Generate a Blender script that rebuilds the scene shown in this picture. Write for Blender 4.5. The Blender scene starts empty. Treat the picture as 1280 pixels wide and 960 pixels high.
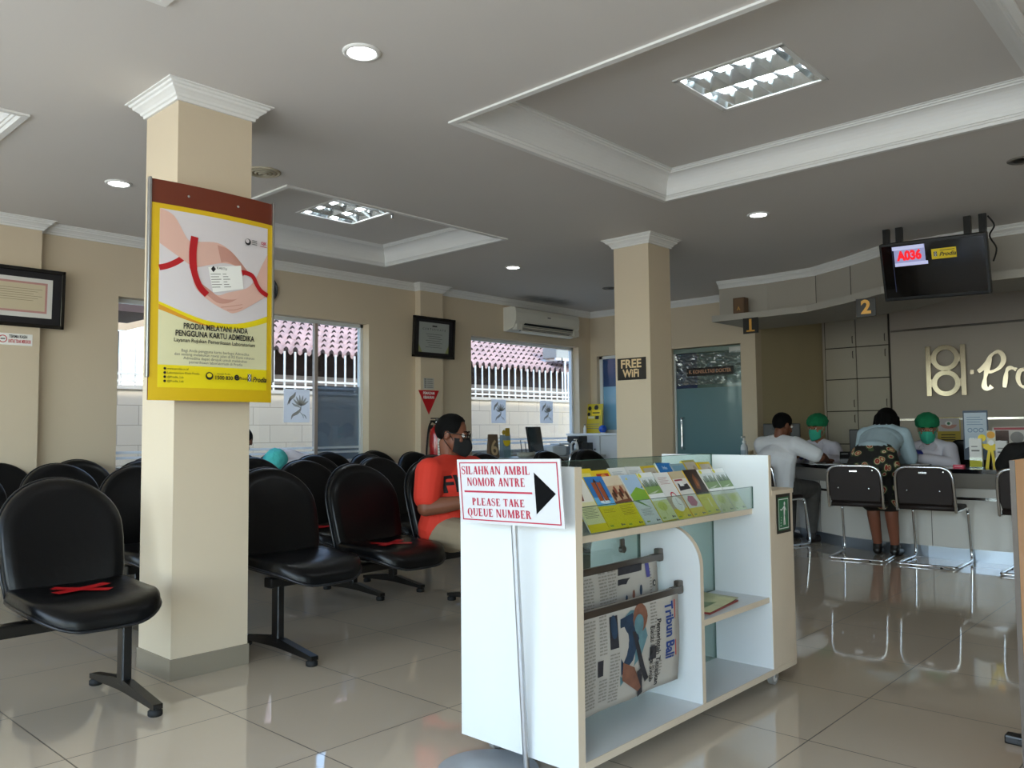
import bpy, bmesh, math, random
from mathutils import Vector, Matrix, noise
from mathutils.bvhtree import BVHTree

random.seed(7)
scene = bpy.context.scene
COL = scene.collection
PI = math.pi

# ------------------------------------------------------------------ camera
CAM_H, F_PX = 1.10, 1017.72
_y, _p, _r = (math.radians(a) for a in (47.272, 3.3365, -0.5657))
fwd = Vector((math.sin(_y) * math.cos(_p), math.cos(_y) * math.cos(_p), math.sin(_p)))
rgt = Vector((math.cos(_y), -math.sin(_y), 0))
upv = rgt.cross(fwd)
R2 = math.cos(_r) * rgt + math.sin(_r) * upv
U2 = -math.sin(_r) * rgt + math.cos(_r) * upv
cam_data = bpy.data.cameras.new('camera')
cam = bpy.data.objects.new('camera', cam_data)
COL.objects.link(cam)
M = Matrix((R2, U2, -fwd)).transposed().to_4x4()
M.translation = (0, 0, CAM_H)
cam.matrix_world = M
cam_data.sensor_width = 36.0
cam_data.lens = 36.0 * F_PX / 1280.0
cam_data.clip_start, cam_data.clip_end = 0.05, 200
scene.camera = cam

# ------------------------------------------------------------------ light and exposure
scene.view_settings.view_transform = 'Standard'
scene.view_settings.look = 'None'
scene.view_settings.gamma = 1.0
scene.view_settings.use_curve_mapping = False
scene.view_settings.exposure = 0.28
SKY_STRENGTH, SUN_STRENGTH, SHOPFRONT_W, SIDE_FILL_W = 0.95, 2.5, 185.0, 7.0
LAMP_STRENGTH, TUBE_STRENGTH = 16.0, 20.0

world = bpy.data.worlds.new('sky')
scene.world = world
world.use_nodes = True
nt = world.node_tree
bg = nt.nodes['Background']
sky = nt.nodes.new('ShaderNodeTexSky')
sky.sky_type = 'NISHITA'
sky.sun_disc = False
sky.sun_elevation = math.radians(55)
sky.sun_rotation = math.radians(180)
nt.links.new(sky.outputs['Color'], bg.inputs['Color'])
bg.inputs['Strength'].default_value = SKY_STRENGTH

def lamp(name, kind, loc, direction, energy, color, size=None):
    d = bpy.data.lights.new(name, kind)
    d.energy, d.color = energy, color
    if kind == 'AREA':
        d.shape, d.size, d.size_y = 'RECTANGLE', size[0], size[1]
    o = bpy.data.objects.new(name, d)
    COL.objects.link(o)
    o.location = loc
    o.rotation_euler = Vector(direction).to_track_quat('-Z', 'Y').to_euler()
    return o
s = lamp('sun', 'SUN', (0, -4, 8), (0.12, 0.57, -0.82), SUN_STRENGTH, (1.0, 0.95, 0.88))
s.data.angle = math.radians(1.0)
# daylight coming in through the glass shopfront
lamp('daylight_shopfront', 'AREA', (-2.40, 1.4, 1.45), (1, 0.0, 0.10), SHOPFRONT_W, (1.0, 0.955, 0.95), (8.4, 2.1))

lamp('fill_side_glass', 'AREA', (-0.5, -3.75, 1.45), (0.0, 1, 0.15), SIDE_FILL_W, (0.98, 0.965, 0.98), (2.2, 2.1))  # added fill lamp outside the invented side window

# ------------------------------------------------------------------ materials
def lin(h):
    h = h.lstrip('#')
    out = []
    for i in (0, 2, 4):
        c = int(h[i:i + 2], 16) / 255
        out.append(c / 12.92 if c <= 0.04045 else ((c + 0.055) / 1.055) ** 2.4)
    return tuple(out) + (1.0,)

_mats = {}
def mat(name, hexcol, rough=0.5, metal=0.0, var=0.06, scale=6.0, bump=0.0, bscale=60.0, spec=0.5, coat=0.0, emit=0.0):
    """principled surface with a little procedural unevenness of colour and, if asked, a bump"""
    if name in _mats:
        return _mats[name]
    m = bpy.data.materials.new(name)
    m.use_nodes = True
    n, l = m.node_tree.nodes, m.node_tree.links
    b = n['Principled BSDF']
    c = lin(hexcol)
    b.inputs['Roughness'].default_value = rough
    b.inputs['Metallic'].default_value = metal
    b.inputs['Specular IOR Level'].default_value = spec
    b.inputs['Coat Weight'].default_value = coat
    tc = n.new('ShaderNodeTexCoord')
    if var > 0:
        nz = n.new('ShaderNodeTexNoise')
        nz.inputs['Scale'].default_value = scale
        nz.inputs['Detail'].default_value = 4
        l.new(tc.outputs['Object'], nz.inputs['Vector'])
        mx = n.new('ShaderNodeMix')
        mx.data_type = 'RGBA'
        mx.inputs['A'].default_value = tuple(x * (1 - var) for x in c[:3]) + (1,)
        mx.inputs['B'].default_value = tuple(min(1, x * (1 + var)) for x in c[:3]) + (1,)
        l.new(nz.outputs['Fac'], mx.inputs['Factor'])
        l.new(mx.outputs['Result'], b.inputs['Base Color'])
    else:
        b.inputs['Base Color'].default_value = c
    if bump > 0:
        nb = n.new('ShaderNodeTexNoise')
        nb.inputs['Scale'].default_value = bscale
        nb.inputs['Detail'].default_value = 3
        l.new(tc.outputs['Object'], nb.inputs['Vector'])
        bp = n.new('ShaderNodeBump')
        bp.inputs['Strength'].default_value = bump
        bp.inputs['Distance'].default_value = 0.01
        l.new(nb.outputs['Fac'], bp.inputs['Height'])
        l.new(bp.outputs['Normal'], b.inputs['Normal'])
    if emit > 0:
        b.inputs['Emission Color'].default_value = c
        b.inputs['Emission Strength'].default_value = emit
    _mats[name] = m
    return m

def glass(name, tint='#F4FAF8', refl=0.06, milky=0.0, milk='#FFFFFF', rough=0.0):
    """thin pane: lets light straight through, mirrors a little, optionally frosted"""
    if name in _mats:
        return _mats[name]
    m = bpy.data.materials.new(name)
    m.use_nodes = True
    n, l = m.node_tree.nodes, m.node_tree.links
    n.remove(n['Principled BSDF'])
    out = n['Material Output']
    tr = n.new('ShaderNodeBsdfTransparent'); tr.inputs['Color'].default_value = lin(tint)
    gl = n.new('ShaderNodeBsdfGlossy'); gl.inputs['Roughness'].default_value = rough
    lw = n.new('ShaderNodeLayerWeight'); lw.inputs['Blend'].default_value = 0.12
    mr = n.new('ShaderNodeMapRange')
    mr.inputs['To Min'].default_value = refl; mr.inputs['To Max'].default_value = 0.5
    l.new(lw.outputs['Fresnel'], mr.inputs['Value'])
    mx = n.new('ShaderNodeMixShader')
    l.new(mr.outputs['Result'], mx.inputs['Fac'])
    l.new(tr.outputs['BSDF'], mx.inputs[1]); l.new(gl.outputs['BSDF'], mx.inputs[2])
    last = mx
    if milky > 0:
        di = n.new('ShaderNodeBsdfDiffuse'); di.inputs['Color'].default_value = lin(milk)
        m2 = n.new('ShaderNodeMixShader'); m2.inputs['Fac'].default_value = milky
        l.new(mx.outputs[0], m2.inputs[1]); l.new(di.outputs[0], m2.inputs[2])
        last = m2
    l.new(last.outputs[0], out.inputs['Surface'])
    _mats[name] = m
    return m

def tile_mat(name, base, line, sx, sy, ox, oy, gap, rough, axes=('X', 'Y'), var=0.05, coat=0.0, brick=False):
    """square tiles with thin joints laid out in object coordinates"""
    m = bpy.data.materials.new(name)
    m.use_nodes = True
    n, l = m.node_tree.nodes, m.node_tree.links
    b = n['Principled BSDF']
    tc = n.new('ShaderNodeTexCoord')
    sp = n.new('ShaderNodeSeparateXYZ')
    l.new(tc.outputs['Object'], sp.inputs[0])
    def mth(op, a, v=None, w=None):
        q = n.new('ShaderNodeMath'); q.operation = op
        for i, x in enumerate((a, v, w)):
            if x is None: continue
            if isinstance(x, (int, float)): q.inputs[i].default_value = x
            else: l.new(x, q.inputs[i])
        return q.outputs[0]
    masks, ids = [], []
    vv = mth('DIVIDE', mth('SUBTRACT', sp.outputs[axes[1]], oy), sy)
    uu = mth('DIVIDE', mth('SUBTRACT', sp.outputs[axes[0]], ox), sx)
    if brick:
        uu = mth('ADD', uu, mth('MULTIPLY', mth('MODULO', mth('FLOOR', vv), 2.0), 0.5))
    for q, sz in ((uu, sx), (vv, sy)):
        fr = mth('FRACT', q)
        d = mth('MINIMUM', fr, mth('SUBTRACT', 1.0, fr))
        masks.append(mth('LESS_THAN', d, gap / sz / 2))
        ids.append(mth('FLOOR', q))
    joint = mth('MAXIMUM', masks[0], masks[1])
    cv = n.new('ShaderNodeCombineXYZ'); l.new(ids[0], cv.inputs[0]); l.new(ids[1], cv.inputs[1])
    wn = n.new('ShaderNodeTexWhiteNoise'); wn.noise_dimensions = '3D'; l.new(cv.outputs[0], wn.inputs['Vector'])
    nz = n.new('ShaderNodeTexNoise'); nz.inputs['Scale'].default_value = 2.5; nz.inputs['Detail'].default_value = 6
    l.new(tc.outputs['Object'], nz.inputs['Vector'])
    fac = mth('ADD', mth('MULTIPLY', wn.outputs['Value'], 0.5), mth('MULTIPLY', nz.outputs['Fac'], 0.5))
    c = lin(base)
    mx = n.new('ShaderNodeMix'); mx.data_type = 'RGBA'
    mx.inputs['A'].default_value = tuple(x * (1 - var) for x in c[:3]) + (1,)
    mx.inputs['B'].default_value = tuple(min(1, x * (1 + var)) for x in c[:3]) + (1,)
    l.new(fac, mx.inputs['Factor'])
    m2 = n.new('ShaderNodeMix'); m2.data_type = 'RGBA'
    l.new(joint, m2.inputs['Factor']); l.new(mx.outputs['Result'], m2.inputs['A']); m2.inputs['B'].default_value = lin(line)
    l.new(m2.outputs['Result'], b.inputs['Base Color'])
    rr = mth('ADD', rough, mth('MULTIPLY', joint, 0.4))
    l.new(rr, b.inputs['Roughness'])
    b.inputs['Coat Weight'].default_value = coat
    b.inputs['Coat Roughness'].default_value = 0.04
    return m

# ------------------------------------------------------------------ mesh building
def FR(o, u, v):
    """frame whose local x,y lie along u,v and whose z is their cross product"""
    u, v = Vector(u).normalized(), Vector(v).normalized()
    w = u.cross(v).normalized()
    m = Matrix((u, v, w)).transposed().to_4x4()
    m.translation = Vector(o)
    return m
def face_ny(x, y, z): return FR((x, y, z), (1, 0, 0), (0, 0, 1))      # looks towards -Y
def face_nx(x, y, z): return FR((x, y, z), (0, -1, 0), (0, 0, 1))     # looks towards -X
ID = Matrix.Identity(4)

class MB:
    def __init__(self):
        self.v, self.f, self.mi, self.mats, self.sm = [], [], [], [], []
    def _m(self, m):
        if m not in self.mats: self.mats.append(m)
        return self.mats.index(m)
    def add(self, verts, faces, m, xf=ID, smooth=False):
        o = len(self.v)
        self.v += [xf @ Vector(p) for p in verts]
        k = self._m(m)
        for f in faces:
            self.f.append([o + i for i in f]); self.mi.append(k); self.sm.append(smooth)
    def box(self, a, b, m, xf=ID):
        x0, y0, z0 = a; x1, y1, z1 = b
        vs = [(x0, y0, z0), (x1, y0, z0), (x1, y1, z0), (x0, y1, z0), (x0, y0, z1), (x1, y0, z1), (x1, y1, z1), (x0, y1, z1)]
        self.add(vs, [(0, 3, 2, 1), (4, 5, 6, 7), (0, 1, 5, 4), (1, 2, 6, 5), (2, 3, 7, 6), (3, 0, 4, 7)], m, xf)
    def rbox(self, a, b, r, m, xf=ID):
        """box with its edges rounded off in all directions (chamfer of two steps)"""
        bm = bmesh.new()
        bmesh.ops.create_cube(bm, size=1)
        c = [(p + q) / 2 for p, q in zip(a, b)]; d = [abs(q - p) for p, q in zip(a, b)]
        for v in bm.verts: v.co = Vector((c[i] + v.co[i] * d[i] for i in range(3)))
        bmesh.ops.bevel(bm, geom=list(bm.edges), offset=min(r, min(d) * .49), segments=2, profile=0.6, affect='EDGES')
        self.bm(bm, m, xf)
    def bm(self, bm, m, xf=ID, smooth=False):
        bm.verts.index_update()
        self.add([v.co.copy() for v in bm.verts], [[v.index for v in f.verts] for f in bm.faces], m, xf, smooth)
        bm.free()
    def poly(self, pts, m, xf=ID, z=0.0):
        self.add([(p[0], p[1], z) for p in pts], [list(range(len(pts)))], m, xf)
    def rect(self, x0, y0, x1, y1, m, xf=ID, z=0.0):
        self.poly([(x0, y0), (x1, y0), (x1, y1), (x0, y1)], m, xf, z)
    def prism(self, pts, z0, z1, m, xf=ID, smooth=False):
        n = len(pts)
        if sum(pts[i][0] * pts[(i + 1) % n][1] - pts[(i + 1) % n][0] * pts[i][1] for i in range(n)) < 0: pts = pts[::-1]
        vs = [(p[0], p[1], z0) for p in pts] + [(p[0], p[1], z1) for p in pts]
        self.add(vs, [list(range(n))[::-1], list(range(n, 2 * n))], m, xf)
        self.add(vs, [(i, (i + 1) % n, n + (i + 1) % n, n + i) for i in range(n)], m, xf, smooth)
    def cyl(self, p, q, r, m, n=16, r2=None, xf=ID, caps=True):
        p, q = Vector(p), Vector(q); r2 = r if r2 is None else r2
        ax = (q - p).normalized(); a = ax.orthogonal().normalized(); b = ax.cross(a)
        vs = []
        for c, rr in ((p, r), (q, r2)):
            vs += [c + rr * (math.cos(t) * a + math.sin(t) * b) for t in [2 * PI * i / n for i in range(n)]]
        self.add(vs, [(i, (i + 1) % n, n + (i + 1) % n, n + i) for i in range(n)], m, xf, True)
        if caps: self.add(vs, [list(range(n))[::-1], list(range(n, 2 * n))], m, xf)
    def tube(self, path, r, m, n=8, closed=False, xf=ID, flat=None):
        P = [Vector(p) for p in path]; k = len(P); vs = []
        prev = None
        for i in range(k):
            if closed: t = P[(i + 1) % k] - P[i - 1]
            else: t = P[min(i + 1, k - 1)] - P[max(i - 1, 0)]
            t.normalize()
            a = t.orthogonal().normalized() if prev is None else (prev - t * prev.dot(t)).normalized()
            prev = a; b = t.cross(a)
            rr = r[i] if isinstance(r, (list, tuple)) else r
            vs += [P[i] + rr * (math.cos(2 * PI * j / n) * a + math.sin(2 * PI * j / n) * b) for j in range(n)]
        fs = []
        for i in range(k if closed else k - 1):
            i2 = (i + 1) % k
            fs += [(i * n + j, i * n + (j + 1) % n, i2 * n + (j + 1) % n, i2 * n + j) for j in range(n)]
        self.add(vs, fs, m, xf, True)
        if not closed: self.add(vs, [list(range(n))[::-1], list(range((k - 1) * n, k * n))], m, xf)
    def lathe(self, prof, m, n=24, xf=ID, smooth=True):
        """prof: (radius, height) pairs turned about local z"""
        vs = [(r * math.cos(2 * PI * j / n), r * math.sin(2 * PI * j / n), z) for r, z in prof for j in range(n)]
        fs = [(i * n + j, i * n + (j + 1) % n, (i + 1) * n + (j + 1) % n, (i + 1) * n + j) for i in range(len(prof) - 1) for j in range(n)]
        self.add(vs, fs, m, xf, smooth)
        if prof[0][0] > 1e-6: self.add(vs, [list(range(n))[::-1]], m, xf)
        if prof[-1][0] > 1e-6: self.add(vs, [list(range((len(prof) - 1) * n, len(prof) * n))], m, xf)
    def ell(self, c, r, m, n=20, k=12, xf=ID, fn=None):
        vs, fs = [], []
        for i in range(k + 1):
            ph = -PI / 2 + PI * i / k
            for j in range(n):
                t = 2 * PI * j / n
                d = Vector((math.cos(ph) * math.cos(t), math.cos(ph) * math.sin(t), math.sin(ph)))
                s_ = fn(d) if fn else 1.0
                vs.append((c[0] + r[0] * d.x * s_, c[1] + r[1] * d.y * s_, c[2] + r[2] * d.z * s_))
        for i in range(k):
            fs += [(i * n + j, i * n + (j + 1) % n, (i + 1) * n + (j + 1) % n, (i + 1) * n + j) for j in range(n)]
        self.add(vs, fs, m, xf, True)
    def pad(self, outline, thick, rnd, m, mp, rings=5):
        """upholstered pad: closed outline (u,v), domed front, rounded rim; mp maps (u,v,h) to space"""
        n = len(outline)
        cx = sum(p[0] for p in outline) / n; cy = sum(p[1] for p in outline) / n
        lv = [(1 - rnd * .8, 0.0), (1.0 - rnd * .15, thick * .12), (1.0, thick * .45), (1 - rnd * .12, thick * .78), (1 - rnd * .6, thick * .97)]
        for i in range(1, rings): lv.append(((1 - rnd * .6) * (1 - i / rings), thick * (0.97 + .05 * i / rings)))
        vs = [mp(cx + (p[0] - cx) * s_, cy + (p[1] - cy) * s_, h) for s_, h in lv for p in outline]
        fs = [(i * n + j, i * n + (j + 1) % n, (i + 1) * n + (j + 1) % n, (i + 1) * n + j) for i in range(len(lv) - 1) for j in range(n)]
        self.add(vs, fs, m, ID, True)
        vs2 = vs + [mp(cx, cy, thick * 1.02), mp(cx, cy, 0)]
        L = len(lv) - 1
        self.add(vs2, [(L * n + j, L * n + (j + 1) % n, len(vs)) for j in range(n)] + [((j + 1) % n, j, len(vs) + 1) for j in range(n)], m, ID, True)
    def capsule(self, p, r, q, r2, m, n=14, wide=None):
        """two spheres of different size and the cone between; wide=(axis, factor) flattens it"""
        p, q = Vector(p), Vector(q)
        ax = q - p; ax = ax.normalized() if ax.length > 1e-6 else Vector((0, 0, 1))
        a = ax.orthogonal().normalized(); b = ax.cross(a)
        rings = [(p, r, -PI / 2 + PI / 2 * i / 4) for i in range(5)] + [(q, r2, PI / 2 * i / 4) for i in range(5)]
        vs = []
        for c, rr, ph in rings:
            for j in range(n):
                t = 2 * PI * j / n
                off = max(1e-4, math.cos(ph)) * rr * (math.cos(t) * a + math.sin(t) * b) + math.sin(ph) * rr * ax
                if wide:
                    w = Vector(wide[0]); off = off + w * off.dot(w) * (wide[1] - 1)
                vs.append(c + off)
        fs = [(i * n + j, i * n + (j + 1) % n, (i + 1) * n + (j + 1) % n, (i + 1) * n + j) for i in range(len(rings) - 1) for j in range(n)]
        fs += [list(range(n))[::-1], list(range((len(rings) - 1) * n, len(rings) * n))]
        self.add(vs, fs, m, ID, True)
    def text(self, body, size, m, xf=ID, align='CENTER', bold=0.0, fit=None, z=0.0, shear=0.0, extrude=0.0, squeeze=1.0):
        cu = bpy.data.curves.new('t', 'FONT')
        cu.body, cu.size, cu.align_x, cu.align_y = body, size, align, 'CENTER'
        cu.offset, cu.shear, cu.extrude = bold, shear, extrude
        cu.resolution_u = 3
        o = bpy.data.objects.new('t', cu); COL.objects.link(o)
        me = bpy.data.meshes.new_from_object(o.evaluated_get(bpy.context.evaluated_depsgraph_get()))
        vs = [v.co.copy() for v in me.vertices]
        fs = [list(p.vertices) for p in me.polygons]
        bpy.data.objects.remove(o); bpy.data.curves.remove(cu); bpy.data.meshes.remove(me)
        if not vs: return
        if fit:
            w = max(v.x for v in vs) - min(v.x for v in vs)
            squeeze = fit / w
        for v in vs: v.x *= squeeze; v.z += z
        self.add(vs, fs, m, xf)
    def make(self, name):
        me = bpy.data.meshes.new(name)
        me.from_pydata(self.v, [], self.f)
        for m in self.mats: me.materials.append(m)
        me.polygons.foreach_set('material_index', self.mi)
        me.polygons.foreach_set('use_smooth', self.sm)
        me.update()
        return me
    def build(self, name, parent=None, bevel=0.0, fix=True, **tags):
        me = self.make(name)
        if fix:
            bm = bmesh.new(); bm.from_mesh(me)
            bmesh.ops.recalc_face_normals(bm, faces=list(bm.faces))
            bm.to_mesh(me); bm.free()
        o = bpy.data.objects.new(name, me); COL.objects.link(o)
        if parent is not None: o.parent = parent
        if bevel > 0:
            b = o.modifiers.new('soft_edges', 'BEVEL'); b.width, b.segments, b.limit_method = bevel, 2, 'ANGLE'
        for k, v in tags.items(): o[k] = v
        return o

def tag(o, label, cat, group=None, kind=None):
    o['label'], o['category'] = label, cat
    if group: o['group'] = group
    if kind: o['kind'] = kind
    return o
def thing(name, label, cat, loc=(0, 0, 0), rotz=0.0, group=None):
    o = bpy.data.objects.new(name, None); COL.objects.link(o)
    o.empty_display_size = 0.1
    o.location = loc; o.rotation_euler = (0, 0, rotz)
    return tag(o, label, cat, group)
def dup(root, loc, rotz=None, label=None):
    def rec(o, par):
        c = o.copy(); COL.objects.link(c)
        if par is not None: c.parent = par
        for ch in list(o.children): rec(ch, c)
        return c
    r = rec(root, None)
    r.location = loc
    if rotz is not None: r.rotation_euler = (0, 0, rotz)
    if label: r['label'] = label
    return r
def struct(mb, name, **k):
    o = mb.build(name, **k); o['kind'] = 'structure'; return o

def arc(cx, cy, rx, ry, a0, a1, n=16):
    return [(cx + rx * math.cos(math.radians(a0 + (a1 - a0) * i / n)), cy + ry * math.sin(math.radians(a0 + (a1 - a0) * i / n))) for i in range(n + 1)]
def offset_line(pts, d):
    """shift an open 2-D polyline sideways (to the left of its direction)"""
    out = []
    for i in range(len(pts)):
        ns = []
        for a, b in ((i - 1, i), (i, i + 1)):
            if a >= 0 and b < len(pts):
                t = (Vector(pts[b]) - Vector(pts[a])).normalized(); ns.append(Vector((-t.y, t.x)))
        nn = sum(ns, Vector((0, 0))).normalized()
        k = 1 / max(0.4, nn.dot(ns[0]))
        out.append((pts[i][0] + nn.x * d * k, pts[i][1] + nn.y * d * k))
    return out
def ribbon(pts, w):
    """closed outline of a stroke of width w (number or list) along a 2-D polyline"""
    L, Rr = [], []
    for i, p in enumerate(pts):
        a, b = Vector(pts[max(0, i - 1)]), Vector(pts[min(len(pts) - 1, i + 1)])
        t = (b - a).normalized(); n_ = Vector((-t.y, t.x))
        ww = (w[i] if isinstance(w, list) else w) / 2
        L.append((p[0] + n_.x * ww, p[1] + n_.y * ww)); Rr.append((p[0] - n_.x * ww, p[1] - n_.y * ww))
    return L + Rr[::-1]
def stroke(mb, pts, w, m, xf=ID, z=0.0):
    o = ribbon(pts, w); k = len(pts)
    mb.add([(p[0], p[1], z) for p in o], [(i, i + 1, 2 * k - 2 - i, 2 * k - 1 - i) for i in range(k - 1)], m, xf)
def spline(pts, n=6):
    """smooth curve through the points"""
    out = []
    P = [pts[0]] + list(pts) + [pts[-1]]
    for i in range(1, len(P) - 2):
        for j in range(n):
            t = j / n
            out.append(tuple(0.5 * (2 * P[i][k] + (P[i + 1][k] - P[i - 1][k]) * t + (2 * P[i - 1][k] - 5 * P[i][k] + 4 * P[i + 1][k] - P[i + 2][k]) * t * t
                                    + (3 * P[i][k] - P[i - 1][k] - 3 * P[i + 1][k] + P[i + 2][k]) * t ** 3) for k in range(len(pts[0]))))
    out.append(tuple(pts[-1]))
    return out

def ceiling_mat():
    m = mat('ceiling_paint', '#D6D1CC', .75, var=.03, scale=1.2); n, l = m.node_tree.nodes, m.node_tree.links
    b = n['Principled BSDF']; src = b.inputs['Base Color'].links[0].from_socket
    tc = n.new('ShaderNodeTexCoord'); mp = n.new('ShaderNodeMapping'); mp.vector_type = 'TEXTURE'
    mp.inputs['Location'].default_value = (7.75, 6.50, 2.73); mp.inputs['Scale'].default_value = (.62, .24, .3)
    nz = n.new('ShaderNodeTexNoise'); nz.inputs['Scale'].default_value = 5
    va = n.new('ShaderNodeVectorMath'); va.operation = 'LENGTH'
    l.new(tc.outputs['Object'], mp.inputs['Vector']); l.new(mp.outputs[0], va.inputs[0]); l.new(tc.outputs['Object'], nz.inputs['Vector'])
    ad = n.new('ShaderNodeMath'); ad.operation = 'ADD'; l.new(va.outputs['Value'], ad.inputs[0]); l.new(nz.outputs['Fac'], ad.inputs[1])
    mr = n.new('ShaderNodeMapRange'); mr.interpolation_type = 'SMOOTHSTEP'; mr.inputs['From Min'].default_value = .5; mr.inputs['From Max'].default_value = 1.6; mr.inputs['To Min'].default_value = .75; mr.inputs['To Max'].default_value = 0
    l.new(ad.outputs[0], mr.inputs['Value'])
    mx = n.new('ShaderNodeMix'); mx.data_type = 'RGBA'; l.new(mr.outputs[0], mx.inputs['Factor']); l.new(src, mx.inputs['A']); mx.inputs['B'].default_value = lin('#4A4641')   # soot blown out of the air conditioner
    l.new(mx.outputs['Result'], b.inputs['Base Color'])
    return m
# palette
CREAM = mat('cream_paint', '#D1C1A8', .6, var=.04, scale=1.5, bump=.05, bscale=40)
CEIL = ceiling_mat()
MOULD = mat('moulding_paint', '#E6E5E2', .6, var=.02)
WHITE_LAM = mat('white_laminate', '#D5D7D8', .32, var=.02, scale=3)
EDGE_LAM = mat('cream_edge_band', '#D5C5AE', .45, var=.04, scale=8)
CHROME = mat('chrome', '#DADDE0', .12, 1.0, var=.02)
STEEL = mat('brushed_steel', '#B9BABB', .3, 1.0, var=.05, scale=30)
DARKSTEEL = mat('dark_steel', '#6E6862', .35, .9, var=.05)
BLACK_VINYL = mat('black_vinyl', '#060709', .31, var=.2, scale=9, bump=.12, bscale=28, spec=.3)
BLACK_METAL = mat('black_metal', '#0A0A0B', .3, var=.1, spec=.5)
BLACK_PLASTIC = mat('black_plastic', '#101113', .4, var=.1)
RUBBER = mat('black_rubber', '#0D0D0D', .7, var=.1)
WHITE = mat('white_print', '#F4F3F0', .5, var=.01)
INK = mat('black_ink', '#16151A', .55, var=.05)
GREYINK = mat('grey_ink', '#7A7874', .6, var=.05)
RED = mat('red_print', '#C4102C', .5, var=.04)
GOLD = mat('gold_letter', '#D8A24A', .35, .3, var=.05)
YELLOW = mat('yellow_print', '#F0D21E', .45, var=.03)
PAPER = mat('white_paper', '#E9E8E4', .7, var=.03)
def translucent(name, hexcol, f=.65):
    m = mat(name, hexcol, .6, var=0); n, l = m.node_tree.nodes, m.node_tree.links
    tl = n.new('ShaderNodeBsdfTranslucent'); tl.inputs['Color'].default_value = lin(hexcol)
    mx = n.new('ShaderNodeMixShader'); mx.inputs['Fac'].default_value = f
    l.new(n['Principled BSDF'].outputs[0], mx.inputs[1]); l.new(tl.outputs[0], mx.inputs[2]); l.new(mx.outputs[0], n['Material Output'].inputs['Surface'])
    return m
CLEAR = glass('clear_glass', refl=.05)
WINGLASS = glass('window_glass', '#F2F7F7', refl=.04)
# ------------------------------------------------------------------ the room
XF, XB, XL = -2.2, 9.0, 11.0          # shopfront, back wall, logo wall
YS, YW, YR = -3.5, 6.83, 4.39         # side wall behind the camera, window wall, recess wall
HC = 2.73
def grid_rects(xs, ys, holes):
    for i in range(len(xs) - 1):
        for j in range(len(ys) - 1):
            cx, cy = (xs[i] + xs[i + 1]) / 2, (ys[j] + ys[j + 1]) / 2
            if not any(h[0] < cx < h[2] and h[1] < cy < h[3] for h in holes):
                yield xs[i], ys[j], xs[i + 1], ys[j + 1]
def cuts(lo, hi, holes, a, b):
    return sorted({lo, hi, *[h[a] for h in holes], *[h[b] for h in holes]})

FLOOR = tile_mat('floor_tiles', '#C6B8A4', '#5E564B', .606, .605, 1.047, 1.239, .005, .05, coat=.55)
mb = MB(); mb.box((XF - .3, YS - .2, -.12), (XL + .2, YW + .2, 0), FLOOR); struct(mb, 'floor')

COFFERS = [(-.75, .65, 1.30, 2.97), (2.88, .65, 4.93, 3.06), (2.88, 4.65, 4.96, 6.25), (-.75, 4.55, 1.30, 6.25)]
mb = MB()
for x0, y0, x1, y1 in grid_rects(cuts(XF - .1, XL + .1, COFFERS, 0, 2), cuts(YS - .1, YW + .1, COFFERS, 1, 3), COFFERS):
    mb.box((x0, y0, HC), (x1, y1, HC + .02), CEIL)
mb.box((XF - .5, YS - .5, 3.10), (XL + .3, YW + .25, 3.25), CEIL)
TRAY = 2.885
LIGHT_HOLES = [None, (3.57, 1.575, 4.09, 2.135), (3.60, 5.12, 4.13, 5.66), None]
for c, h in zip(COFFERS, LIGHT_HOLES):
    hs = [h] if h else []
    for x0, y0, x1, y1 in grid_rects(cuts(c[0], c[2], hs, 0, 2), cuts(c[1], c[3], hs, 1, 3), hs):
        mb.box((x0, y0, TRAY), (x1, y1, TRAY + .02), CEIL)
struct(mb, 'ceiling')

def sweep_rect(mb, rect, prof, m, inward=1):
    """moulding of the given (offset, height) profile mitred around a rectangle"""
    x0, y0, x1, y1 = rect
    cor = [(x0, y0, 1, 1), (x1, y0, -1, 1), (x1, y1, -1, -1), (x0, y1, 1, -1)]
    n = len(prof)
    vs = [(x + sx * o * inward, y + sy * o * inward, z) for x, y, sx, sy in cor for o, z in prof]
    fs = [(k * n + i, k * n + i + 1, ((k + 1) % 4) * n + i + 1, ((k + 1) % 4) * n + i) for k in range(4) for i in range(n - 1)]
    mb.add(vs, fs, m)
def cove(w, h, z0):
    """profile from the lower outer lip up to the tray: lips, a concave sweep, lips"""
    p = [(0, z0 - .012), (.012, z0 - .012), (.02, z0 + .004), (.028, z0 + .004), (.034, z0 + .014), (.042, z0 + .014)]
    a, b = Vector((.042, z0 + .014)), Vector((w - .034, z0 + h - .016))
    for i in range(1, 9):
        t = i / 8 * PI / 2
        p.append((a.x + (b.x - a.x) * (1 - math.cos(t)), a.y + (b.y - a.y) * math.sin(t)))
    p += [(w - .030, z0 + h - .008), (w - .018, z0 + h - .008), (w - .014, z0 + h), (w, z0 + h), (w, z0 + h + .004)]
    return p
for i, c in enumerate(COFFERS):
    mb = MB(); sweep_rect(mb, c, [(-.02, HC - .001), (-.02, HC - .012)] + cove(.165, TRAY - HC - .004, HC), MOULD)
    struct(mb, f'trim_coffer_{i + 1}', fix=False)

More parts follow.
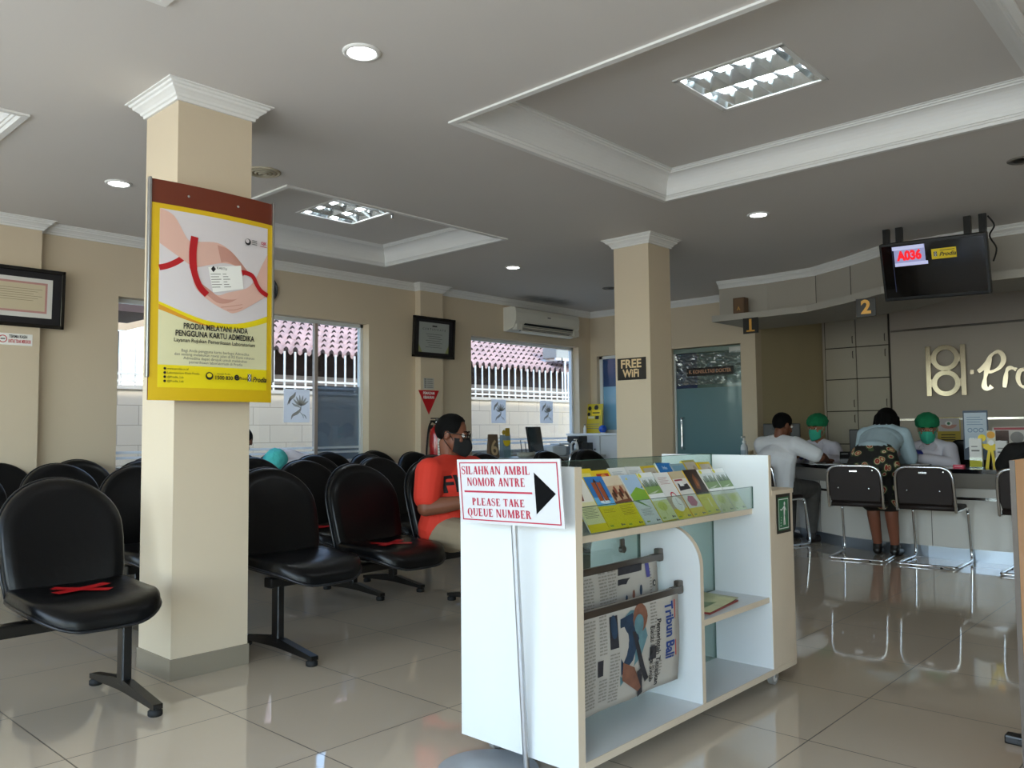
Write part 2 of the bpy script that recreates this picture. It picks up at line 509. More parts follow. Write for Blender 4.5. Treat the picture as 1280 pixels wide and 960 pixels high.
# crown moulding profile: distance from the wall against height
CROWN = [(0, 2.655), (.012, 2.655), (.014, 2.668), (.022, 2.672), (.026, 2.682), (.040, 2.694), (.050, 2.700), (.052, 2.710), (.062, 2.714), (.066, 2.722), (.078, 2.724), (.078, HC)]
def sweep_line(mb, pts, prof, m):
    """moulding along a plan polyline; the profile grows to its left side"""
    L = [offset_line(pts, o) for o, z in prof]
    n = len(prof); k = len(pts)
    vs = [(L[i][j][0], L[i][j][1], prof[i][1]) for j in range(k) for i in range(n)]
    mb.add(vs, [(j * n + i, j * n + i + 1, (j + 1) * n + i + 1, (j + 1) * n + i) for j in range(k - 1) for i in range(n - 1)], m)

# window wall with its openings
WINDOWS = [(2.67, .80, 5.20, 2.235), (6.69, .84, 8.74, 2.235)]
mb = MB()
for x0, z0, x1, z1 in grid_rects(cuts(XF, XL, WINDOWS, 0, 2), cuts(0, 3.1, WINDOWS, 1, 3), WINDOWS):
    mb.box((x0, YW, z0), (x1, YW + .15, z1), CREAM)
mb.box((1.2, YW - .08, 0), (2.07, YW, HC), CREAM)       # flat pilasters
mb.box((5.83, YW - .09, 0), (6.16, YW, HC), CREAM)
struct(mb, 'wall_window')
mb = MB(); sweep_line(mb, [(XB, YW), (6.16, YW), (6.16, YW - .09), (5.83, YW - .09), (5.83, YW), (2.07, YW), (2.07, YW - .08), (1.2, YW - .08), (1.2, YW), (XF, YW)], CROWN, MOULD)
struct(mb, 'trim_window_wall', fix=False)
BASE = tile_mat('skirting_tile', '#8B8170', '#6A6152', .605, 5, 1.05, -2, .003, .25)
mb = MB(); mb.box((XF, YW - .012, 0), (1.2, YW, .09), BASE); mb.box((2.07, YW - .012, 0), (5.83, YW, .09), BASE); mb.box((6.16, YW - .012, 0), (XB, YW, .09), BASE)
struct(mb, 'baseboard_window')

# back wall: corner window and glass door
DOOR = (4.58, -.1, 5.53, 2.13)
CWIN = (5.75, 1.07, 6.72, 2.12)
mb = MB()
for y0, z0, y1, z1 in grid_rects(cuts(YR, YW, [DOOR, CWIN], 0, 2), cuts(0, 3.1, [DOOR, CWIN], 1, 3), [DOOR, CWIN]):
    if z1 > 0: mb.box((XB, y0, max(0, z0)), (XB + .15, y1, z1), CREAM)
struct(mb, 'wall_back')
mb = MB(); sweep_line(mb, [(XB, YR), (XB, YW)], CROWN, MOULD); struct(mb, 'trim_back_wall', fix=False)
mb = MB(); mb.box((XB + .15, YR, 0), (XL, YR + .12, 3.1), mat('recess_paint', '#C6B894', .6, var=.05, scale=2)); struct(mb, 'wall_recess')
LAMWALL = mat('grey_beige_laminate', '#B9AFA2', .45, var=.03, scale=2, bump=.02, bscale=90)
mb = MB(); mb.box((XL, YS, 0), (XL + .15, YR + .12, 3.1), LAMWALL); struct(mb, 'wall_logo')
SIDE_FILL_WIN = (-1.6, .25, .6, 2.55)  # invented opening, put in so extra light reaches faces turned to -Y
mb = MB()
for x0, z0, x1, z1 in grid_rects(cuts(XF - .1, XL + .15, [SIDE_FILL_WIN], 0, 2), cuts(0, 3.1, [SIDE_FILL_WIN], 1, 3), [SIDE_FILL_WIN]): mb.box((x0, YS - .15, z0), (x1, YS, z1), CREAM)
for x in (-.54,): mb.box((x, YS - .12, .25), (x + .08, YS - .04, 2.55), CREAM)
struct(mb, 'wall_side')
mb = MB(); mb.box((-1.6, YS - .09, .25), (.6, YS - .08, 2.55), WINGLASS); struct(mb, 'window_5')
# storeroom behind the door and corner window, so the panes have depth behind them
mb = MB()
mb.box((XB + .15, YW, 0), (XL + .2, YW + .12, 3.1), CREAM); mb.box((XL, YR + .12, 0), (XL + .12, YW, 3.1), CREAM)
struct(mb, 'wall_consulting_room')
# glass shopfront
mb = MB()
mb.box((XF - .12, YS, 0), (XF, YW + .15, .25), CREAM); mb.box((XF - .12, YS, 2.60), (XF, YW + .15, 3.1), CREAM)
for y in (YS, -1.0, 1.5, 4.0, YW - .15): mb.box((XF - .12, y, .25), (XF, y + .15, 2.60), CREAM)
struct(mb, 'wall_shopfront')
mb = MB(); mb.box((XF - .07, YS, .25), (XF - .06, YW, 2.60), WINGLASS); struct(mb, 'window_4')

# window frames and panes
ALU = mat('white_window_frame', '#DCE0E2', .4, .1, var=.03)
TAUPE = mat('taupe_mullion', '#A79A92', .5, var=.05)
FILM = glass('blue_window_film', '#AEB7C4', .08, .34, '#A3B1C6')
def window(idx, x0, z0, x1, z1, mull, mm):
    fr = MB(); y = YW + .10
    t = .035
    for a, b in (((x0, y, z0), (x1, y + .05, z0 + t)), ((x0, y, z1 - t), (x1, y + .05, z1)), ((x0, y, z0), (x0 + t, y + .05, z1)), ((x1 - t, y, z0), (x1, y + .05, z1))): fr.box(a, b, ALU)
    for mx in mull: fr.box((mx - .018, y + .002, z0 + t), (mx + .018, y + .045, z1 - t), mm)
    o = struct(fr, f'window_{idx}')
    return o
w1 = window(1, *WINDOWS[0], [3.35, 4.63], TAUPE)
w2 = window(2, *WINDOWS[1], [], TAUPE)
for w, (x0, z0, x1, z1), edges in ((w1, WINDOWS[0], [2.705, 3.332, 4.612, 5.165]), (w2, WINDOWS[1], [6.725, 8.705])):
    g = MB(); g.box((edges[0], YW + .12, z0 + .035), (edges[-1], YW + .125, z1 - .035), WINGLASS); g.build('pane', w)
g = MB(); g.box((4.648, YW + .130, .835), (5.165, YW + .134, 1.58), FILM); g.build('tinted_film', w1)
FROST = translucent('frosted_sticker', '#F6F9FA')
for w, xa, xb, zz in ((w1, 2.71, 5.16, .90), (w2, 6.73, 8.70, .945)):
    g = MB()
    for k in range(2): g.box((xa, YW + .116, zz + k * .045), (xb, YW + .119, zz + .022 + k * .045), FROST)
    g.build('frosted_stripe', w)
# sill boards
mb = MB(); mb.box((2.67, YW - .01, .775), (5.20, YW + .10, .80), MOULD); mb.box((6.69, YW - .01, .815), (8.74, YW + .10, .84), MOULD); struct(mb, 'trim_sill')

# flower stickers on the panes
def flower_sticker(x, z, s, label):
    t = thing('flower_sticker', label, 'sticker', (x, YW + .112, z), 0, 'white flower stickers on the window panes')
    m = MB(); m.box((-s / 2, 0, -s * .56), (s / 2, .002, s * .56), translucent('sticker_white', '#FBFBFB') if 'sticker_white' not in _mats else _mats['sticker_white']); m.build('sheet', t)
    p = MB(); xf = face_ny(0, -.001, 0) @ Matrix.Scale(s, 4)
    GL = mat('pale_grey_leaf', '#B5B4B0', .6, var=.05)
    def leaf(pts, w):
        c = spline(pts, 4); k = len(c)
        stroke(p, c, [w * math.sin(PI * (i + .15) / (k - .7)) + .004 for i in range(k)], GL, xf)
    leaf([(-.30, .05), (-.26, .22), (-.12, .34), (-.06, .47)], .11); leaf([(-.36, .02), (-.30, .18), (-.20, .24)], .04)
    leaf([(-.2, .1), (-.08, .02), (.02, 0), (.14, -.06)], .07)
    for k in range(6):
        a = math.radians(25 + k * 24); leaf([(.14, .0), (.14 + .17 * math.cos(a), .17 * math.sin(a)), (.14 + .34 * math.cos(a), .03 + .34 * math.sin(a))], .065)
    leaf([(.16, .0), (.12, -.14), (.0, -.24), (-.16, -.32), (-.22, -.46)], .10); leaf([(.1, -.2), (.22, -.3), (.26, -.42)], .03)
    leaf([(.24, -.28), (.32, -.34), (.38, -.44)], .04)
    p.build('flower_print', t)
    return t
flower_sticker(4.415, 1.37, .29, 'large white flower sticker on the pane above the rows of black seats')
flower_sticker(7.27, 1.35, .26, 'white flower sticker on the pane above the leaning desk monitor')
flower_sticker(8.18, 1.35, .26, 'white flower sticker on the pane close to the yellow poster corner')

# pillars
def pillar(idx, x0, y0, x1, y1):
    m = MB(); m.box((x0, y0, 0), (x1, y1, HC), CREAM)
    o = struct(m, f'wall_pillar_{idx}')
    c = MB(); sweep_rect(c, (x0, y0, x1, y1), CROWN, MOULD, -1); c.build('capital', o, fix=False)
    b = MB(); s_ = .006
    b.box((x0 - s_, y0 - s_, 0), (x1 + s_, y0, .095), BASE); b.box((x0 - s_, y1, 0), (x1 + s_, y1 + s_, .095), BASE)
    b.box((x0 - s_, y0, 0), (x0, y1, .095), BASE); b.box((x1, y0, 0), (x1 + s_, y1, .095), BASE)
    b.build('tile_base', o)
pillar(1, 1.678, 3.645, 2.052, 3.985)
pillar(2, 5.69, 3.70, 6.02, 4.05)

# glass consulting-room door
TEAL = mat('teal_frosted_glass', '#5E8187', .28, var=.05, scale=1.2, coat=.3)
NAVY = mat('dark_blue_glass', '#1D2F52', .12, var=.25, scale=3, coat=.6)
GREENGL = mat('dark_green_glass', '#4B625C', .15, var=.2, scale=3, coat=.6)
xd = XB + .05
m = MB(); m.box((xd, 4.60, .01), (xd + .012, 5.50, 1.62), TEAL); m.box((xd, 4.60, 1.62), (xd + .012, 5.20, 2.06), GREENGL); m.box((xd, 5.20, 1.62), (xd + .012, 5.50, 2.06), NAVY)
door = struct(m, 'door_1')
m = MB(); m.box((xd - .01, 4.59, 2.065), (xd + .03, 5.53, 2.12), mat('door_header', '#7E9089', .3, .3)); m.build('header', door)
m = MB(); m.box((xd - .012, 4.585, 2.03), (xd + .024, 4.75, 2.10), STEEL); m.build('pivot_clamp', door)
m = MB(); m.box((xd - .004, 5.505, 0), (xd + .02, 5.53, 2.065), ALU); m.build('jamb', door)
m = MB(); hx = xd - .06
m.tube(spline([(xd, 5.40, .86), (hx, 5.40, .87), (hx, 5.40, .95), (hx, 5.40, 1.16), (hx, 5.40, 1.24), (xd, 5.40, 1.25)], 4), .014, CHROME, 10)
m.build('pull_handle', door)
# crinkled clear plastic sheet taped over the top of the door
PLASTIC = mat('crinkled_plastic', '#6F8A88', .18, var=.5, scale=7, coat=.8)
bm = bmesh.new(); NX, NZ = 46, 22
gv = [[bm.verts.new((xd - .012 + .014 * noise.noise(Vector((i * .33, j * .5, 1))) + .010 * noise.noise(Vector((i * .12 + j * .25, j * .2, 7))), 4.60 + .90 * i / NX, 1.66 + .39 * j / NZ)) for j in range(NZ + 1)] for i in range(NX + 1)]
for i in range(NX):
    for j in range(NZ): bm.faces.new((gv[i][j], gv[i + 1][j], gv[i + 1][j + 1], gv[i][j + 1]))
m = MB(); m.bm(bm, glass('thin_plastic', '#DDE6E4', .16, .10, '#BFD0CC', .12), smooth=False); m.build('plastic_sheet', door)

# corner window with its bluish film
m = MB(); y0, z0, y1, z1 = CWIN
xw = XB + .06
for a, b in (((y0, z0), (y1, z0 + .04)), ((y0, z1 - .04), (y1, z1)), ((y0, z0), (y0 + .04, z1)), ((y1 - .05, z0), (y1, z1))): m.box((xw, a[0], a[1]), (xw + .04, b[0], b[1]), ALU)
w3 = struct(m, 'window_3')
m = MB(); m.box((xw + .015, y0 + .04, z0 + .04), (xw + .02, y1 - .05, 1.70), mat('light_blue_film', '#7FB0D2', .15, var=.06, scale=1.5, coat=.5)); m.box((xw + .015, y0 + .04, 1.70), (xw + .02, y1 - .05, z1 - .04), mat('deep_blue_film', '#2A4A7C', .12, var=.35, scale=4, coat=.6))
m.build('blue_pane', w3)

# bulkhead and ledge over the counter
LEDGE = [(7.98, 4.39), (8.02, 3.85), (8.00, 3.34), (7.72, 2.86), (7.40, 2.42), (7.38, 1.9), (7.38, -.4), (7.38, YS)]
FASCIA = [(8.16, 4.39), (8.20, 3.85), (8.15, 3.30), (7.90, 2.86), (7.62, 2.44), (7.57, 1.9), (7.56, -.4), (7.56, YS)]
FAS_M = mat('bulkhead_panel', '#A8A195', .45, var=.04, scale=2)
m = MB()
o2 = offset_line(FASCIA, .03)
m.prism(FASCIA + o2[::-1], 2.30, HC, FAS_M)
bulk = struct(m, 'wall_bulkhead')
m = MB()
for i in (2, 3, 4, 5, 6):
    x, y = FASCIA[i]; x2, y2 = FASCIA[i - 1]
    for f_ in (0.02,):
        m.box((x - .004, y - .003, 2.345), (x + .004, y + .003, 2.655), mat('panel_joint', '#4C473F', .7, var=.1))
m.build('panel_joint', bulk)
m = MB(); sweep_line(m, FASCIA[::-1], CROWN, MOULD); struct(m, 'trim_bulkhead', fix=False)
m = MB(); bk = [(9.0, 4.39), (9.0, 3.85), (8.95, 3.2), (8.6, 2.5), (8.2, 2.1), (8.1, 1.7), (8.1, -.4), (8.1, YS)]
m.prism(LEDGE + bk[::-1], 2.272, 2.338, mat('ledge_paint', '#ABA69C', .5, var=.03, scale=2)); struct(m, 'trim_ledge')
# ------------------------------------------------------------------ waiting benches
SEAT_W, SEAT_D = .475, .50
TAPE = mat('red_tape', '#B01016', .4, var=.1)
PIPING = mat('vinyl_piping', '#15181D', .3, var=.1)
def seat_outline():
    w, d = SEAT_W / 2, SEAT_D
    p = [(w * .93, 0)] + [(w, .06), (w, d * .5)] + arc(w - .15, d - .14, .15, .14, 0, 90, 8) + arc(-w + .15, d - .14, .15, .14, 90, 180, 8) + [(-w, d * .5), (-w, .06), (-w * .93, 0)]
    q = []
    for i in range(len(p)):      # denser rim
        a, b = p[i], p[(i + 1) % len(p)]
        L = math.dist(a, b); k = max(1, int(L / .05))
        q += [(a[0] + (b[0] - a[0]) * j / k, a[1] + (b[1] - a[1]) * j / k) for j in range(k)]
    return q
def back_outline():
    w = SEAT_W / 2 + .005
    p = [(-w * .9, 0), (w * .9, 0), (w * .97, .10), (w, .22)] + arc(0, .275, w, .215, 0, 180, 22) + [(-w, .22), (-w * .97, .10)]
    q = []
    for i in range(len(p)):
        a, b = p[i], p[(i + 1) % len(p)]
        L = math.dist(a, b); k = max(1, int(L / .05))
        q += [(a[0] + (b[0] - a[0]) * j / k, a[1] + (b[1] - a[1]) * j / k) for j in range(k)]
    return q
def seat_map(x):
    def f(u, v, h):
        t = v / SEAT_D
        z = .405 + h - .05 * max(0, (t - .72) / .28) ** 2 + .018 * (1 - t) ** 2 - .03 * (max(0, .25 - t) / .25) ** 2 * 0
        z += -.010 * math.cos(PI * u / SEAT_W) * (1 if h > .02 else 0)
        return (x + u, .205 - v, z)
    return f
def back_map(x):
    def f(u, v, h):
        a = v / .49
        y = .185 + .03 * a + .11 * a * a + .05 * math.sin(PI * min(1, a)) * .3
        y -= h                       # the upholstered face looks forward
        y -= .022 * (2 * u / SEAT_W) ** 2
        return (x + u, y + .04, .425 + v)
    return f
def cross_tape(x, dy=0.0, rot=0.0):
    m = MB(); f = seat_map(x)
    for a in (32 + rot, -28 + rot):
        ca, sa = math.cos(math.radians(a)), math.sin(math.radians(a))
        for k in range(10):
            q = []
            for s_, t_ in ((k, -1), (k + 1, -1), (k + 1, 1), (k, 1)):
                l = -.115 + .23 * s_ / 10; w = .024 * t_
                u, v = l * ca - w * sa, .235 - dy + l * sa + w * ca
                p = f(u, v, .0752); q.append((p[0], p[1], p[2] + (.0015 if a > 0 else .003)))
            m.add(q, [(0, 1, 2, 3)], TAPE)
    return m
def bench(loc, xs, legs, label, taped=()):
    t = thing('waiting_bench', label, 'bench', loc, 0, 'rows of black waiting benches')
    m = MB(); m.rbox((min(min(xs) - .1, min(legs) - .06), -.03, .335), (max(max(xs) + .1, max(legs) + .06), .035, .385), .008, BLACK_METAL)
    for x in xs: m.box((x - .12, -.16, .385), (x + .12, .16, .402), BLACK_METAL)
    for x in xs:
        for s_ in (-.1, .1): m.box((x + s_ - .018, .14, .385), (x + s_ + .018, .235, .40), BLACK_METAL); m.box((x + s_ - .018, .222, .39), (x + s_ + .018, .236, .56), BLACK_METAL)
    m.build('beam', t)
    for x in legs:
        m = MB()
        m.rbox((x - .020, -.030, .06), (x + .020, .030, .345), .006, BLACK_METAL)
        prof = [(-.325, .028), (-.325, .048), (-.05, .086), (.05, .086), (.325, .048), (.325, .028), (.05, .040), (-.05, .040)]
        m.prism([(y, z) for y, z in prof], -.019, .019, BLACK_METAL, FR((x, 0, 0), (0, 1, 0), (0, 0, 1)))
        o = m.build('leg', t, bevel=.005)
        m = MB()
        for y in (-.30, .30):
            m = MB(); m.lathe([(.024, 0), (.028, .004), (.028, .02), (.018, .028), (.012, .032)], RUBBER, 14, Matrix.Translation((x, y, 0))); m.build('rubber_foot', o)
    for i, x in enumerate(xs):
        m = MB(); m.pad(seat_outline(), .072, .085, BLACK_VINYL, seat_map(x)); so = m.build('seat', t)
        m = MB(); f = seat_map(x); m.tube([f(u, v, .022) for u, v in seat_outline()], .006, PIPING, 6, True); m.build('piping', so)
        if i in taped: cross_tape(x, -.02 + .03 * i, 6 * i).build('tape_cross', so)
        m = MB(); m.pad(back_outline(), .066, .09, BLACK_VINYL, back_map(x)); bo = m.build('backrest', t)
        m = MB(); f = back_map(x); m.tube([f(u * 1.0, v, .010) for u, v in back_outline()], .006, PIPING, 6, True); m.build('piping', bo)
    return t
b1 = bench((0, 3.555, 0), [.10, .685, 1.27], [.0, 1.44], 'black waiting bench just past the poster pillar, red cross taped on its end seat', taped=(2,))
b2 = bench((0, 3.675, 0), [2.36, 2.94, 3.52], [2.235, 3.70], 'black waiting bench where the man in red sits, red cross on its middle seat', taped=(1,))
b3 = bench((0, 4.63, 0), [2.06, 2.63, 3.20], [1.93, 3.39], 'black waiting bench of the second row, starting behind the poster pillar', taped=(2,))
b4 = bench((0, 4.645, 0), [3.86, 4.43, 5.00], [3.75, 4.95], 'black waiting bench of the second row, behind the man in red', taped=(1,))
b5 = bench((0, 4.63, 0), [5.82, 6.45], [5.75, 6.52], 'short two-seat black bench beyond the pillar with the wifi sign')
b6 = bench((0, 5.63, 0), [.82, 1.39, 1.95, 2.52], [.9, 2.4], 'third row black bench, in line with the framed certificate with pink border')
b7 = bench((0, 5.63, 0), [3.38, 3.95, 4.51, 5.06], [3.5, 4.95], 'third row black bench in front of the triangle sign and extinguisher')
b8 = bench((0, 6.44, 0), [1.80, 2.36, 2.92, 3.49], [1.9, 3.4], 'black bench along the window where a dark-haired person sits')
b9 = bench((0, 6.44, 0), [4.07, 4.66, 5.22], [4.2, 5.1], 'black bench along the window where someone in a teal cap bends')

# chrome cantilever chairs at the counter
BROWN = mat('brown_seat_fabric', '#1D110E', .6, var=.15, scale=30)
def cantilever(name, label, loc, rot, group='chrome cantilever chairs', fab=None, hgt=.80):
    """sits facing +Y in its own frame: rear bar at -Y, front legs at +Y"""
    fab = fab or BROWN
    t = thing(name, label, 'chair', loc, rot, group)
    m = MB(); w = .215; k = hgt - .80
    side = lambda s_: [(s_ * (w - .03), -.25, .013), (s_ * w, -.21, .013), (s_ * w, .20, .013), (s_ * w, .245, .03), (s_ * (w - .003), .255, .08), (s_ * (w - .006), .205, .39), (s_ * (w - .006), .19, .425), (s_ * (w - .006), .15, .44), (s_ * w, -.16, .435), (s_ * w, -.195, .455), (s_ * w, -.205, .50), (s_ * (w - .004), -.245, .70 + k), (s_ * (w - .035), -.255, .765 + k), (s_ * (w - .09), -.257, .785 + k)]
    pth = spline(side(-1), 3) + spline(side(1)[::-1], 3)
    m.tube(pth, .0115, CHROME, 8, True)
    fr = m.build('tube_frame', t)
    for x, y in ((-.11, -.25), (.11, -.25), (-w, .1), (w, .1)):
        m = MB(); m.cyl((x, y, 0), (x, y, .012), .012, RUBBER, 10); m.build('rubber_glide', fr)
    m = MB()
    ol = [(-.195, 0), (.195, 0), (.205, .05), (.205, .17)] + arc(.115, .225, .09, .075, 0, 90, 6) + arc(-.115, .225, .09, .075, 90, 180, 6) + [(-.205, .17), (-.205, .05)]
    ol = [(u * 1.0, v * (1 + k / .3)) for u, v in ol]
    m.pad(ol, .03, .05, fab, lambda u, v, h: (u, -.212 - .04 * v / .3 + h + .02 * (u / .2) ** 2 * 0, .485 + v))
    bk = m.build('backrest', t)
    m = MB(); m.box((-.03, -.262, .735 + k), (.03, -.256, .747 + k), CHROME); m.build('plate', bk)
    for x, z in ((-.12, .6), (.12, .6), (.15, .75)): m = MB(); m.cyl((x, -.262, z + k * .5), (x, -.25, z + k * .5), .005, CHROME, 8); m.build('rivet', bk)
    m = MB()
    ol = [(-.2, 0), (.2, 0), (.215, .1), (.21, .34)] + arc(.15, .36, .06, .06, 0, 90, 5) + arc(-.15, .36, .06, .06, 90, 180, 5) + [(-.21, .34), (-.215, .1)]
    m.pad(ol, .045, .06, fab, lambda u, v, h: (u, -.195 + v, .44 + h - .012 * max(0, v - .3) / .1))
    m.build('seat', t)
    return t
cantilever('chrome_chair', 'brown-backed chrome chair under the woman in the pale blue shirt', (7.20, 2.58, 0), -PI / 2 + .12)
cantilever('chrome_chair', 'empty brown-backed chrome chair between pale blue shirt and black shirt', (7.22, 2.02, 0), -PI / 2 + .02)
cantilever('chrome_chair', 'chrome chair of the man in the white shirt, behind the leaflet stand', (7.45, 3.50, 0), -PI / 2 - .25)
cantilever('chrome_chair', 'chrome chair of the person in black, cut off by the wooden board', (7.18, 1.28, 0), -PI / 2)
cantilever('visitor_chair', 'black-backed visitor chair facing the nurse desk with the monitor', (6.70, 5.45, 0), 0, 'visitor chairs', BLACK_VINYL, .91)

# ------------------------------------------------------------------ leaflet stand in the middle
KX0, KX1, KX2 = 1.985, 3.34, 3.59
KY0, KY1, KYM = 1.575, 2.085, 1.845
KZ0, KZ1 = .062, .987
kiosk = thing('leaflet_stand', 'white laminate leaflet and newspaper stand on casters in the middle of the floor', 'display stand', (KX0, KY0, 0))
def kx(*a): return a[0] - KX0, a[1] - KY0, a[2]
class KB(MB):
    def box(self, a, b, m, xf=ID): MB.box(self, kx(*a), kx(*b), m, xf)
    def lam(self, a, b, edge=.002):
        """white board with a cream band on the edge that faces the front"""
        self.box(a, b, WHITE_LAM)
        self.box((a[0], a[1] - edge, a[2]), (b[0], a[1], b[2]), EDGE_LAM)
m = KB(); m.lam((KX0, KY0, KZ0), (KX0 + .034, KY1, KZ1)); m.build('side_panel', kiosk)
m = KB(); m.lam((KX1 - .022, KY0, KZ0 + .02), (KX1, KY1 + .02, KZ1)); m.build('side_panel', kiosk)
m = KB(); m.box((KX0 + .034, KY0, KZ0), (KX2 - .06, KY1, KZ0 + .024), WHITE_LAM); m.box((KX0 + .034, KY0 - .003, KZ0), (KX2 - .06, KY0, KZ0 + .024), EDGE_LAM)
m.prism([kx(x, y, 0)[:2] for x, y in [(KX2 - .06, KY0 - .003)] + arc(KX2 - .06, KY0 + .057, .06, .06, -90, 0, 6) + [(KX2, KY1), (KX2 - .06, KY1)]], KZ0, KZ0 + .024, EDGE_LAM)
m.build('bottom_board', kiosk)
# divider with rounded top corner
def divider(y0, y1, x, sgn):
    pts = [(y0, KZ0 + .024), (y1, KZ0 + .024), (y1, .735), (y0 + sgn * .15, .735)] + [(y0 + sgn * (.15 - .15 * math.sin(a)), .585 + .15 * math.cos(a)) for a in [PI / 2 * i / 10 for i in range(1, 11)]]
    xf = FR(kx(x, 0, 0), (0, 1, 0), (0, 0, 1))
    xf.translation = Vector((x - KX0, -KY0, 0))
    mm = MB(); mm.prism(pts, 0, .022, WHITE_LAM, xf)
    ed = pts[3:] + [(y0, KZ0 + .024)]
    e = [(p[0] - sgn * .0015, p[1] + .001) for p in ed]
    for i in range(len(e) - 1):
        a, b = e[i], e[i + 1]
        vs = [(x - KX0 + dx, q[0] - KY0, q[1]) for q in (a, b) for dx in (0, .022)]
        mm.add(vs, [(0, 1, 3, 2)], EDGE_LAM)
    return mm
divider(KY0, KYM - .008, 2.728, 1).build('divider', kiosk)
divider(KY1, KYM + .008, 2.728, -1).build('divider', kiosk)
for ya, yb in ((1.655, KYM - .006), (KYM + .006, 2.03)):
    m = KB(); m.box((KX0 + .034, ya, .735), (KX1 - .022, yb, .755), WHITE_LAM)
    yy = ya if ya < 1.7 else yb
    m.box((KX0 + .034, yy - .002, .733), (KX1 - .022, yy + .002, .757), EDGE_LAM)
    m.build('leaflet_shelf', kiosk)
m = KB(); m.box((2.75, KY0 + .012, .362), (KX1 - .022, KYM - .006, .384), WHITE_LAM); m.box((2.75, KY0 + .010, .362), (KX1 - .022, KY0 + .012, .384), EDGE_LAM); m.build('magazine_shelf', kiosk)
m = KB(); m.box((2.75, KYM + .006, .362), (KX1 - .022, KY1 - .012, .384), WHITE_LAM); m.build('magazine_shelf', kiosk)
GREENGLASS = glass('greenish_glass', '#DFEAE5', .07, .03, '#C9D6D0')
GEDGE = mat('glass_edge', '#3E5A52', .2, var=.1)
m = KB(); m.box((KX0 + .034, KYM - .003, KZ0 + .024), (KX1 - .022, KYM + .003, KZ1 + .004), GREENGLASS)
m.box((KX0 + .034, KYM - .003, KZ1 + .004), (KX1, KYM + .003, KZ1 + .006), GEDGE); m.box((KX1 - .024, KYM - .004, KZ0 + .024), (KX1 - .022, KYM + .004, KZ1 + .004), GEDGE)
m.build('centre_glass', kiosk)
m = KB(); m.box((KX0 + .034, 1.648, .757), (KX1 - .022, 1.652, .850), CLEAR); m.box((KX0 + .034, 1.648, .850), (KX1 - .022, 1.652, .8515), GEDGE); m.box((KX1 - .0235, 1.647, .757), (KX1 - .022, 1.653, .850), GEDGE)
m.build('glass_lip', kiosk)
# the end box with the sign window
m = KB(); bx1 = KX2
m.prism([kx(x, y, 0)[:2] for x, y in [(KX1, KY0)] + arc(bx1 - .05, KY0 + .05, .05, .05, -90, 0, 6) + [(bx1, KY1 + .02), (KX1, KY1 + .02)]], KZ0 + .022, .815, EDGE_LAM, smooth=False)
m.prism([kx(x, y, 0)[:2] for x, y in [(KX1, KY0 - .004)] + arc(bx1 - .05, KY0 + .046, .054, .05, -90, 0, 6) + [(bx1 + .004, KY1 + .02), (KX1, KY1 + .02)]], .815, .833, EDGE_LAM)
box_o = m.build('end_box', kiosk)
GREEN = mat('safety_green', '#0B6B3A', .35, var=.06)
m = MB(); xf = face_ny(KX1 + .105 - KX0, -.003, .730)
m.rect(-.065, -.085, .075, .09, mat('sign_recess', '#2B241E', .6), xf); m.rect(-.052, -.072, .055, .070, GREEN, xf, .001)
fig = lambda pts, w: stroke(m, pts, w, WHITE, xf, .002)
for a, b in (((-.046, -.064), (-.046, .062)), ((.049, -.064), (.049, .062))): fig([a, b], .003)
for a, b in (((-.046, -.064), (.049, -.064)), ((-.046, .062), (.049, .062))): fig([a, b], .003)
m.poly(arc(.012, .042, .007, .009, 0, 360, 12), WHITE, xf, .002)
fig([(.01, .032), (.008, -.008)], .014); fig([(.008, .0), (.014, -.05)], .007); fig([(.006, .0), (.002, -.05)], .007); fig([(.004, .028), (-.016, .016), (-.03, .018)], .005); fig([(.014, .028), (.026, .012)], .005)
for k in range(4): fig([(-.034 + .004 * k, -.052 + .011 * k), (-.022, -.05 + .012 * k)], .003)
m.build('green_sign_panel', box_o)
m = MB()
for (x, y) in ((KX0 + .10, KY0 + .07), (KX0 + .10, KY1 - .07), (3.39, KY0 + .04), (3.45, KY1 - .07)):
    c = Vector(kx(x, y, .03))
    mm = MB(); mm.cyl(c + Vector((0, -.011, 0)), c + Vector((0, .011, 0)), .03, mat('caster_wheel', '#8E8A85', .4), 18)
    mm.cyl(c + Vector((0, -.0125, 0)), c + Vector((0, .0125, 0)), .017, mat('caster_hub', '#D0CCC6', .4), 14)
    mm.box((c.x - .006, c.y - .018, .03), (c.x + .02, c.y - .014, KZ0), STEEL); mm.box((c.x - .006, c.y + .014, .03), (c.x + .02, c.y + .018, KZ0), STEEL); mm.box((c.x - .02, c.y - .02, KZ0 - .003), (c.x + .03, c.y + .02, KZ0), STEEL)
    mm.build('caster', kiosk)
# newspaper rods
RODS = [(1.745, .615), (1.660, .502)]
for ry, rz in RODS:
    m = MB(); m.cyl(kx(KX0 + .034, ry, rz), kx(2.728, ry, rz), .007, DARKSTEEL, 10); m.rbox(kx(KX0 + .034, ry - .022, rz - .012), kx(2.715, ry - .0145, rz + .012), .003, DARKSTEEL)
    m.rbox(kx(2.70, ry - .014, rz - .02), kx(2.728, ry + .014, rz + .03), .006, DARKSTEEL)
    m.cyl(kx(2.66, ry, rz), kx(2.705, ry, rz), .012, DARKSTEEL, 12)
    m.rbox(kx(KX0 + .034, ry - .014, rz - .02), kx(KX0 + .06, ry + .014, rz + .03), .006, DARKSTEEL)
    m.build('newspaper_rod', kiosk)
m = MB(); m.cyl(kx(2.60, KYM - .02, .645), kx(2.60, KYM - .003, .645), .014, DARKSTEEL, 14); m.rbox(kx(2.59, KYM - .016, .645), kx(2.612, KYM - .004, .685), .004, DARKSTEEL); m.build('glass_clip', kiosk)

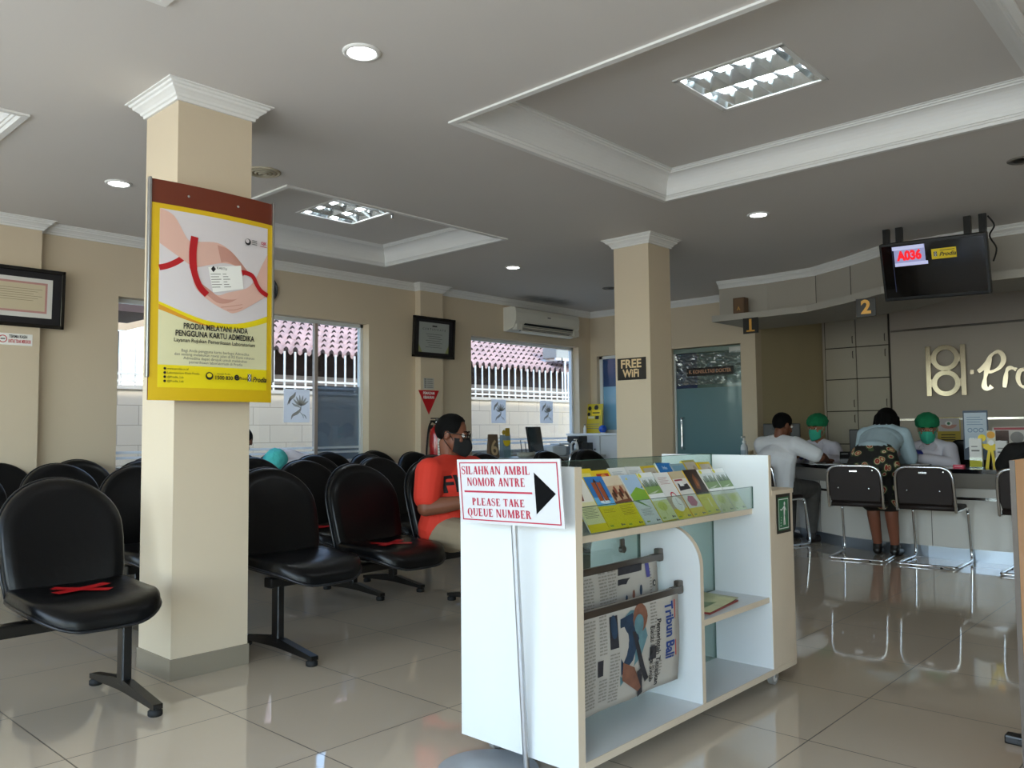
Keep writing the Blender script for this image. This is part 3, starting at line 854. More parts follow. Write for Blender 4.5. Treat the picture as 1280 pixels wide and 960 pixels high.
# newspapers folded over the rods (print laid on the sheet in its own frame)
NEWS = mat('newsprint', '#B0AAA0', .8, var=.05, scale=20)
NEWSINK = mat('newsprint_text', '#8C867E', .8, var=.1)
PHOTO_D = mat('news_photo_dark', '#2B2A30', .7, var=.5, scale=40)
PHOTO_B = mat('news_photo_blue', '#24384E', .7, var=.6, scale=30)
PHOTO_T = mat('news_photo_teal', '#5C7F86', .7, var=.35, scale=25)
PHOTO_R = mat('news_photo_skin', '#7C5240', .7, var=.4, scale=30)
def sheet(x0, x1, y, ztop, zbot, zback, curl):
    m = MB(); n = 14
    prof = []
    for i in range(n + 1): prof.append((y - .010 - curl * math.sin(PI * i / n * .9) * .02 - curl * .012 * i / n, zbot + (ztop - .004 - zbot) * i / n))
    prof += [(y - .007, ztop + .007), (y, ztop + .010), (y + .007, ztop + .007), (y + .011, ztop - .004), (y + .012, zback)]
    xs = [x0 + (x1 - x0) * k / 12 for k in range(13)]
    vs = [(x, p[0] + .004 * math.sin(x * 22 + p[1] * 7) * (1 if p[1] < ztop - .05 else 0), p[1]) for x in xs for p in prof]
    q = len(prof)
    m.add(vs, [(k * q + i, (k + 1) * q + i, (k + 1) * q + i + 1, k * q + i + 1) for k in range(12) for i in range(q - 1)], NEWS, ID, True)
    return m
def news(label, x0, x1, rod, zbot, paint):
    ry, rz = rod
    t = thing('newspaper', label, 'newspaper', (x0, ry, rz), 0, 'newspapers on the stand rods')
    w = x1 - x0
    m = sheet(0, w, 0, 0, zbot - rz, -.12, .6); pg = m.build('page', t, fix=False)
    so = pg.modifiers.new('paper', 'SOLIDIFY'); so.thickness = .0015
    bvh = BVHTree.FromPolygons(m.v, m.f)
    p = MB(); paint(p, w, rz - zbot)
    for i, v in enumerate(p.v):
        hit = bvh.ray_cast(Vector((v.x, -.3, v.z)), Vector((0, 1, 0)))
        if hit[0] is not None: p.v[i] = Vector((v.x, hit[0].y - .0035 - (.0012 if v.y < -.001 else 0) - (.0012 if v.y < -.002 else 0), v.z))
    p.build('print', pg, fix=False)
    return t
def cols(p, xf, x0, x1, y0, y1, ncol=1, step=.008, z=.0, mt=None):
    cw = (x1 - x0) / ncol
    for c in range(ncol):
        y = y1; k = 0
        while y > y0:
            x = x0 + c * cw
            while x < x0 + (c + 1) * cw - .012:
                l = min(random.uniform(.012, .03), x0 + (c + 1) * cw - .006 - x)
                p.rect(x, y - step * .45, x + l, y, mt or NEWSINK, xf, z); x += l + .004
            y -= step; k += 1
def paint_front(p, w, h):
    x0 = w - 0.502; w = 0.502
    xf = face_ny(x0, 0, -h)
    cols(p, xf, -.10, -.005, .02, h - .02, 1, .011)
    RT = lambda x, y: face_ny(x + x0, 0, y - h) @ Matrix.Rotation(-PI / 2, 4, 'Z')
    p.text('Tribun Bali', .075, mat('masthead_blue', '#1E3C7E', .7), RT(w - .075, h * .60), bold=.0022, fit=h * .62, z=.0005)
    for k, (s_, b) in enumerate((('Pemerintah Tetapkan', .0), ('Batas Harga Swab', .0))):
        p.text(s_, .036, INK, RT(w - .145 - .037 * k, h * .40), bold=.0008, fit=h * (.72 - .12 * k), z=.0005)
    p.rect(w - .035, h * .3, w - .028, h * .92, mat('news_red', '#B5433F', .7), xf, .0005)
    p.poly([(.125, .06), (.25, .14), (.29, .20), (.30, h * .55), (.255, h - .03), (.19, h - .02), (.125, h - .05)], PHOTO_T, xf, .0005)
    p.poly([(.125, h - .04), (.20, h - .03), (.235, h * .62), (.19, h * .42), (.125, h * .30)], PHOTO_B, xf, .0015)
    p.poly(arc(.245, h - .055, .045, .05, 0, 360, 16), PHOTO_R, xf, .0015)
    p.poly(arc(.235, h - .075, .03, .035, 0, 360, 14), PHOTO_T, xf, .0025)
    p.poly([(.19, h * .72), (.215, h * .70), (.27, h * .30), (.30, h * .16), (.275, h * .13), (.235, h * .34)], PHOTO_D, xf, .0025)
    p.poly([(.13, .14), (.20, .11), (.25, .03), (.23, .02), (.13, .08)], PHOTO_R, xf, .0025)
    p.poly([(.22, .09), (.25, .10), (.262, .01), (.23, .0)], PHOTO_D, xf, .0028)
    p.rect(.065, h * .60, .11, h * .93, PHOTO_D, xf, .0005); p.poly(arc(.085, h * .82, .018, .04, 0, 360, 12), PHOTO_B, xf, .0015)
    p.rect(.305, h * .34, .345, h * .48, PHOTO_D, xf, .0005)
    p.rect(.0, h * .36, .03, h * .52, PHOTO_D, xf, .0005)
    cols(p, xf, .01, .06, .03, h * .32, 1, .011); cols(p, xf, .065, .12, .02, h * .55, 1, .011); cols(p, xf, .31, .39, .05, h * .30, 1, .011)
    cols(p, xf, .31, .355, h * .5, h * .95, 1, .011); cols(p, xf, .01, .055, h * .56, h * .96, 1, .011)
def paint_rear(p, w, h):
    x0 = w - 0.395; w = 0.395
    xf = face_ny(x0, 0, -h)
    cols(p, xf, -.10, -.005, .02, h - .02, 1, .011)
    RT = lambda x, y: face_ny(x + x0, 0, y - h) @ Matrix.Rotation(-PI / 2, 4, 'Z')
    cols(p, xf, .02, .13, .02, h - .01, 2, .011)
    p.rect(.14, .01, .29, h - .005, PHOTO_D, xf, .0005)
    for k in range(9): p.poly(arc(.16 + .014 * k, .04 + (k * .37 % 1) * .12, .008, .02, 0, 360, 8), PHOTO_R if k % 2 else PHOTO_B, xf, .0015)
    p.rect(.31, h - .06, .335, h - .01, mat('news_violet', '#4B4A8C', .7), xf, .0005)
    p.rect(.30, .04, .325, .10, PHOTO_D, xf, .0005)
    p.text('K', .07, INK, RT(.362, h * .44), bold=.001, z=.0005); p.poly(arc(.362, h * .66, .012, .012, 0, 360, 12), INK, xf, .0005); p.poly(arc(.362, h * .66, .007, .007, 0, 360, 12), NEWS, xf, .0015)
    cols(p, xf, .33, .35, .02, h - .03, 1, .011)
# the rear sheet shows only above the front rod
news('newspaper on the upper rod, mostly hidden by the newspaper in front of it', 2.06, 2.665, RODS[0], .36, paint_rear)
news('newspaper with blue masthead and large worker photo on the lower rod', 2.05, 2.672, RODS[1], .178, paint_front)

# magazine lying on the small shelf
t = thing('magazine', 'dog-eared green and red magazine lying on the small shelf of the stand', 'magazine', (3.00, 1.735, .3845), .12)
m = MB(); m.box((-.15, -.105, 0), (.15, .105, .006), mat('magazine_red', '#8E3B33', .5, var=.2)); m.build('back_pages', t)
m = MB(); n = 8
vs = [(-.15 + .3 * i / n, y, .0075 + .014 * (i / n) ** 3 * (1 if y > 0 else .4) + .003) for i in range(n + 1) for y in (-.105, .105)]
m.add(vs, [(2 * i, 2 * i + 2, 2 * i + 3, 2 * i + 1) for i in range(n)], mat('magazine_cover', '#B9B98A', .4, var=.3, scale=12), ID, True)
o = m.build('cover', t, fix=False); q = o.modifiers.new('paper', 'SOLIDIFY'); q.thickness = .002
m = MB(); m.rect(-.10, -.06, .04, .05, mat('magazine_picture', '#7F8F5C', .4, var=.4, scale=20), Matrix.Translation((0, 0, .0122))); m.build('picture', o)
# ------------------------------------------------------------------ leaflets
LV = Vector((0, .117, .173)).normalized()
def cm(h, **k): return mat('print_' + h.strip('#'), h, .38, var=k.get('var', .05), scale=k.get('scale', 25))
def cover_pics(kind, p, xf):
    R = lambda x0, y0, x1, y1, h, z=.0004, **k: p.rect(x0, y0, x1, y1, cm(h, **k), xf, z)
    P = lambda pts, h, z=.0008, **k: p.poly(pts, cm(h, **k), xf, z)
    W = .106
    def lines(x0, x1, y0, n, h='#8A8A70', st=.006):
        for i in range(n): R(x0, y0 - i * st, x1 - (.012 if i % 2 else 0), y0 - i * st + .0022, h, .001)
    def logos():
        R(.010, .008, .030, .014, '#8FA23A', .001); R(.075, .008, .083, .016, '#3A3F58', .001); R(.085, .009, .098, .014, '#6C6C60', .001)
    if kind == 'blood':
        R(0, 0, W, .21, '#E9E3B0'); R(0, .115, W, .205, '#F1ECE0', .0006); P([(.01, .12), (.05, .12), (.075, .2), (.03, .205)], '#6B2C22', var=.4); P([(.02, .13), (.04, .13), (.05, .17)], '#2E1512', .0012)
        R(0, 0, W, .03, '#E9CF1C', .0006); lines(.012, .09, .095, 8); 
    if kind == 'tubes':
        R(0, .09, W, .21, '#2F78BE'); P([(0, .09), (W, .09), (W, .12), (0, .125)], '#65B4E6'); R(0, 0, W, .09, '#E8D31F', .0006)
        for x in (.026, .056): P([(x, .11), (x + .022, .11), (x + .022, .185), (x, .185)], '#A4532C', .0012, var=.15); P([(x + .022, .105), (x + .026, .105), (x + .026, .19), (x + .022, .19)], '#3B2420', .0014)
        P([(.04, .185), (.06, .185), (.05, .202)], '#3A2A2A', .0015); P(arc(.055, .106, .03, .008, 0, 360, 12), '#D9ECF8', .001); lines(.015, .08, .075, 3, '#B59E10'); logos()
    if kind == 'children':
        R(0, .095, W, .21, '#C8A98A', var=.15); R(0, .17, W, .21, '#DCCBB0', .0006)
        for k in range(7): P(arc(.015 + .013 * k, .125 + .012 * (k % 3), .008, .018, 0, 360, 10), ('#6B3F2A', '#4A2C22', '#8C4A36')[k % 3], .001 + .0001 * k, var=.3)
        P([(0, .095), (W, .095), (W, .112), (0, .105)], '#7A4630'); R(0, 0, W, .095, '#E8D31F', .0006); lines(.012, .09, .085, 7, '#A8920E'); logos()
    if kind == 'hill':
        R(0, .10, W, .21, '#A9C4DE'); R(0, 0, W, .10, '#DCDFE0', .0006); P([(0, .10), (W, .10), (W, .14), (.06, .155), (0, .125)], '#86B03C', .0009, var=.12); P([(.0, .10), (.09, .06), (.03, .10)], '#5E8F34', .001)
        P([(.02, .19), (.035, .188), (.03, .20)], '#D9D04A', .001); lines(.012, .08, .06, 5, '#9AA0A4'); P([(.09, .15), (.10, .15), (.10, .16)], '#2E3D66', .0012); logos()
    if kind in ('park', 'city'):
        R(0, .10, W, .21, '#DDE4E4'); R(0, .19, W, .21, '#EDF0EE', .0006)
        for k in range(10): P([(.0105 * k, .145), (.0105 * k + .0105, .145), (.0105 * k + .008, .165 + .012 * ((k * 7) % 4) / 2), (.0105 * k + .003, .167 + .011 * ((k * 5) % 4) / 2)], ('#4F6B45', '#6E7F6C', '#3E5638')[k % 3], .0008)
        R(0, .115, W, .147, '#83A25A' if kind == 'park' else '#7E9A66', .001, var=.2); P([(.01, .118), (.04, .122), (.09, .13), (.05, .117)], '#C4CDB4', .0013)
        R(0, .085, W, .115, '#F0F1EE', .0012); R(0, 0, W, .085, '#D9DDA6', .0006); P(arc(.05, .06, .03, .02, 0, 360, 14), '#C9D36A', .0012); P([(.05, .02), (.052, .02), (.054, .06), (.05, .06)], '#AEB45E', .0014)
        P(arc(.012, .198, .01, .01, 0, 360, 10), '#D9D22E', .0016); logos()
    if kind == 'clock':
        R(0, .08, W, .21, '#E6E4E0'); lines(.012, .08, .185, 5, '#B98A88', .007); R(0, 0, W, .045, '#E0CB2A', .0006); R(0, .045, W, .10, '#CDBCA8', .0006)
        P(arc(.055, .066, .034, .034, 0, 360, 18), '#F3F1EE', .001); P(arc(.055, .10, .02, .02, 0, 180, 10), '#C2273A', .0012); P(arc(.055, .10, .014, .014, 0, 180, 10), '#E6E4E0', .0014)
        stroke(p, [(.055, .066), (.055, .09)], .002, cm('#6C6C6C'), xf, .0016); stroke(p, [(.055, .066), (.07, .06)], .002, cm('#6C6C6C'), xf, .0016); logos()
    if kind == 'scribble':
        R(0, .04, W, .21, '#E2DFD8'); R(0, .175, W, .21, '#C9B894', .0006); R(.01, .165, .07, .172, '#A3303C', .001); P([(.01, .12), (.095, .125), (.09, .15), (.05, .145), (.02, .155)], '#26262C', .001, var=.3); P([(.03, .14), (.06, .14), (.05, .165), (.03, .16)], '#E9E9E6', .0013)
        P([(.025, .05), (.06, .045), (.085, .06), (.075, .09), (.04, .095), (.02, .075)], '#B65A78', .001, var=.25); R(0, 0, W, .04, '#E6CC24', .0006); logos()
    if kind == 'dark':
        R(0, .09, W, .21, '#33231F', var=.2); P([(.03, .12), (.055, .11), (.075, .15), (.06, .19), (.04, .17)], '#7A4A2C', .001, var=.4); P([(.045, .13), (.06, .13), (.055, .17)], '#A8683C', .0013, var=.3); R(0, 0, W, .09, '#D9D238', .0006); R(.062, .03, .068, .07, '#EFEDC0', .001); lines(.012, .06, .075, 3, '#B0A628'); logos()
    if kind == 'plain_yellow': R(0, 0, W, .21, '#E8CB1E'); R(.01, .15, .09, .19, '#F1E27A', .0006); lines(.015, .085, .14, 4, '#B89A10')
    if kind == 'yellow_red': R(0, 0, W, .21, '#E6C41C'); R(.02, .165, .095, .195, '#B8372C', .0006); P(arc(.06, .18, .018, .012, 0, 360, 12), '#E8A23A', .001)
    if kind == 'white_sheet': R(0, 0, W, .21, '#DEDFDD'); lines(.012, .08, .19, 3, '#A9B0B4')
    if kind == 'grey_yellow': R(0, 0, W, .21, '#CDB21E'); R(.012, .15, .098, .2, '#B6AC9C', .0006, var=.2); P(arc(.075, .17, .012, .012, 0, 360, 10), '#9C8C7C', .001)
    if kind == 'blue': R(0, 0, W, .21, '#1E6FB4'); R(.0, .12, W, .15, '#6FB2DC', .0006); p.text('Info', .022, cm('#EAF3FA'), xf @ Matrix.Translation((.05, .185, 0)), z=.001)
    if kind == 'tan': R(0, 0, W, .21, '#B99C62'); R(.01, .14, .09, .2, '#8C6E42', .0006, var=.3); P([(.03, .16), (.05, .2), (.07, .16)], '#E3C23A', .001)
    if kind == 'blue_grey': R(0, 0, W, .21, '#8EA6AE'); R(.01, .15, .098, .2, '#6F98AE', .0006, var=.2); R(0, .0, W, .13, '#CDB82E', .0006)
def leaflet(kind, x, lift, depth, thick, label, roll=0.0, edge='#E8E4DA'):
    """a little stack of one leaflet leaning on the slope of the shelf"""
    nrm = Vector((1, 0, 0)).cross(LV)
    o = Vector((x, 1.662, .7575)) + LV * lift - nrm * depth
    t = thing('leaflet', label, 'leaflet', o, 0, 'leaflets leaning in the two tiers of the stand')
    xf = FR((0, 0, 0), (1, 0, 0), LV) @ Matrix.Rotation(math.radians(roll), 4, 'Z')
    m = MB(); m.box((0, 0, -thick), (.106, .21, 0), cm(edge), xf); m.build('paper_stack', t)
    p = MB(); cover_pics(kind, p, xf); p.build('cover_print', t, fix=False)
XS = [2.182, 2.292, 2.402, 2.518, 2.632, 2.742, 2.858, 2.972, 3.092, 3.206]
FRONT = [('blood', 'leaflet with dark red picture, half hidden behind the side panel of the stand', '#E8E4DA', .004), ('tubes', 'leaflet with bright blue top and two brown tubes', '#E6C81C', .006), ('children', 'leaflet with tan photo of children over yellow text', '#E6C21C', .018),
         ('hill', 'leaflet with pale sky and a curved green hill', '#DEDFDD', .006), ('park', 'leaflet with green park photo, beside the green hill one', '#E8D01E', .010), ('clock', 'pale leaflet with a round white dial and yellow foot', '#E4E2DC', .006),
         ('scribble', 'leaflet with black photo and pink blot below it', '#E8A81C', .020), ('dark', 'leaflet with dark brown picture above yellow foot', '#E8C21C', .018), ('city', 'pale green skyline leaflet beside the dark brown one', '#E4E2DC', .006), ('city', 'pale green skyline leaflet at the end of the row against the white panel', '#E4E2DC', .006)]
for i, (k, lab, ed, th) in enumerate(FRONT):
    leaflet(k, XS[i], .002 + .004 * (i % 3 == 1), 0.0 + .001 * i, th, lab, (0, -1, .6, 0, .4, -.5, .5, 0, .3, 0)[i], ed)
BACKROW = [('tan', 'tan leaflet with mountain in the rear tier, first from the sign end', 0), ('plain_yellow', 'plain yellow leaflet in the rear tier next to the tan one', 1.5), ('plain_yellow', 'plain yellow leaflet in the rear tier touching the yellow and red one', -1), ('yellow_red', 'yellow leaflet with red panel in the rear tier', .5), ('white_sheet', 'white leaflet in the rear tier next to the yellow and red one', 0),
           ('white_sheet', 'white leaflet in the rear tier next to the one with grey picture', -1.5), ('grey_yellow', 'yellow leaflet with grey picture in the rear tier beside the blue one', 1), ('blue', 'bright blue leaflet standing up in the rear tier', -3), ('blue_grey', 'blue-grey leaflet in the rear tier right after the bright blue one', 0), ('grey_yellow', 'yellow leaflet with grey picture, tallest in the rear tier', .5), ('grey_yellow', 'yellow leaflet with grey picture at the end of the rear tier', -1)]
for i, (k, lab, ro) in enumerate(BACKROW):
    leaflet(k, 2.085 + i * .1085, (.058, .066, .060, .048, .054, .056, .052, .066, .054, .068, .054)[i], .034 + .001 * (i % 2), .010, lab, ro, '#E6C21C' if 'yellow' in k else '#E4E2DC')
m = KB()
nr = Vector((1, 0, 0)).cross(LV); a = Vector((0, 1.662, .757)) - nr * .048; b = a + LV * .155
m.add([kx(KX0 + .036, a.y, a.z), kx(KX1 - .024, a.y, a.z), kx(KX1 - .024, b.y, b.z), kx(KX0 + .036, b.y, b.z)], [(0, 1, 2, 3)], WHITE_LAM)
o = m.build('leaflet_rest', kiosk); q = o.modifiers.new('thick', 'SOLIDIFY'); q.thickness = .003

# ------------------------------------------------------------------ queue sign on a pole (seriffed lettering drawn stroke by stroke)
def serif_word(mb, word, m, xf, height, x_center, y, z, width=None):
    TK, TN, SH, SO = .205, .095, .055, .038
    polys = []; x = 0.0
    def L(ch):
        g = []
        def rect(a, b, c, d): g.append([(a, b), (c, b), (c, d), (a, d)])
        def serif(xa, xb, yb): rect(xa - SO, 0 if yb == 0 else 1 - SH, xb + SO, SH if yb == 0 else 1)
        def stem(a, w=TK, t=True, b=True):
            rect(a, 0, a + w, 1)
            if b: serif(a, a + w, 0)
            if t: serif(a, a + w, 1)
        def diag(xa, ya, xb, yb, w): g.append([(xa, ya), (xa + w, ya), (xb + w, yb), (xb, yb)])
        def ring(cx, cy, rx, ry, tx, ty, a0, a1, n=20):
            o = arc(cx, cy, rx, ry, a0, a1, n); i_ = arc(cx, cy, rx - tx, ry - ty, a0, a1, n)
            for k in range(n): g.append([o[k], o[k + 1], i_[k + 1], i_[k]])
        w = .7
        if ch == 'I': stem(.08); w = .33
        elif ch == 'L': stem(.08); rect(.08, 0, .58, TN); g.append([(.52, 0), (.60, 0), (.60, .3), (.565, .3)]); w = .66
        elif ch == 'E': stem(.08); rect(.08, 0, .58, TN); rect(.08, 1 - TN, .57, 1); rect(.2, .47, .42, .53); rect(.4, .38, .44, .62); g.append([(.52, 0), (.60, 0), (.60, .28), (.565, .28)]); g.append([(.53, 1), (.585, 1), (.585, .75), (.555, .75)]); w = .67
        elif ch == 'T': stem(.26, t=False); rect(.03, 1 - TN, .66, 1); g.append([(.03, 1), (.085, 1), (.06, .72), (.03, .72)]); g.append([(.66, 1), (.605, 1), (.63, .72), (.66, .72)]); w = .69
        elif ch == 'H': stem(.08); stem(.55); rect(.2, .455, .6, .545); w = .8
        elif ch == 'N': stem(.10, TN); diag(.07, 1, .56, 0, TK); stem(.63, TN, b=False); serif(.07, .12, 1); w = .80
        elif ch == 'M': stem(.08, TN); diag(.09, 1, .39, 0, TK); diag(.76, 1, .42, 0, TN); stem(.74, TK); w = 1.0
        elif ch == 'A': diag(.08, 0, .335, 1, TN); diag(.48, 0, .30, 1, TK + .02); rect(.17, .30, .56, .355); serif(.08, .14, 0); serif(.5, .63, 0); w = .72
        elif ch == 'K': stem(.08); diag(.24, .45, .56, 1, TN); diag(.50, 0, .30, .60, TK); serif(.54, .62, 1); serif(.5, .66, 0); w = .77
        elif ch in 'PRB':
            stem(.08); ring(.28, .74, .31, .26, TK, TN, -90, 90); rect(.2, 1 - TN, .3, 1); rect(.2, .48, .3, .48 + TN); w = .64
            if ch == 'R': diag(.52, 0, .30, .52, TK); serif(.52, .66, 0); w = .76
            if ch == 'B': ring(.29, .27, .35, .27, TK, TN, -90, 90); rect(.2, 0, .3, TN); w = .70
        elif ch in 'OQ':
            ring(.39, .5, .36, .515, TK, .05, 0, 360, 28); w = .78
            if ch == 'Q': g.append([(.30, .02), (.42, .02), (.62, -.22), (.80, -.2), (.78, -.26), (.56, -.27)])
        elif ch == 'U': rect(.10, .28, .10 + TK, 1); serif(.10, .10 + TK, 1); rect(.58, .28, .58 + TN, 1); serif(.58, .58 + TN, 1); ring(.37, .30, .27, .315, TK * .8, TN, 180, 360, 16); w = .76
        elif ch == 'S':
            c = spline([(.53, .80), (.47, .93), (.31, .975), (.15, .90), (.12, .73), (.24, .59), (.42, .47), (.52, .32), (.46, .10), (.28, .025), (.13, .09), (.06, .24)], 4); k = len(c)
            ws = [.05 + .11 * math.exp(-((i / (k - 1) - .5) / .22) ** 2) + .02 for i in range(k)]
            o = ribbon(c, ws)
            for i in range(k - 1): g.append([o[i], o[i + 1], o[2 * k - 2 - i], o[2 * k - 1 - i]])
            g.append([(.50, .98), (.54, .98), (.55, .70), (.52, .70)]); g.append([(.05, .02), (.09, .02), (.07, .31), (.04, .31)]); w = .62
        elif ch == ' ': w = .30
        return g, w
    for ch in word:
        g, w = L(ch)
        polys += [[(px + x, py) for px, py in q] for q in g]; x += w + .035
    sx = height if width is None else width / x
    for q in polys: mb.poly([(x_center + (px - x / 2) * sx, y + py * height) for px, py in q], m, xf, z)

qs = thing('queue_sign', 'white sign board with red lettering and black arrow on a leaning steel pole', 'sign', (1.955, 1.80, 0))
PLATE = mat('galvanised_plate', '#A2A7AB', .4, .15, var=.08, scale=12)
MAG = mat('crimson_print', '#A81638', .5, var=.03)
m = MB(); m.cyl((-.03, .10, .003), (-.03, .10, .011), .165, PLATE, 36); m.cyl((.016, -.027, .011), (.0155, -.027, .03), .02, PLATE, 16); m.build('base_plate', qs)
m = MB(); m.cyl((.016, -.027, .012), (-.040, -.025, .97), .0105, STEEL, 14); m.build('pole', qs)
c = Vector((-.050, -.017, .907))
xf = FR(c, (0, -1, 0), (-.070, 0, 1)) @ Matrix.Rotation(math.radians(1.2), 4, 'Z')
m = MB(); m.box((-.225, -.105, -.004), (.225, .105, .0), mat('sign_white', '#C6C5C7', .4, var=.01), xf); bd = m.build('board', qs)
m = MB(); z = .0008
m2 = .214
for a, b in (((-m2, -.096), (m2, -.092)), ((-m2, .092), (m2, .096)), ((-m2, -.096), (-m2 + .0045, .096)), ((m2 - .0045, -.096), (m2, .096))): m.rect(a[0], a[1], b[0], b[1], MAG, xf, z)
m.rect(-.198, -.004, .105, .002, MAG, xf, z)
serif_word(m, 'SILAHKAN AMBIL', MAG, xf, .027, -.052, .056, z, .308)
serif_word(m, 'NOMOR ANTRE', MAG, xf, .027, -.052, .018, z, .262)
serif_word(m, 'PLEASE TAKE', MAG, xf, .024, -.047, -.046, z, .236)
serif_word(m, 'QUEUE NUMBER', MAG, xf, .026, -.047, -.082, z, .286)
m.build('lettering', bd, fix=False)
m = MB(); m.poly([(.117, -.066), (.117, .064), (.200, -.001)], mat('arrow_black', '#050506', .7, spec=.1), xf, z); m.build('arrow', bd, fix=False)

# ------------------------------------------------------------------ poster on the pillar
ps = thing('advertising_poster', 'large yellow-framed poster with cupped hands and red ribbon on the pillar', 'poster', (1.825, 3.57, 1.745))
PW, PH = .60, .985
def bow(x): return -.022 * (1 - (2 * x / PW) ** 2)
def bent(m):
    for i, v in enumerate(m.v): m.v[i] = Vector((v.x, v.y + bow(max(-PW / 2, min(PW / 2, v.x))), v.z))
    return m
def grid_sheet(x0, z0, x1, z1, y, mt, n=14):
    m = MB(); vs = []
    for i in range(n + 1):
        x = x0 + (x1 - x0) * i / n; vs += [(x, y, z0), (x, y, z1)]
    m.add(vs, [(2 * i, 2 * i + 2, 2 * i + 3, 2 * i + 1) for i in range(n)], mt)
    return m
ORANGE = mat('orange_print', '#DB9A2C', .4, var=.04); PY = mat('poster_yellow', '#D9B312', .4, var=.03); PY2 = mat('poster_bright_yellow', '#EBD414', .4, var=.03)
m = bent(grid_sheet(-PW / 2, -PH / 2, PW / 2, PH / 2, .004, mat('maroon_board', '#6B2A12', .5, var=.08)))
o = m.build('backing_board', ps, fix=False); q = o.modifiers.new('thick', 'SOLIDIFY'); q.thickness = .006
for x in (-PW / 2 - .004, PW / 2 + .004): m = MB(); m.rbox((x - .006, -.008, -PH / 2 + .10), (x + .006, .014, PH / 2 + .004), .003, STEEL); m.build('side_rail', ps)
for x in (-.14, .10): m = MB(); m.cyl((x, -.004 + bow(x), .435), (x, -.010 + bow(x), .435), .006, CHROME, 10); m.build('screw', ps)
# printed sheet
def flat2(m, fine=.05):
    """cut print into narrow vertical strips so it can follow the bow"""
    bm = bmesh.new(); me = m.make('x'); bm.from_mesh(me)
    for k in range(1, 14):
        x = -PW / 2 + PW * k / 14
        bmesh.ops.bisect_plane(bm, geom=list(bm.verts) + list(bm.edges) + list(bm.faces), plane_co=(x, 0, 0), plane_no=(1, 0, 0))
    n_ = MB(); n_.v = [v.co.copy() for v in bm.verts]; bm.verts.index_update()
    n_.f = [[v.index for v in f.verts] for f in bm.faces]; n_.mi = [f.material_index for f in bm.faces]; n_.sm = [False] * len(n_.f); n_.mats = list(m.mats)
    bm.free(); bpy.data.meshes.remove(me)
    return bent(n_)
p = MB(); X = face_ny(0, 0, 0)
Z = [0]
def nz():
    Z[0] += .0004; return .001 + Z[0]
p.rect(-PW / 2, -PH / 2, PW / 2, .385, PY, X, nz())
p.rect(-.262, -.435, .270, .362, mat('poster_cream', '#DED9B0', .4, var=.03), X, nz())
p.rect(-.262, -.435, .270, -.335, PY2, X, nz())
LIL = mat('poster_lilac', '#D9D2D6', .4, var=.04, scale=4)
lowarc = [(-.262 + .532 * i / 16, -.055 - .075 * math.sin(PI * (i / 16) ** 1.05 * .93)) for i in range(17)]
p.poly([(a[0], a[1] - .035 * (1 - i / 24)) for i, a in enumerate(lowarc)] + [(.270, .0), (-.262, -.01)], ORANGE, X, nz())
p.poly([(a[0], a[1] - .012 - .018 * i / 16) for i, a in enumerate(lowarc)] + [(.270, .04), (-.262, .0)], PY2, X, nz())
p.poly(lowarc + [(.270, .362), (-.262, .362)], LIL, X, nz())
SK1 = mat('poster_skin', '#DDB3A6', .45, var=.07, scale=7); SK2 = mat('poster_skin_deep', '#C79386', .45, var=.08, scale=8)
BL = mat('poster_ribbon', '#B3161F', .4, var=.12, scale=10)
S = lambda pts, w, mt: stroke(p, spline(pts, 6), w, mt, X, nz())
S([(-.262, .095), (-.225, .108), (-.18, .135), (-.135, .175)], .026, BL)
p.poly(spline([(-.262, .362), (-.20, .335), (-.14, .24), (-.10, .235), (.0, .245), (.07, .215), (.13, .16), (.165, .125), (.10, .148), (.05, .155), (.01, .150), (-.04, .135), (-.11, .118), (-.18, .155), (-.262, .205)], 5), SK1, X, nz())
p.poly(spline([(.0, .235), (.07, .215), (.16, .128), (.11, .145), (.05, .162), (.02, .155)], 4), SK2, X, nz())
p.poly(spline([(.270, .235), (.235, .17), (.20, .10), (.15, .05), (.06, .02), (.0, -.0), (-.06, .035), (-.11, .07), (-.10, .02), (-.03, -.035), (.05, -.07), (.09, -.075), (.16, -.04), (.27, .03)], 5), SK1, X, nz())
p.poly(spline([(-.10, .055), (-.05, .03), (.02, -.012), (.09, -.01), (.12, .005), (.06, -.03), (.0, -.035), (-.06, .005)], 4), SK2, X, nz())
for q in ([(.02, .225), (.09, .19), (.14, .145)], [(.04, .205), (.09, .178), (.13, .15)], [(.02, -.055), (.07, -.045), (.13, -.03)], [(.05, -.065), (.09, -.06), (.13, -.045)]): S(q, .0035, SK2)
p.poly([(-.045, .125), (.12, .155), (.135, .045), (-.02, .01)], WHITE, X, nz())
zz = nz()
for k in range(6): p.rect(-.02, .035 + .012 * k, .02 + .01 * (k % 2), .038 + .012 * k, GREYINK, X @ Matrix.Rotation(.14, 4, 'Z'), zz); p.rect(.04, .035 + .012 * k, .075 - .008 * (k % 3), .038 + .012 * k, GREYINK, X @ Matrix.Rotation(.14, 4, 'Z'), zz)
p.poly([(-.032, .118), (-.02, .104), (-.008, .120), (-.02, .134)], INK, X, nz()); p.text('KARTU', .016, INK, X @ Matrix.Translation((.022, .126, 0)), z=nz())
S([(-.11, .255), (-.118, .18), (-.112, .10), (-.085, .03), (-.05, -.005)], [.034] * 12 + [.030] * 13, BL)
S([(.13, .125), (.18, .115), (.21, .07), (.235, .045), (.270, .030)], .022, BL)
p.poly([(.12, .135), (.145, .135), (.13, .105)], BL, X, nz())
p.poly(arc(.155, .275, .016, .016, 0, 360, 16), INK, X, nz()); p.poly(arc(.152, .279, .010, .010, 0, 360, 14), LIL, X, nz())
zz = nz()
for k in range(3): p.rect(.178, .266 + .009 * k, .205, .270 + .009 * k, GREYINK, X, zz)
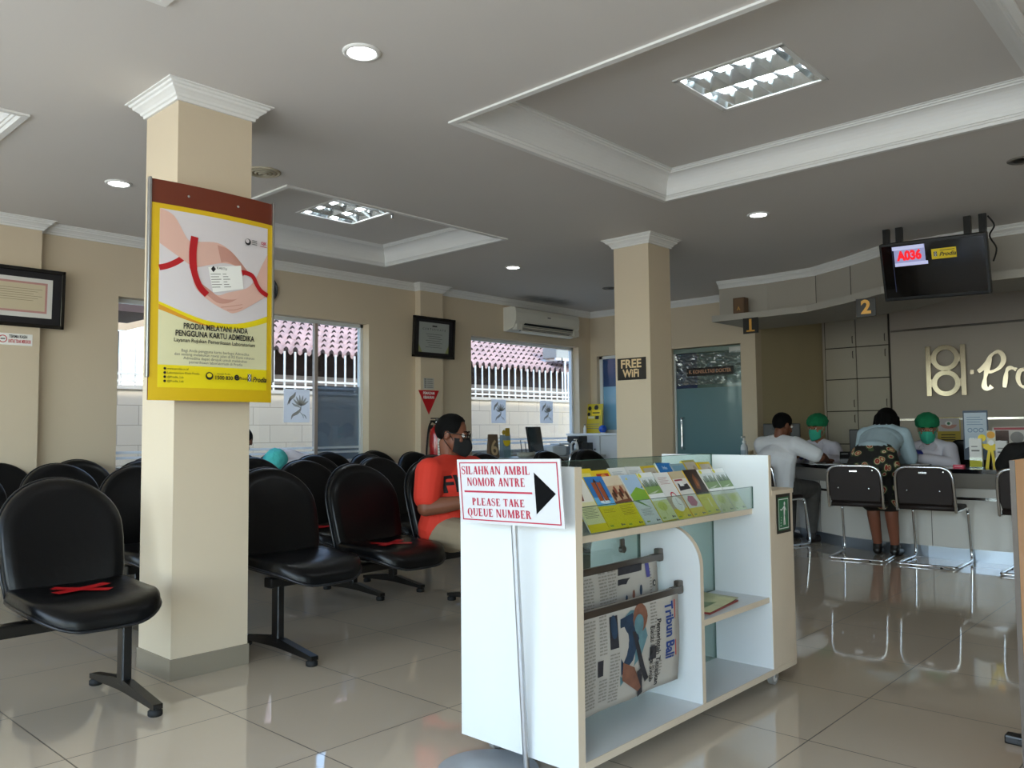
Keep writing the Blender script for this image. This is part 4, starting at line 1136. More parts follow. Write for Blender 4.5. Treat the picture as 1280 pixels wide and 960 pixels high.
p.text('OJK', .018, mat('pink_logo', '#C2566A', .5), X @ Matrix.Translation((.243, .282, 0)), bold=.0008, z=zz); p.rect(.222, .264, .262, .267, mat('pink_logo', '#C2566A', .5), X, zz)
zz = nz()
p.text('PRODIA MELAYANI ANDA', .036, INK, X @ Matrix.Translation((.0, -.158, 0)), bold=.0009, fit=.315, z=zz)
p.text('PENGGUNA KARTU ADMEDIKA', .036, INK, X @ Matrix.Translation((.0, -.192, 0)), bold=.0009, fit=.385, z=zz)
p.text('Layanan Rujukan Pemeriksaan Laboratorium', .024, INK, X @ Matrix.Translation((.0, -.222, 0)), bold=.0003, fit=.395, z=zz)
for k, s_ in enumerate(('Bagi Anda pengguna kartu berlogo Admedika', 'dan sedang melakukan rawat jalan di RS Kami rekanan', 'Admedika dapat dirujuk untuk melakukan', 'pemeriksaan laboratorium di Prodia')):
    p.text(s_, .018, GREYINK, X @ Matrix.Translation((.0, -.268 - .017 * k, 0)), fit=(.33, .39, .31, .26)[k], z=zz)
for k, s_ in enumerate(('www.prodia.co.id', 'Laboratorium Klinik Prodia', '@Prodia_Lab', '@Prodia_Lab')):
    p.poly(arc(-.235, -.352 - .0185 * k, .006, .006, 0, 360, 10), INK, X, zz); p.text(s_, .013, INK, X @ Matrix.Translation((-.225, -.352 - .0185 * k, 0)), align='LEFT', z=zz)
p.poly(arc(-.035, -.378, .018, .018, 0, 360, 18), INK, X, nz()); p.poly(arc(-.035, -.375, .012, .010, 0, 360, 14), PY2, X, nz())
zz = nz(); p.text('1500 830', .024, INK, X @ Matrix.Translation((.035, -.385, 0)), bold=.0006, z=zz); p.text('Kontak Prodia', .011, INK, X @ Matrix.Translation((.035, -.366, 0)), z=zz)
p.text('e', .05, INK, X @ Matrix.Translation((.10, -.376, 0)), bold=.002, z=zz); p.text('Prodia', .020, INK, X @ Matrix.Translation((.137, -.383, 0)), shear=.3, z=zz)
def prodia_mark(p, xf, s_, dark, light, z):
    """square mark: two discs stacked between two bars"""
    p.rect(-.42 * s_, -.8 * s_, .42 * s_, .8 * s_, light, xf, z)
    for sg in (-1, 1): p.rect(sg * .40 * s_ - .07 * s_, -.8 * s_, sg * .40 * s_ + .07 * s_, .8 * s_, dark, xf, z + .0006)
    for yy in (-.4, .4): p.poly(arc(0, yy * s_, .33 * s_, .36 * s_, 0, 360, 18), dark, xf, z + .0006); p.poly(arc(0, yy * s_, .17 * s_, .19 * s_, 0, 360, 14), light, xf, z + .0012)
prodia_mark(p, X @ Matrix.Translation((.168, -.378, 0)), .022, INK, WHITE, nz()); nz(); nz(); nz()
p.text('Prodia', .034, INK, X @ Matrix.Translation((.222, -.386, 0)), bold=.0008, shear=.35, fit=.078, z=nz())
flat2(p).build('printed_sheet', ps, fix=False)
# ------------------------------------------------------------------ ceiling lamps
TUBE = mat('lit_tube', '#F4FAFF', .5, var=0, emit=TUBE_STRENGTH)
LAMPGLASS = mat('lit_lamp_glass', '#FAFCFF', .5, var=0, emit=LAMP_STRENGTH)
MIRROR = mat('louvre_aluminium', '#D5DADB', .16, .95, var=.04)
def troffer(rect, label, nbl):
    x0, y0, x1, y1 = rect; cx, cy = (x0 + x1) / 2, (y0 + y1) / 2; w, d = (x1 - x0) / 2, (y1 - y0) / 2
    t = thing('louvre_ceiling_light', label, 'ceiling light', (cx, cy, TRAY), 0, 'square louvre ceiling lights')
    m = MB(); h = .085; g = .004
    for a, b in (((-w, -d, h), (w, d, h + g)), ((-w, -d, 0), (-w + g, d, h)), ((w - g, -d, 0), (w, d, h)), ((-w, -d, 0), (w, -d + g, h)), ((-w, d - g, 0), (w, d, h))): m.box(a, b, MIRROR)
    m.build('housing', t)
    m = MB(); f = .014
    for a, b in (((-w - f, -d - f, -.006), (-w + .012, d + f, 0)), ((w - .012, -d - f, -.006), (w + f, d + f, 0)), ((-w, -d - f, -.006), (w, -d + .012, 0)), ((-w, d - .012, -.006), (w, d + f, 0))): m.box(a, b, MOULD)
    m.build('rim', t)
    for sx in (-.5, .5):
        m = MB(); m.cyl((sx * w, -d + .03, .045), (sx * w, d - .03, .045), .014, TUBE, 12); m.build('tube', t)
    m = MB()
    for sx in (-1, 0, 1):      # long sloping reflectors
        xx = sx * (w - .004)
        for k in (-1, 1):
            if abs(xx + k * .05) <= w: m.add([(xx, -d, .002), (xx, d, .002), (xx + k * .05, d, .07), (xx + k * .05, -d, .07)], [(0, 1, 2, 3)], MIRROR)
    m.build('reflector', t, fix=False)
    for sx in (-.5, .5):
        for k in range(nbl):
            y = -d + 2 * d * (k + .5) / nbl
            m = MB(); ww = w * .46
            pts = [(-ww, .0), (0, .022), (ww, .0), (ww, .008), (0, .034), (-ww, .008)]
            m.add([(sx * w - ww, y - .012, .040), (sx * w + ww, y - .012, .040), (sx * w + ww, y, .002), (sx * w - ww, y, .002), (sx * w - ww, y + .012, .040), (sx * w + ww, y + .012, .040)], [(0, 1, 2, 3), (3, 2, 5, 4)], MIRROR)
            m.build('louvre_blade', t, fix=False)
troffer(LIGHT_HOLES[1], 'square louvre light in the big coffer above the leaflet stand', 5)
troffer(LIGHT_HOLES[2], 'square louvre light in the smaller coffer above the bench rows', 3)
m = MB()
t = thing('tube_clip', 'small metal clip hanging beside the louvre light over the benches', 'clip', (4.15, 5.14, TRAY)); m.cyl((0, 0, -.045), (0, 0, 0), .010, CHROME, 12); m.cyl((0, 0, -.05), (0, 0, -.045), .013, CHROME, 12); m.build('clip_body', t)
def downlight(x, y, label, lit=True):
    t = thing('downlight', label, 'downlight', (x, y, HC), 0, 'round ceiling downlights')
    m = MB(); m.lathe([(.082, 0), (.082, -.004), (.074, -.009), (.064, -.009), (.060, -.004), (.058, 0)], MOULD if lit else mat('dusty_ring', '#6A655E', .6), 32); m.build('trim_ring', t)
    m = MB(); m.lathe([(.058, -.001), (.050, -.006), (.0, -.010)], LAMPGLASS if lit else BLACK_PLASTIC, 32); m.build('lamp_glass', t)
downlight(2.07, 2.77, 'lit round downlight in the ceiling in front of the poster pillar')
downlight(2.09, 5.38, 'lit round downlight between the pink-bordered certificate and the poster pillar')
downlight(5.90, 5.42, 'lit round downlight between the air conditioner and the wifi pillar')
downlight(5.77, 2.76, 'lit round downlight between the wifi pillar and the hanging screen')
downlight(7.56, 5.45, 'unlit dark downlight just behind the wifi pillar', False)
downlight(5.73, 1.02, 'dark ceiling fitting at the picture edge above the hanging screen', False)
t = thing('air_diffuser', 'round dusty louvred diffuser in the ceiling right behind the poster pillar', 'air diffuser', (2.62, 4.51, HC))
DUST = mat('dusty_white', '#B9B09A', .7, var=.15, scale=30)
for k in range(4):
    m = MB(); r = .105 - .025 * k; m.lathe([(r, 0), (r, -.006 - .003 * k), (r - .012, -.012 - .003 * k), (r - .016, -.006)], DUST, 32); m.build('ring', t)

# ------------------------------------------------------------------ things on the window wall
FRAME_B = mat('black_picture_frame', '#0C0B0C', .25, var=.15, coat=.3)
def certificate(loc, w, h, mat_w, paper, label, paint):
    t = thing('framed_certificate', label, 'certificate', loc, 0, 'framed certificates')
    t.rotation_euler = (math.radians(3), 0, 0)
    m = MB()
    for a, b in (((-w, -.03, -h), (w, 0, -h + .028)), ((-w, -.03, h - .028), (w, 0, h)), ((-w, -.03, -h), (-w + .028, 0, h)), ((w - .028, -.03, -h), (w, 0, h))): m.rbox(a, b, .004, FRAME_B)
    m.build('frame', t)
    m = MB(); m.box((-w + .02, -.012, -h + .02), (w - .02, -.006, h - .02), mat('dark_mount', '#17161C', .5, var=.1)); m.build('mount', t)
    xf = face_ny(0, -.0125, 0)
    m = MB(); paint(m, xf, w, h); m.build('paper', t, fix=False)
def cert_pink(m, xf, w, h):
    a, b = w - .085, h - .075
    m.rect(-a, -b, a, b, mat('cert_white', '#D8D5D0', .5), xf, .0004)
    m.rect(-a + .035, -b + .035, a - .035, b - .03, mat('cert_pink', '#BC8A86', .5, var=.1, scale=40), xf, .0008)
    m.rect(-a + .05, -b + .05, a - .05, b - .045, mat('cert_cream', '#CDBFA2', .5, var=.05), xf, .0012)
    for k in range(6): m.rect(-a + .07 + .02 * (k % 2), b - .085 - .017 * k, a - .07 - .03 * (k % 3), b - .082 - .017 * k, mat('cert_text', '#8B7C66', .6), xf, .0016)
    m.poly(arc(.0, b - .06, .012, .012, 0, 360, 12), mat('cert_text', '#8B7C66', .6), xf, .0016)
    m.poly(arc(.02, -b + .085, .017, .017, 0, 360, 12), mat('cert_gold', '#C8A02A', .4, .3), xf, .0016)
def cert_grey(m, xf, w, h):
    a, b = w - .085, h - .06
    m.rect(-a, -b, a, b, mat('cert_grey', '#9EA3A0', .5, var=.04), xf, .0004)
    m.rect(-.03, b - .045, .04, b - .03, INK, xf, .0008); m.text('C E R T I F I C A T E', .03, INK, xf @ Matrix.Translation((0, b - .075, 0)), fit=.34, z=.0008)
    for k in range(7): m.rect(-.12 + .02 * (k % 3), b - .13 - .024 * k, .12 - .025 * (k % 2), b - .125 - .024 * k, mat('cert_text2', '#5E625F', .6), xf, .0008)
    for sx in (-1, 1): m.poly([(sx * a, -b), (sx * (a - .05), -b), (sx * a, -b + .09)], mat('cert_olive', '#8E9560', .5), xf, .0006)
certificate((1.76, YW - .082, 2.135), .47, .222, 0, 0, 'black framed certificate with pink border and gold seal', cert_pink)
certificate((6.015, YW - .092, 2.145), .305, .225, 0, 0, 'black framed certificate with grey sheet above the triangle sign', cert_grey)
t = thing('wall_notice', 'narrow white notice with black and red print under the pink certificate', 'notice', (1.86, YW - .0805, 1.815))
m = MB(); xf = face_ny(0, 0, 0); m.box((-.16, -.003, -.043), (.16, 0, .043), WHITE); m.build('plate', t)
m = MB(); m.poly(arc(-.035, 0, .028, .028, 0, 360, 18), RED, xf, .004); m.poly(arc(-.035, 0, .022, .022, 0, 360, 18), WHITE, xf, .0045); m.rect(-.05, -.005, -.02, .005, GREYINK, xf, .005)
m.text('TERIMA KASIH', .03, INK, xf @ Matrix.Translation((.065, .020, 0)), bold=.001, fit=.12, z=.004); m.text('UNTUK TIDAK MEROKOK', .034, RED, xf @ Matrix.Translation((.075, -.015, 0)), bold=.001, fit=.15, z=.004)
m.build('print', t, fix=False)
t = thing('wall_clock', 'round dark-rimmed wall clock peeping out behind the big poster', 'clock', (3.985, YW, 2.455))
xf = face_ny(0, -.0, 0)
m = MB(); m.lathe([(.13, 0), (.13, .03), (.12, .036), (.112, .03), (.11, .012)], mat('clock_rim', '#3B3D40', .35, .4), 36, xf); m.build('rim', t)
m = MB(); m.lathe([(.111, .010), (0, .0101)], WHITE, 36, xf); m.build('dial', t)
m = MB(); stroke(m, [(0, 0), (.05, .04)], .008, INK, xf, .014); stroke(m, [(0, 0), (-.02, .085)], .005, INK, xf, .015)
for k in range(12): a = k * PI / 6; stroke(m, [(.09 * math.cos(a), .09 * math.sin(a)), (.102 * math.cos(a), .102 * math.sin(a))], .006, INK, xf, .013)
m.build('hand', t, fix=False)

# air conditioner
t = thing('air_conditioner', 'white split air conditioner high on the window wall, louvre open', 'air conditioner', (7.87, YW, 2.47))
ACW = mat('ac_plastic', '#DAD7CC', .4, var=.03)
m = MB(); prof = [(0, -.14), (0, .155), (-.15, .155), (-.20, .135), (-.215, .08), (-.21, -.02), (-.17, -.10), (-.05, -.14)]
m.prism(prof, -.62, .62, ACW, FR((0, 0, 0), (0, 1, 0), (0, 0, 1)))
m.build('case', t, bevel=.006)
m = MB(); 
m.add([(-.46, -.205, -.04), (.50, -.205, -.04), (.50, -.10, -.134), (-.46, -.10, -.134)], [(0, 1, 2, 3)], BLACK_PLASTIC); 
for v in range(len(m.v)): m.v[v] = m.v[v] + Vector((0, -.006, -.004))
m.build('outlet', t, fix=False)
m = MB(); m.box((-.52, -.225, -.150), (.54, -.213, -.135), ACW); m.add([(-.52, -.222, -.135), (.54, -.222, -.135), (.54, -.12, -.158), (-.52, -.12, -.158)], [(0, 1, 2, 3)], ACW)
m.build('louvre_flap', t)
for k in range(3):
    m = MB(); m.box((-.45, -.20 + .03 * k, -.085 - .02 * k), (.49, -.194 + .03 * k, -.078 - .02 * k), mat('vane_grey', '#8C8C86', .5)); m.build('vane', t)
for x in (-.55, .57):
    m = MB(); m.box((x - .05, -.205, -.130), (x + .05, -.13, -.06), ACW); m.build('end_cap', t)
m = MB(); m.box((-.03, -.2165, .052), (.03, -.2135, .068), GREYINK); m.build('emblem', t)

# triangle sign, instruction sheet, extinguisher
t = thing('triangle_sign', 'red upside-down triangle sign on the pilaster above the extinguisher', 'sign', (5.945, YW - .0905, 1.44))
xf = face_ny(0, 0, 0); RT_ = mat('sign_red', '#C0121C', .4, var=.05)
m = MB(); m.prism([(-.15, .12), (.15, .12), (0, -.145)], 0, .003, RT_, xf); m.build('plate', t)
m = MB(); m.text('PEMADAM', .042, WHITE, xf @ Matrix.Translation((0, .088, 0)), bold=.0012, fit=.165, z=.004); m.text('KEBAKARAN', .042, WHITE, xf @ Matrix.Translation((0, .042, 0)), bold=.0012, fit=.155, z=.004); m.build('lettering', t, fix=False)
t = thing('instruction_sheet', 'small grey instruction sheet just above the red triangle sign', 'notice', (5.945, YW - .0905, 1.635))
m = MB(); m.box((-.075, -.002, -.06), (.075, 0, .06), mat('sheet_grey', '#BDBBB6', .6)); m.build('sheet', t)
m = MB()
for k in range(5): m.rect(-.065, .04 - .022 * k, -.035, .054 - .022 * k, GREYINK, xf, .003); m.rect(-.025, .042 - .022 * k, .065, .047 - .022 * k, GREYINK, xf, .003); m.rect(-.025, .050 - .022 * k, .05, .053 - .022 * k, GREYINK, xf, .003)
m.build('print', t, fix=False)
t = thing('fire_extinguisher', 'red fire extinguisher on the wall behind the man in the red T-shirt', 'fire extinguisher', (5.97, YW - .19, .74))
FER = mat('extinguisher_red', '#B3121B', .25, var=.05, coat=.5)
m = MB(); m.lathe([(.06, 0), (.075, .01), (.078, .03), (.078, .34), (.07, .385), (.045, .415), (.028, .425), (.028, .44)], FER, 28); m.build('cylinder', t)
m = MB(); m.cyl((0, 0, .44), (0, 0, .475), .022, STEEL, 14); m.rbox((-.085, -.012, .475), (.03, .012, .49), .004, BLACK_METAL); m.rbox((-.08, -.010, .505), (.03, .010, .517), .004, BLACK_METAL); m.box((-.015, -.01, .47), (.02, .01, .51), STEEL); m.build('valve', t)
m = MB(); m.tube(spline([(-.02, 0, .46), (-.08, -.01, .475), (-.13, -.02, .41), (-.15, -.02, .28), (-.155, -.01, .12), (-.13, 0, .03)], 6), .010, RUBBER, 8); m.cyl((-.13, 0, .03), (-.10, 0, -.03), .012, BLACK_PLASTIC, 10, .02); m.build('hose', t)
m = MB()
vs = [(.0792 * math.cos(a), .0792 * math.sin(a), z) for a in [math.radians(-125 + 8 * k) for k in range(14)] for z in (.06, .31)]
m.add(vs, [(2 * i, 2 * i + 2, 2 * i + 3, 2 * i + 1) for i in range(13)], PAPER, ID, True)
vs2 = [(.0796 * math.cos(a), .0796 * math.sin(a), z) for k2 in range(6) for a in [math.radians(-120 + 8 * k) for k in range(11)] for z in (.10 + .03 * k2, .107 + .03 * k2)]
m.add(vs2, [(22 * k2 + 2 * i, 22 * k2 + 2 * i + 2, 22 * k2 + 2 * i + 3, 22 * k2 + 2 * i + 1) for k2 in range(6) for i in range(10)], GREYINK)
m.build('label_sheet', t, fix=False)
m = MB(); m.box((-.02, .075, .2), (.02, .10, .44), BLACK_METAL); m.build('bracket', t)

# wifi sign on the pillar
t = thing('wifi_sign', 'black sign with gold free wifi lettering on the second pillar', 'sign', (5.69, 3.885, 1.615))
xf = face_nx(0, 0, 0)
m = MB(); m.box((-.142, -.092, 0), (.142, .092, .006), mat('sign_black', '#120E0C', .3, var=.1), xf); m.build('plate', t)
PG = mat('pale_gold', '#D9BE93', .4, .1, var=.04)
m = MB(); m.text('FREE', .098, PG, xf @ Matrix.Translation((-.005, .040, 0)), bold=.003, fit=.205, z=.0065); m.text('WiFi', .092, PG, xf @ Matrix.Translation((-.005, -.040, 0)), bold=.003, fit=.165, z=.0065); m.build('lettering', t, fix=False)
# consulting room sign on the door
t = thing('door_sign', 'narrow black sign with gold letters on the glass door', 'sign', (XB + .036, 5.015, 1.82))
m = MB(); m.box((-.32, -.05, 0), (.32, .05, .006), mat('sign_black', '#120E0C', .3, var=.1), xf); m.build('plate', t)
m = MB(); m.text('R. KONSULTASI DOKTER', .062, mat('copper_letter', '#C08F6E', .4, .1), xf, bold=.0015, fit=.58, z=.0065); m.build('lettering', t, fix=False)

# number signs under the ledge
def number_sign(x, y, n, label, yaw):
    t = thing('number_sign', label, 'sign', (x, y, 2.272), yaw, 'gold counter numbers under the ledge')
    m = MB(); m.box((-.003, -.083, -.165), (.012, .083, 0), mat('sign_black', '#120E0C', .3, var=.1)); m.build('plate', t)
    m = MB(); f = face_nx(-.0035, 0, -.083); m.text(n, .17, GOLD, f, bold=.006)
    if n == '1': m.rect(-.045, -.062, .048, -.047, GOLD, f)
    m.build('numeral', t, fix=False)
number_sign(7.98, 3.94, '1', 'black square with gold numeral one under the ledge', 0)
number_sign(7.56, 2.61, '2', 'black square with gold numeral two under the ledge', .12)
t = thing('wooden_box', 'small upright brown wooden box standing on the ledge', 'box', (8.06, 4.085, 2.338))
WOODB = mat('brown_wood', '#5E4630', .55, var=.25, scale=14)
m = MB(); m.rbox((-.05, -.065, 0), (.05, .065, .17), .004, WOODB); m.box((-.052, -.05, .012), (-.05, .05, .155), mat('brown_wood_face', '#6E5238', .5, var=.2)); m.build('body', t)
m = MB(); m.text('A', .06, GOLD, face_nx(-.0525, 0, .05)); m.build('letter', t, fix=False)

# ------------------------------------------------------------------ hanging screen
t = thing('hanging_screen', 'black queue screen hung from the ceiling, showing a red number', 'screen', (6.86, 1.85, 2.335))
u = Vector((.0, -1, -.035)).normalized(); v = Vector((-.30, 0.0, .85)).normalized(); v = (v - u * v.dot(u)).normalized()
xf = FR((0, 0, 0), u, v)
SW, SH_ = .385, .235
m = MB(); m.rbox((-SW, -SH_, -.06), (SW, SH_, 0), .012, BLACK_PLASTIC, xf); m.rbox((-.25, -.15, -.10), (.25, .15, -.06), .01, BLACK_PLASTIC, xf); m.build('casing', t)
m = MB(); m.rect(-SW + .02, -SH_ + .03, SW - .02, SH_ - .02, mat('dark_panel', '#050506', .12, var=0, coat=.4), xf, .0006)
sc = m.build('panel', t, fix=False)
m = MB(); EM = lambda n, h, e: mat('lit_' + n, h, .4, var=0, emit=e)
m.rect(-.275, .06, -.045, .205, EM('lavender', '#8C90B8', .55), xf, .0012); m.rect(-.285, .175, -.05, .205, EM('pale', '#B0B4D6', .6), xf, .0016); m.rect(-.275, .045, -.03, .072, EM('pale', '#B0B4D6', .6), xf, .0016)
m.rect(-.288, -.16, -.285, .205, EM('blue', '#2E3350', .6), xf, .0012)
m.text('A036', .098, EM('red', '#D81420', .9), xf @ Matrix.Translation((-.162, .124, 0)), bold=.006, fit=.185, z=.002)
m.build('display', sc, fix=False)
m = MB(); m.box((.0, .075, .001), (.175, .155, .002), YELLOW, xf)
prodia_mark(m, xf @ Matrix.Translation((.028, .115, 0)), .024, INK, WHITE, .0026); m.text('Prodia', .045, INK, xf @ Matrix.Translation((.112, .108, 0)), bold=.001, shear=.35, z=.003); m.rect(.06, .138, .165, .142, INK, xf, .003)
m.build('yellow_sticker', t, fix=False)
for y, ww in ((2.225, .05), (2.125, .05), (1.625, .05), (1.52, .05)):
    m = MB(); yl = y - 1.85
    x0 = .11 if yl in () else .10
    m.box((x0, yl - ww / 2, -.05), (x0 + .035, yl + ww / 2, HC - 2.335), BLACK_METAL); m.build('hanger', t)
m = MB(); m.tube(spline([(.14, -.36, .38), (.15, -.40, .30), (.13, -.37, .22), (.14, -.41, .12), (.12, -.39, .02)], 5), .006, RUBBER, 6); m.build('cable', t)

# ------------------------------------------------------------------ reception counter
CP = [(8.22, 4.36), (8.10, 3.52), (7.68, 2.95), (7.55, 2.55), (7.50, 2.15), (7.49, 1.5), (7.49, .2), (7.49, -1.2)]
COUNTER_W = mat('counter_white', '#CFCBC3', .3, var=.03, scale=2, coat=.2)
COUNTER_G = mat('counter_grey', '#98928A', .35, var=.03)
GRANITE = mat('black_granite', '#0D0E12', .12, var=.5, scale=90, coat=.4)
KICK = mat('steel_kick', '#A7B0BB', .28, .85, var=.06, scale=8)
ct = thing('reception_counter', 'curved white reception counter with black granite top', 'counter', (7.49, 2.15, 0))
class CB(MB):
    def __init__(self): MB.__init__(self)
    def strip(self, d0, d1, z0, z1, m):
        a = offset_line(CP, d0); b = offset_line(CP, d1)
        self.prism([(p[0] - 7.49, p[1] - 2.15) for p in a + b[::-1]], z0, z1, m)
# CP runs towards -Y, so its left side is +X (staff side)
m = CB(); m.strip(0, .03, .10, .595, COUNTER_W); m.strip(.5, .53, .0, .735, COUNTER_W); m.build('front_panel', ct)
m = CB()
for f in (.22, .40, .58, .74):
    k = f * (len(CP) - 1); i = int(k); r = k - i
    x = CP[i][0] * (1 - r) + CP[i + 1][0] * r - 7.49; y = CP[i][1] * (1 - r) + CP[i + 1][1] * r - 2.15
    m.box((x - .002, y - .002, .10), (x + .004, y + .002, .595), mat('panel_joint', '#4C473F', .7, var=.1))
m.build('panel_seam', ct)
m = CB(); m.strip(.012, .03, 0, .10, KICK); m.build('kick_plate', ct)
m = CB(); m.strip(-.004, .03, .500, .522, mat('mirror_strip', '#9A9A98', .12, 1.0, var=.3, scale=3)); m.build('accent_strip', ct)
m = CB(); a = offset_line(CP, -.002); b = offset_line(CP, -.09)
k = len(CP)
vs = [(p[0] - 7.49, p[1] - 2.15, .595) for p in a] + [(p[0] - 7.49, p[1] - 2.15, .722) for p in b]
m.add(vs, [(i, i + 1, k + i + 1, k + i) for i in range(k - 1)], COUNTER_G); m.strip(0, .53, .59, .60, COUNTER_G); m.build('sloping_fascia', ct)
m = CB(); m.strip(-.11, .56, .722, .757, GRANITE); m.build('granite_top', ct)
m = CB(); a = offset_line(CP, 0)[0]; b = offset_line(CP, .53)[0]
m.prism([(a[0] - 7.49, a[1] - 2.15), (b[0] - 7.49, b[1] - 2.15), (b[0] - 7.49 - .02, b[1] - 2.15 - .03), (a[0] - 7.49 - .02, a[1] - 2.15 - .03)], 0, .722, COUNTER_W); m.build('end_panel', ct)
TOPZ = .757

# ------------------------------------------------------------------ logo wall
prof_g = mat('polished_champagne', '#B9AC98', .16, 1.0, var=.04)
t = thing('logo_emblem', 'polished metal emblem of two rings between bars on the grey wall', 'emblem', (XL, 2.855, 1.795))
f = face_nx(-.035, 0, 0)
def ring_prism(m, cx, cy, ro, ri, z0, z1, mt, xf, n=36, sx=1.0):
    vs = [(cx + sx * r * math.cos(2 * PI * i / n), cy + r * math.sin(2 * PI * i / n), z) for z in (z0, z1) for r in (ro, ri) for i in range(n)]
    A, B, C_, D = 0, n, 2 * n, 3 * n
    fs = []
    for i in range(n):
        j = (i + 1) % n
        fs += [(C_ + i, C_ + j, D + j, D + i), (A + i, A + j, C_ + j, C_ + i), (B + j, B + i, D + i, D + j), (A + j, A + i, B + i, B + j)]
    m.add(vs, fs, mt, xf)
for yy in (.155, -.155):
    m = MB(); ring_prism(m, 0, yy, .162, .100, 0, .03, prof_g, f); m.build('ring', t, bevel=.003)
for sx in (-1, 1):
    m = MB(); m.box((sx * .195 - .028, -.31, 0), (sx * .195 + .028, .31, .03), prof_g, f); m.box((sx * .165 - .03, -.05 + .15, .004), (sx * .165 + .03, .05 + .15, .026), prof_g, f); m.box((sx * .165 - .03, -.05 - .15, .004), (sx * .165 + .03, .05 - .15, .026), prof_g, f); m.build('bar', t, bevel=.003)
t = thing('script_lettering', 'polished metal script word on the grey wall next to the ring emblem', 'lettering', (XL, 2.50, 1.70))
SCR = [0]
def script(name, pts, w):
    m = MB(); c = spline(pts, 6); k = len(c)
    ws = [w * (.55 + .45 * abs(math.sin(i / (k - 1) * PI * 2.2 + .5))) for i in range(k)]
    o = ribbon(c, ws); q = 2 * k; SCR[0] += .0012; z1 = .028 + SCR[0]
    vs = [(a, b, 0) for a, b in o] + [(a, b, z1) for a, b in o]
    if sum(o[i][0] * o[(i + 1) % q][1] - o[(i + 1) % q][0] * o[i][1] for i in range(q)) < 0: pass
    m.add(vs, [(q + 2 * k - 1 - i, q + 2 * k - 2 - i, q + i + 1, q + i) for i in range(k - 1)] + [(i, q + i, q + (i + 1) % q, (i + 1) % q) for i in range(q)], prof_g, f)
    m.build(name, t, fix=False)
m = MB(); m.box((-.085, .035, 0), (-.045, .085, .03), prof_g, f); m.build('dot', t)
script('letter', [(.0, .06), (.04, .09), (.10, .16), (.14, .24), (.21, .285), (.26, .25), (.27, .17), (.22, .09), (.13, .05), (.09, .08)], .055)
script('letter', [(.13, .22), (.10, .10), (.07, -.03), (.06, -.12), (.10, -.15), (.14, -.12)], .06)
script('letter', [(.27, -.14), (.29, .0), (.31, .07), (.35, .085), (.40, .06)], .05)
script('letter', [(.48, .06), (.43, .04), (.41, -.05), (.44, -.13), (.50, -.14), (.55, -.06), (.53, .03), (.48, .06), (.56, .05)], .05)
script('letter', [(.76, .05), (.68, .06), (.64, -.03), (.67, -.13), (.74, -.10), (.78, .02), (.83, .30), (.78, .0), (.79, -.12), (.84, -.13)], .05)
script('letter', [(.92, .06), (.90, -.06), (.92, -.14), (.97, -.12)], .05)
script('letter', [(1.15, .05), (1.07, .06), (1.03, -.03), (1.06, -.13), (1.12, -.10), (1.16, .05), (1.15, -.10), (1.20, -.14), (1.26, -.10)], .05)
# chrome strips in the wall
TR = mat('wall_chrome_strip', '#C9C6C0', .15, 1.0, var=.35, scale=2)
m = MB(); m.box((XL - .006, YS, 2.325), (XL, 3.50, 2.352), TR); m.box((XL - .006, YS, 1.188), (XL, 3.50, 1.212), TR); struct(m, 'trim_logo_wall')
# tall cupboards
t = thing('tall_cupboard', 'grey laminate tall cupboard with two columns of doors in the corner', 'cupboard', (XL - .001, 3.93, 0))
CUP = mat('cupboard_laminate', '#B3AC9D', .4, var=.04, scale=2)
m = MB(); m.box((-.02, -.42, 0), (0, .42, 2.62), mat('cupboard_gap', '#3A342D', .7)); m.build('carcass', t)
for c in (0, 1):
    y1 = .405 - c * .41; y0 = y1 - .40
    zs = [.02, .47, .89, 1.325, 1.75, 2.17, 2.60]
    for r in range(6):
        m = MB(); m.rbox((-.04, y0, zs[r] + .006), (-.021, y1, zs[r + 1] - .006), .003, CUP); d = m.build('door', t)
        zh = zs[r] + .10 if r % 2 else zs[r + 1] - .10
        m = MB(); m.tube([(-.04, y0 + .035, zh - .045), (-.057, y0 + .035, zh - .04), (-.057, y0 + .035, zh + .04), (-.04, y0 + .035, zh + .045)], .005, DARKSTEEL, 8); m.build('handle', d)
# yellow poster low on the wall
t = thing('wall_poster', 'small poster with cupped hands above yellow, low on the grey wall behind the counter', 'poster', (XL - .003, 2.86, 1.06))
f2 = face_nx(0, 0, 0)
m = MB(); m.box((-.13, -.16, 0), (.13, .16, .002), mat('wall_poster_yellow', '#C8AE3E', .5), f2); m.build('sheet', t)
m = MB(); m.rect(-.12, -.01, .12, .15, mat('wall_poster_pale', '#C9C1C2', .5), f2, .003); m.poly(arc(0, .07, .09, .05, 180, 360, 14), SK2, f2, .0035); m.poly(arc(0, .085, .04, .03, 0, 360, 14), WHITE, f2, .004); m.poly(arc(0, .085, .018, .018, 0, 360, 12), GREEN, f2, .0045)
for k in range(3): m.rect(-.09, -.06 - .03 * k, .07, -.05 - .03 * k, INK, f2, .003)
m.build('print', t, fix=False)

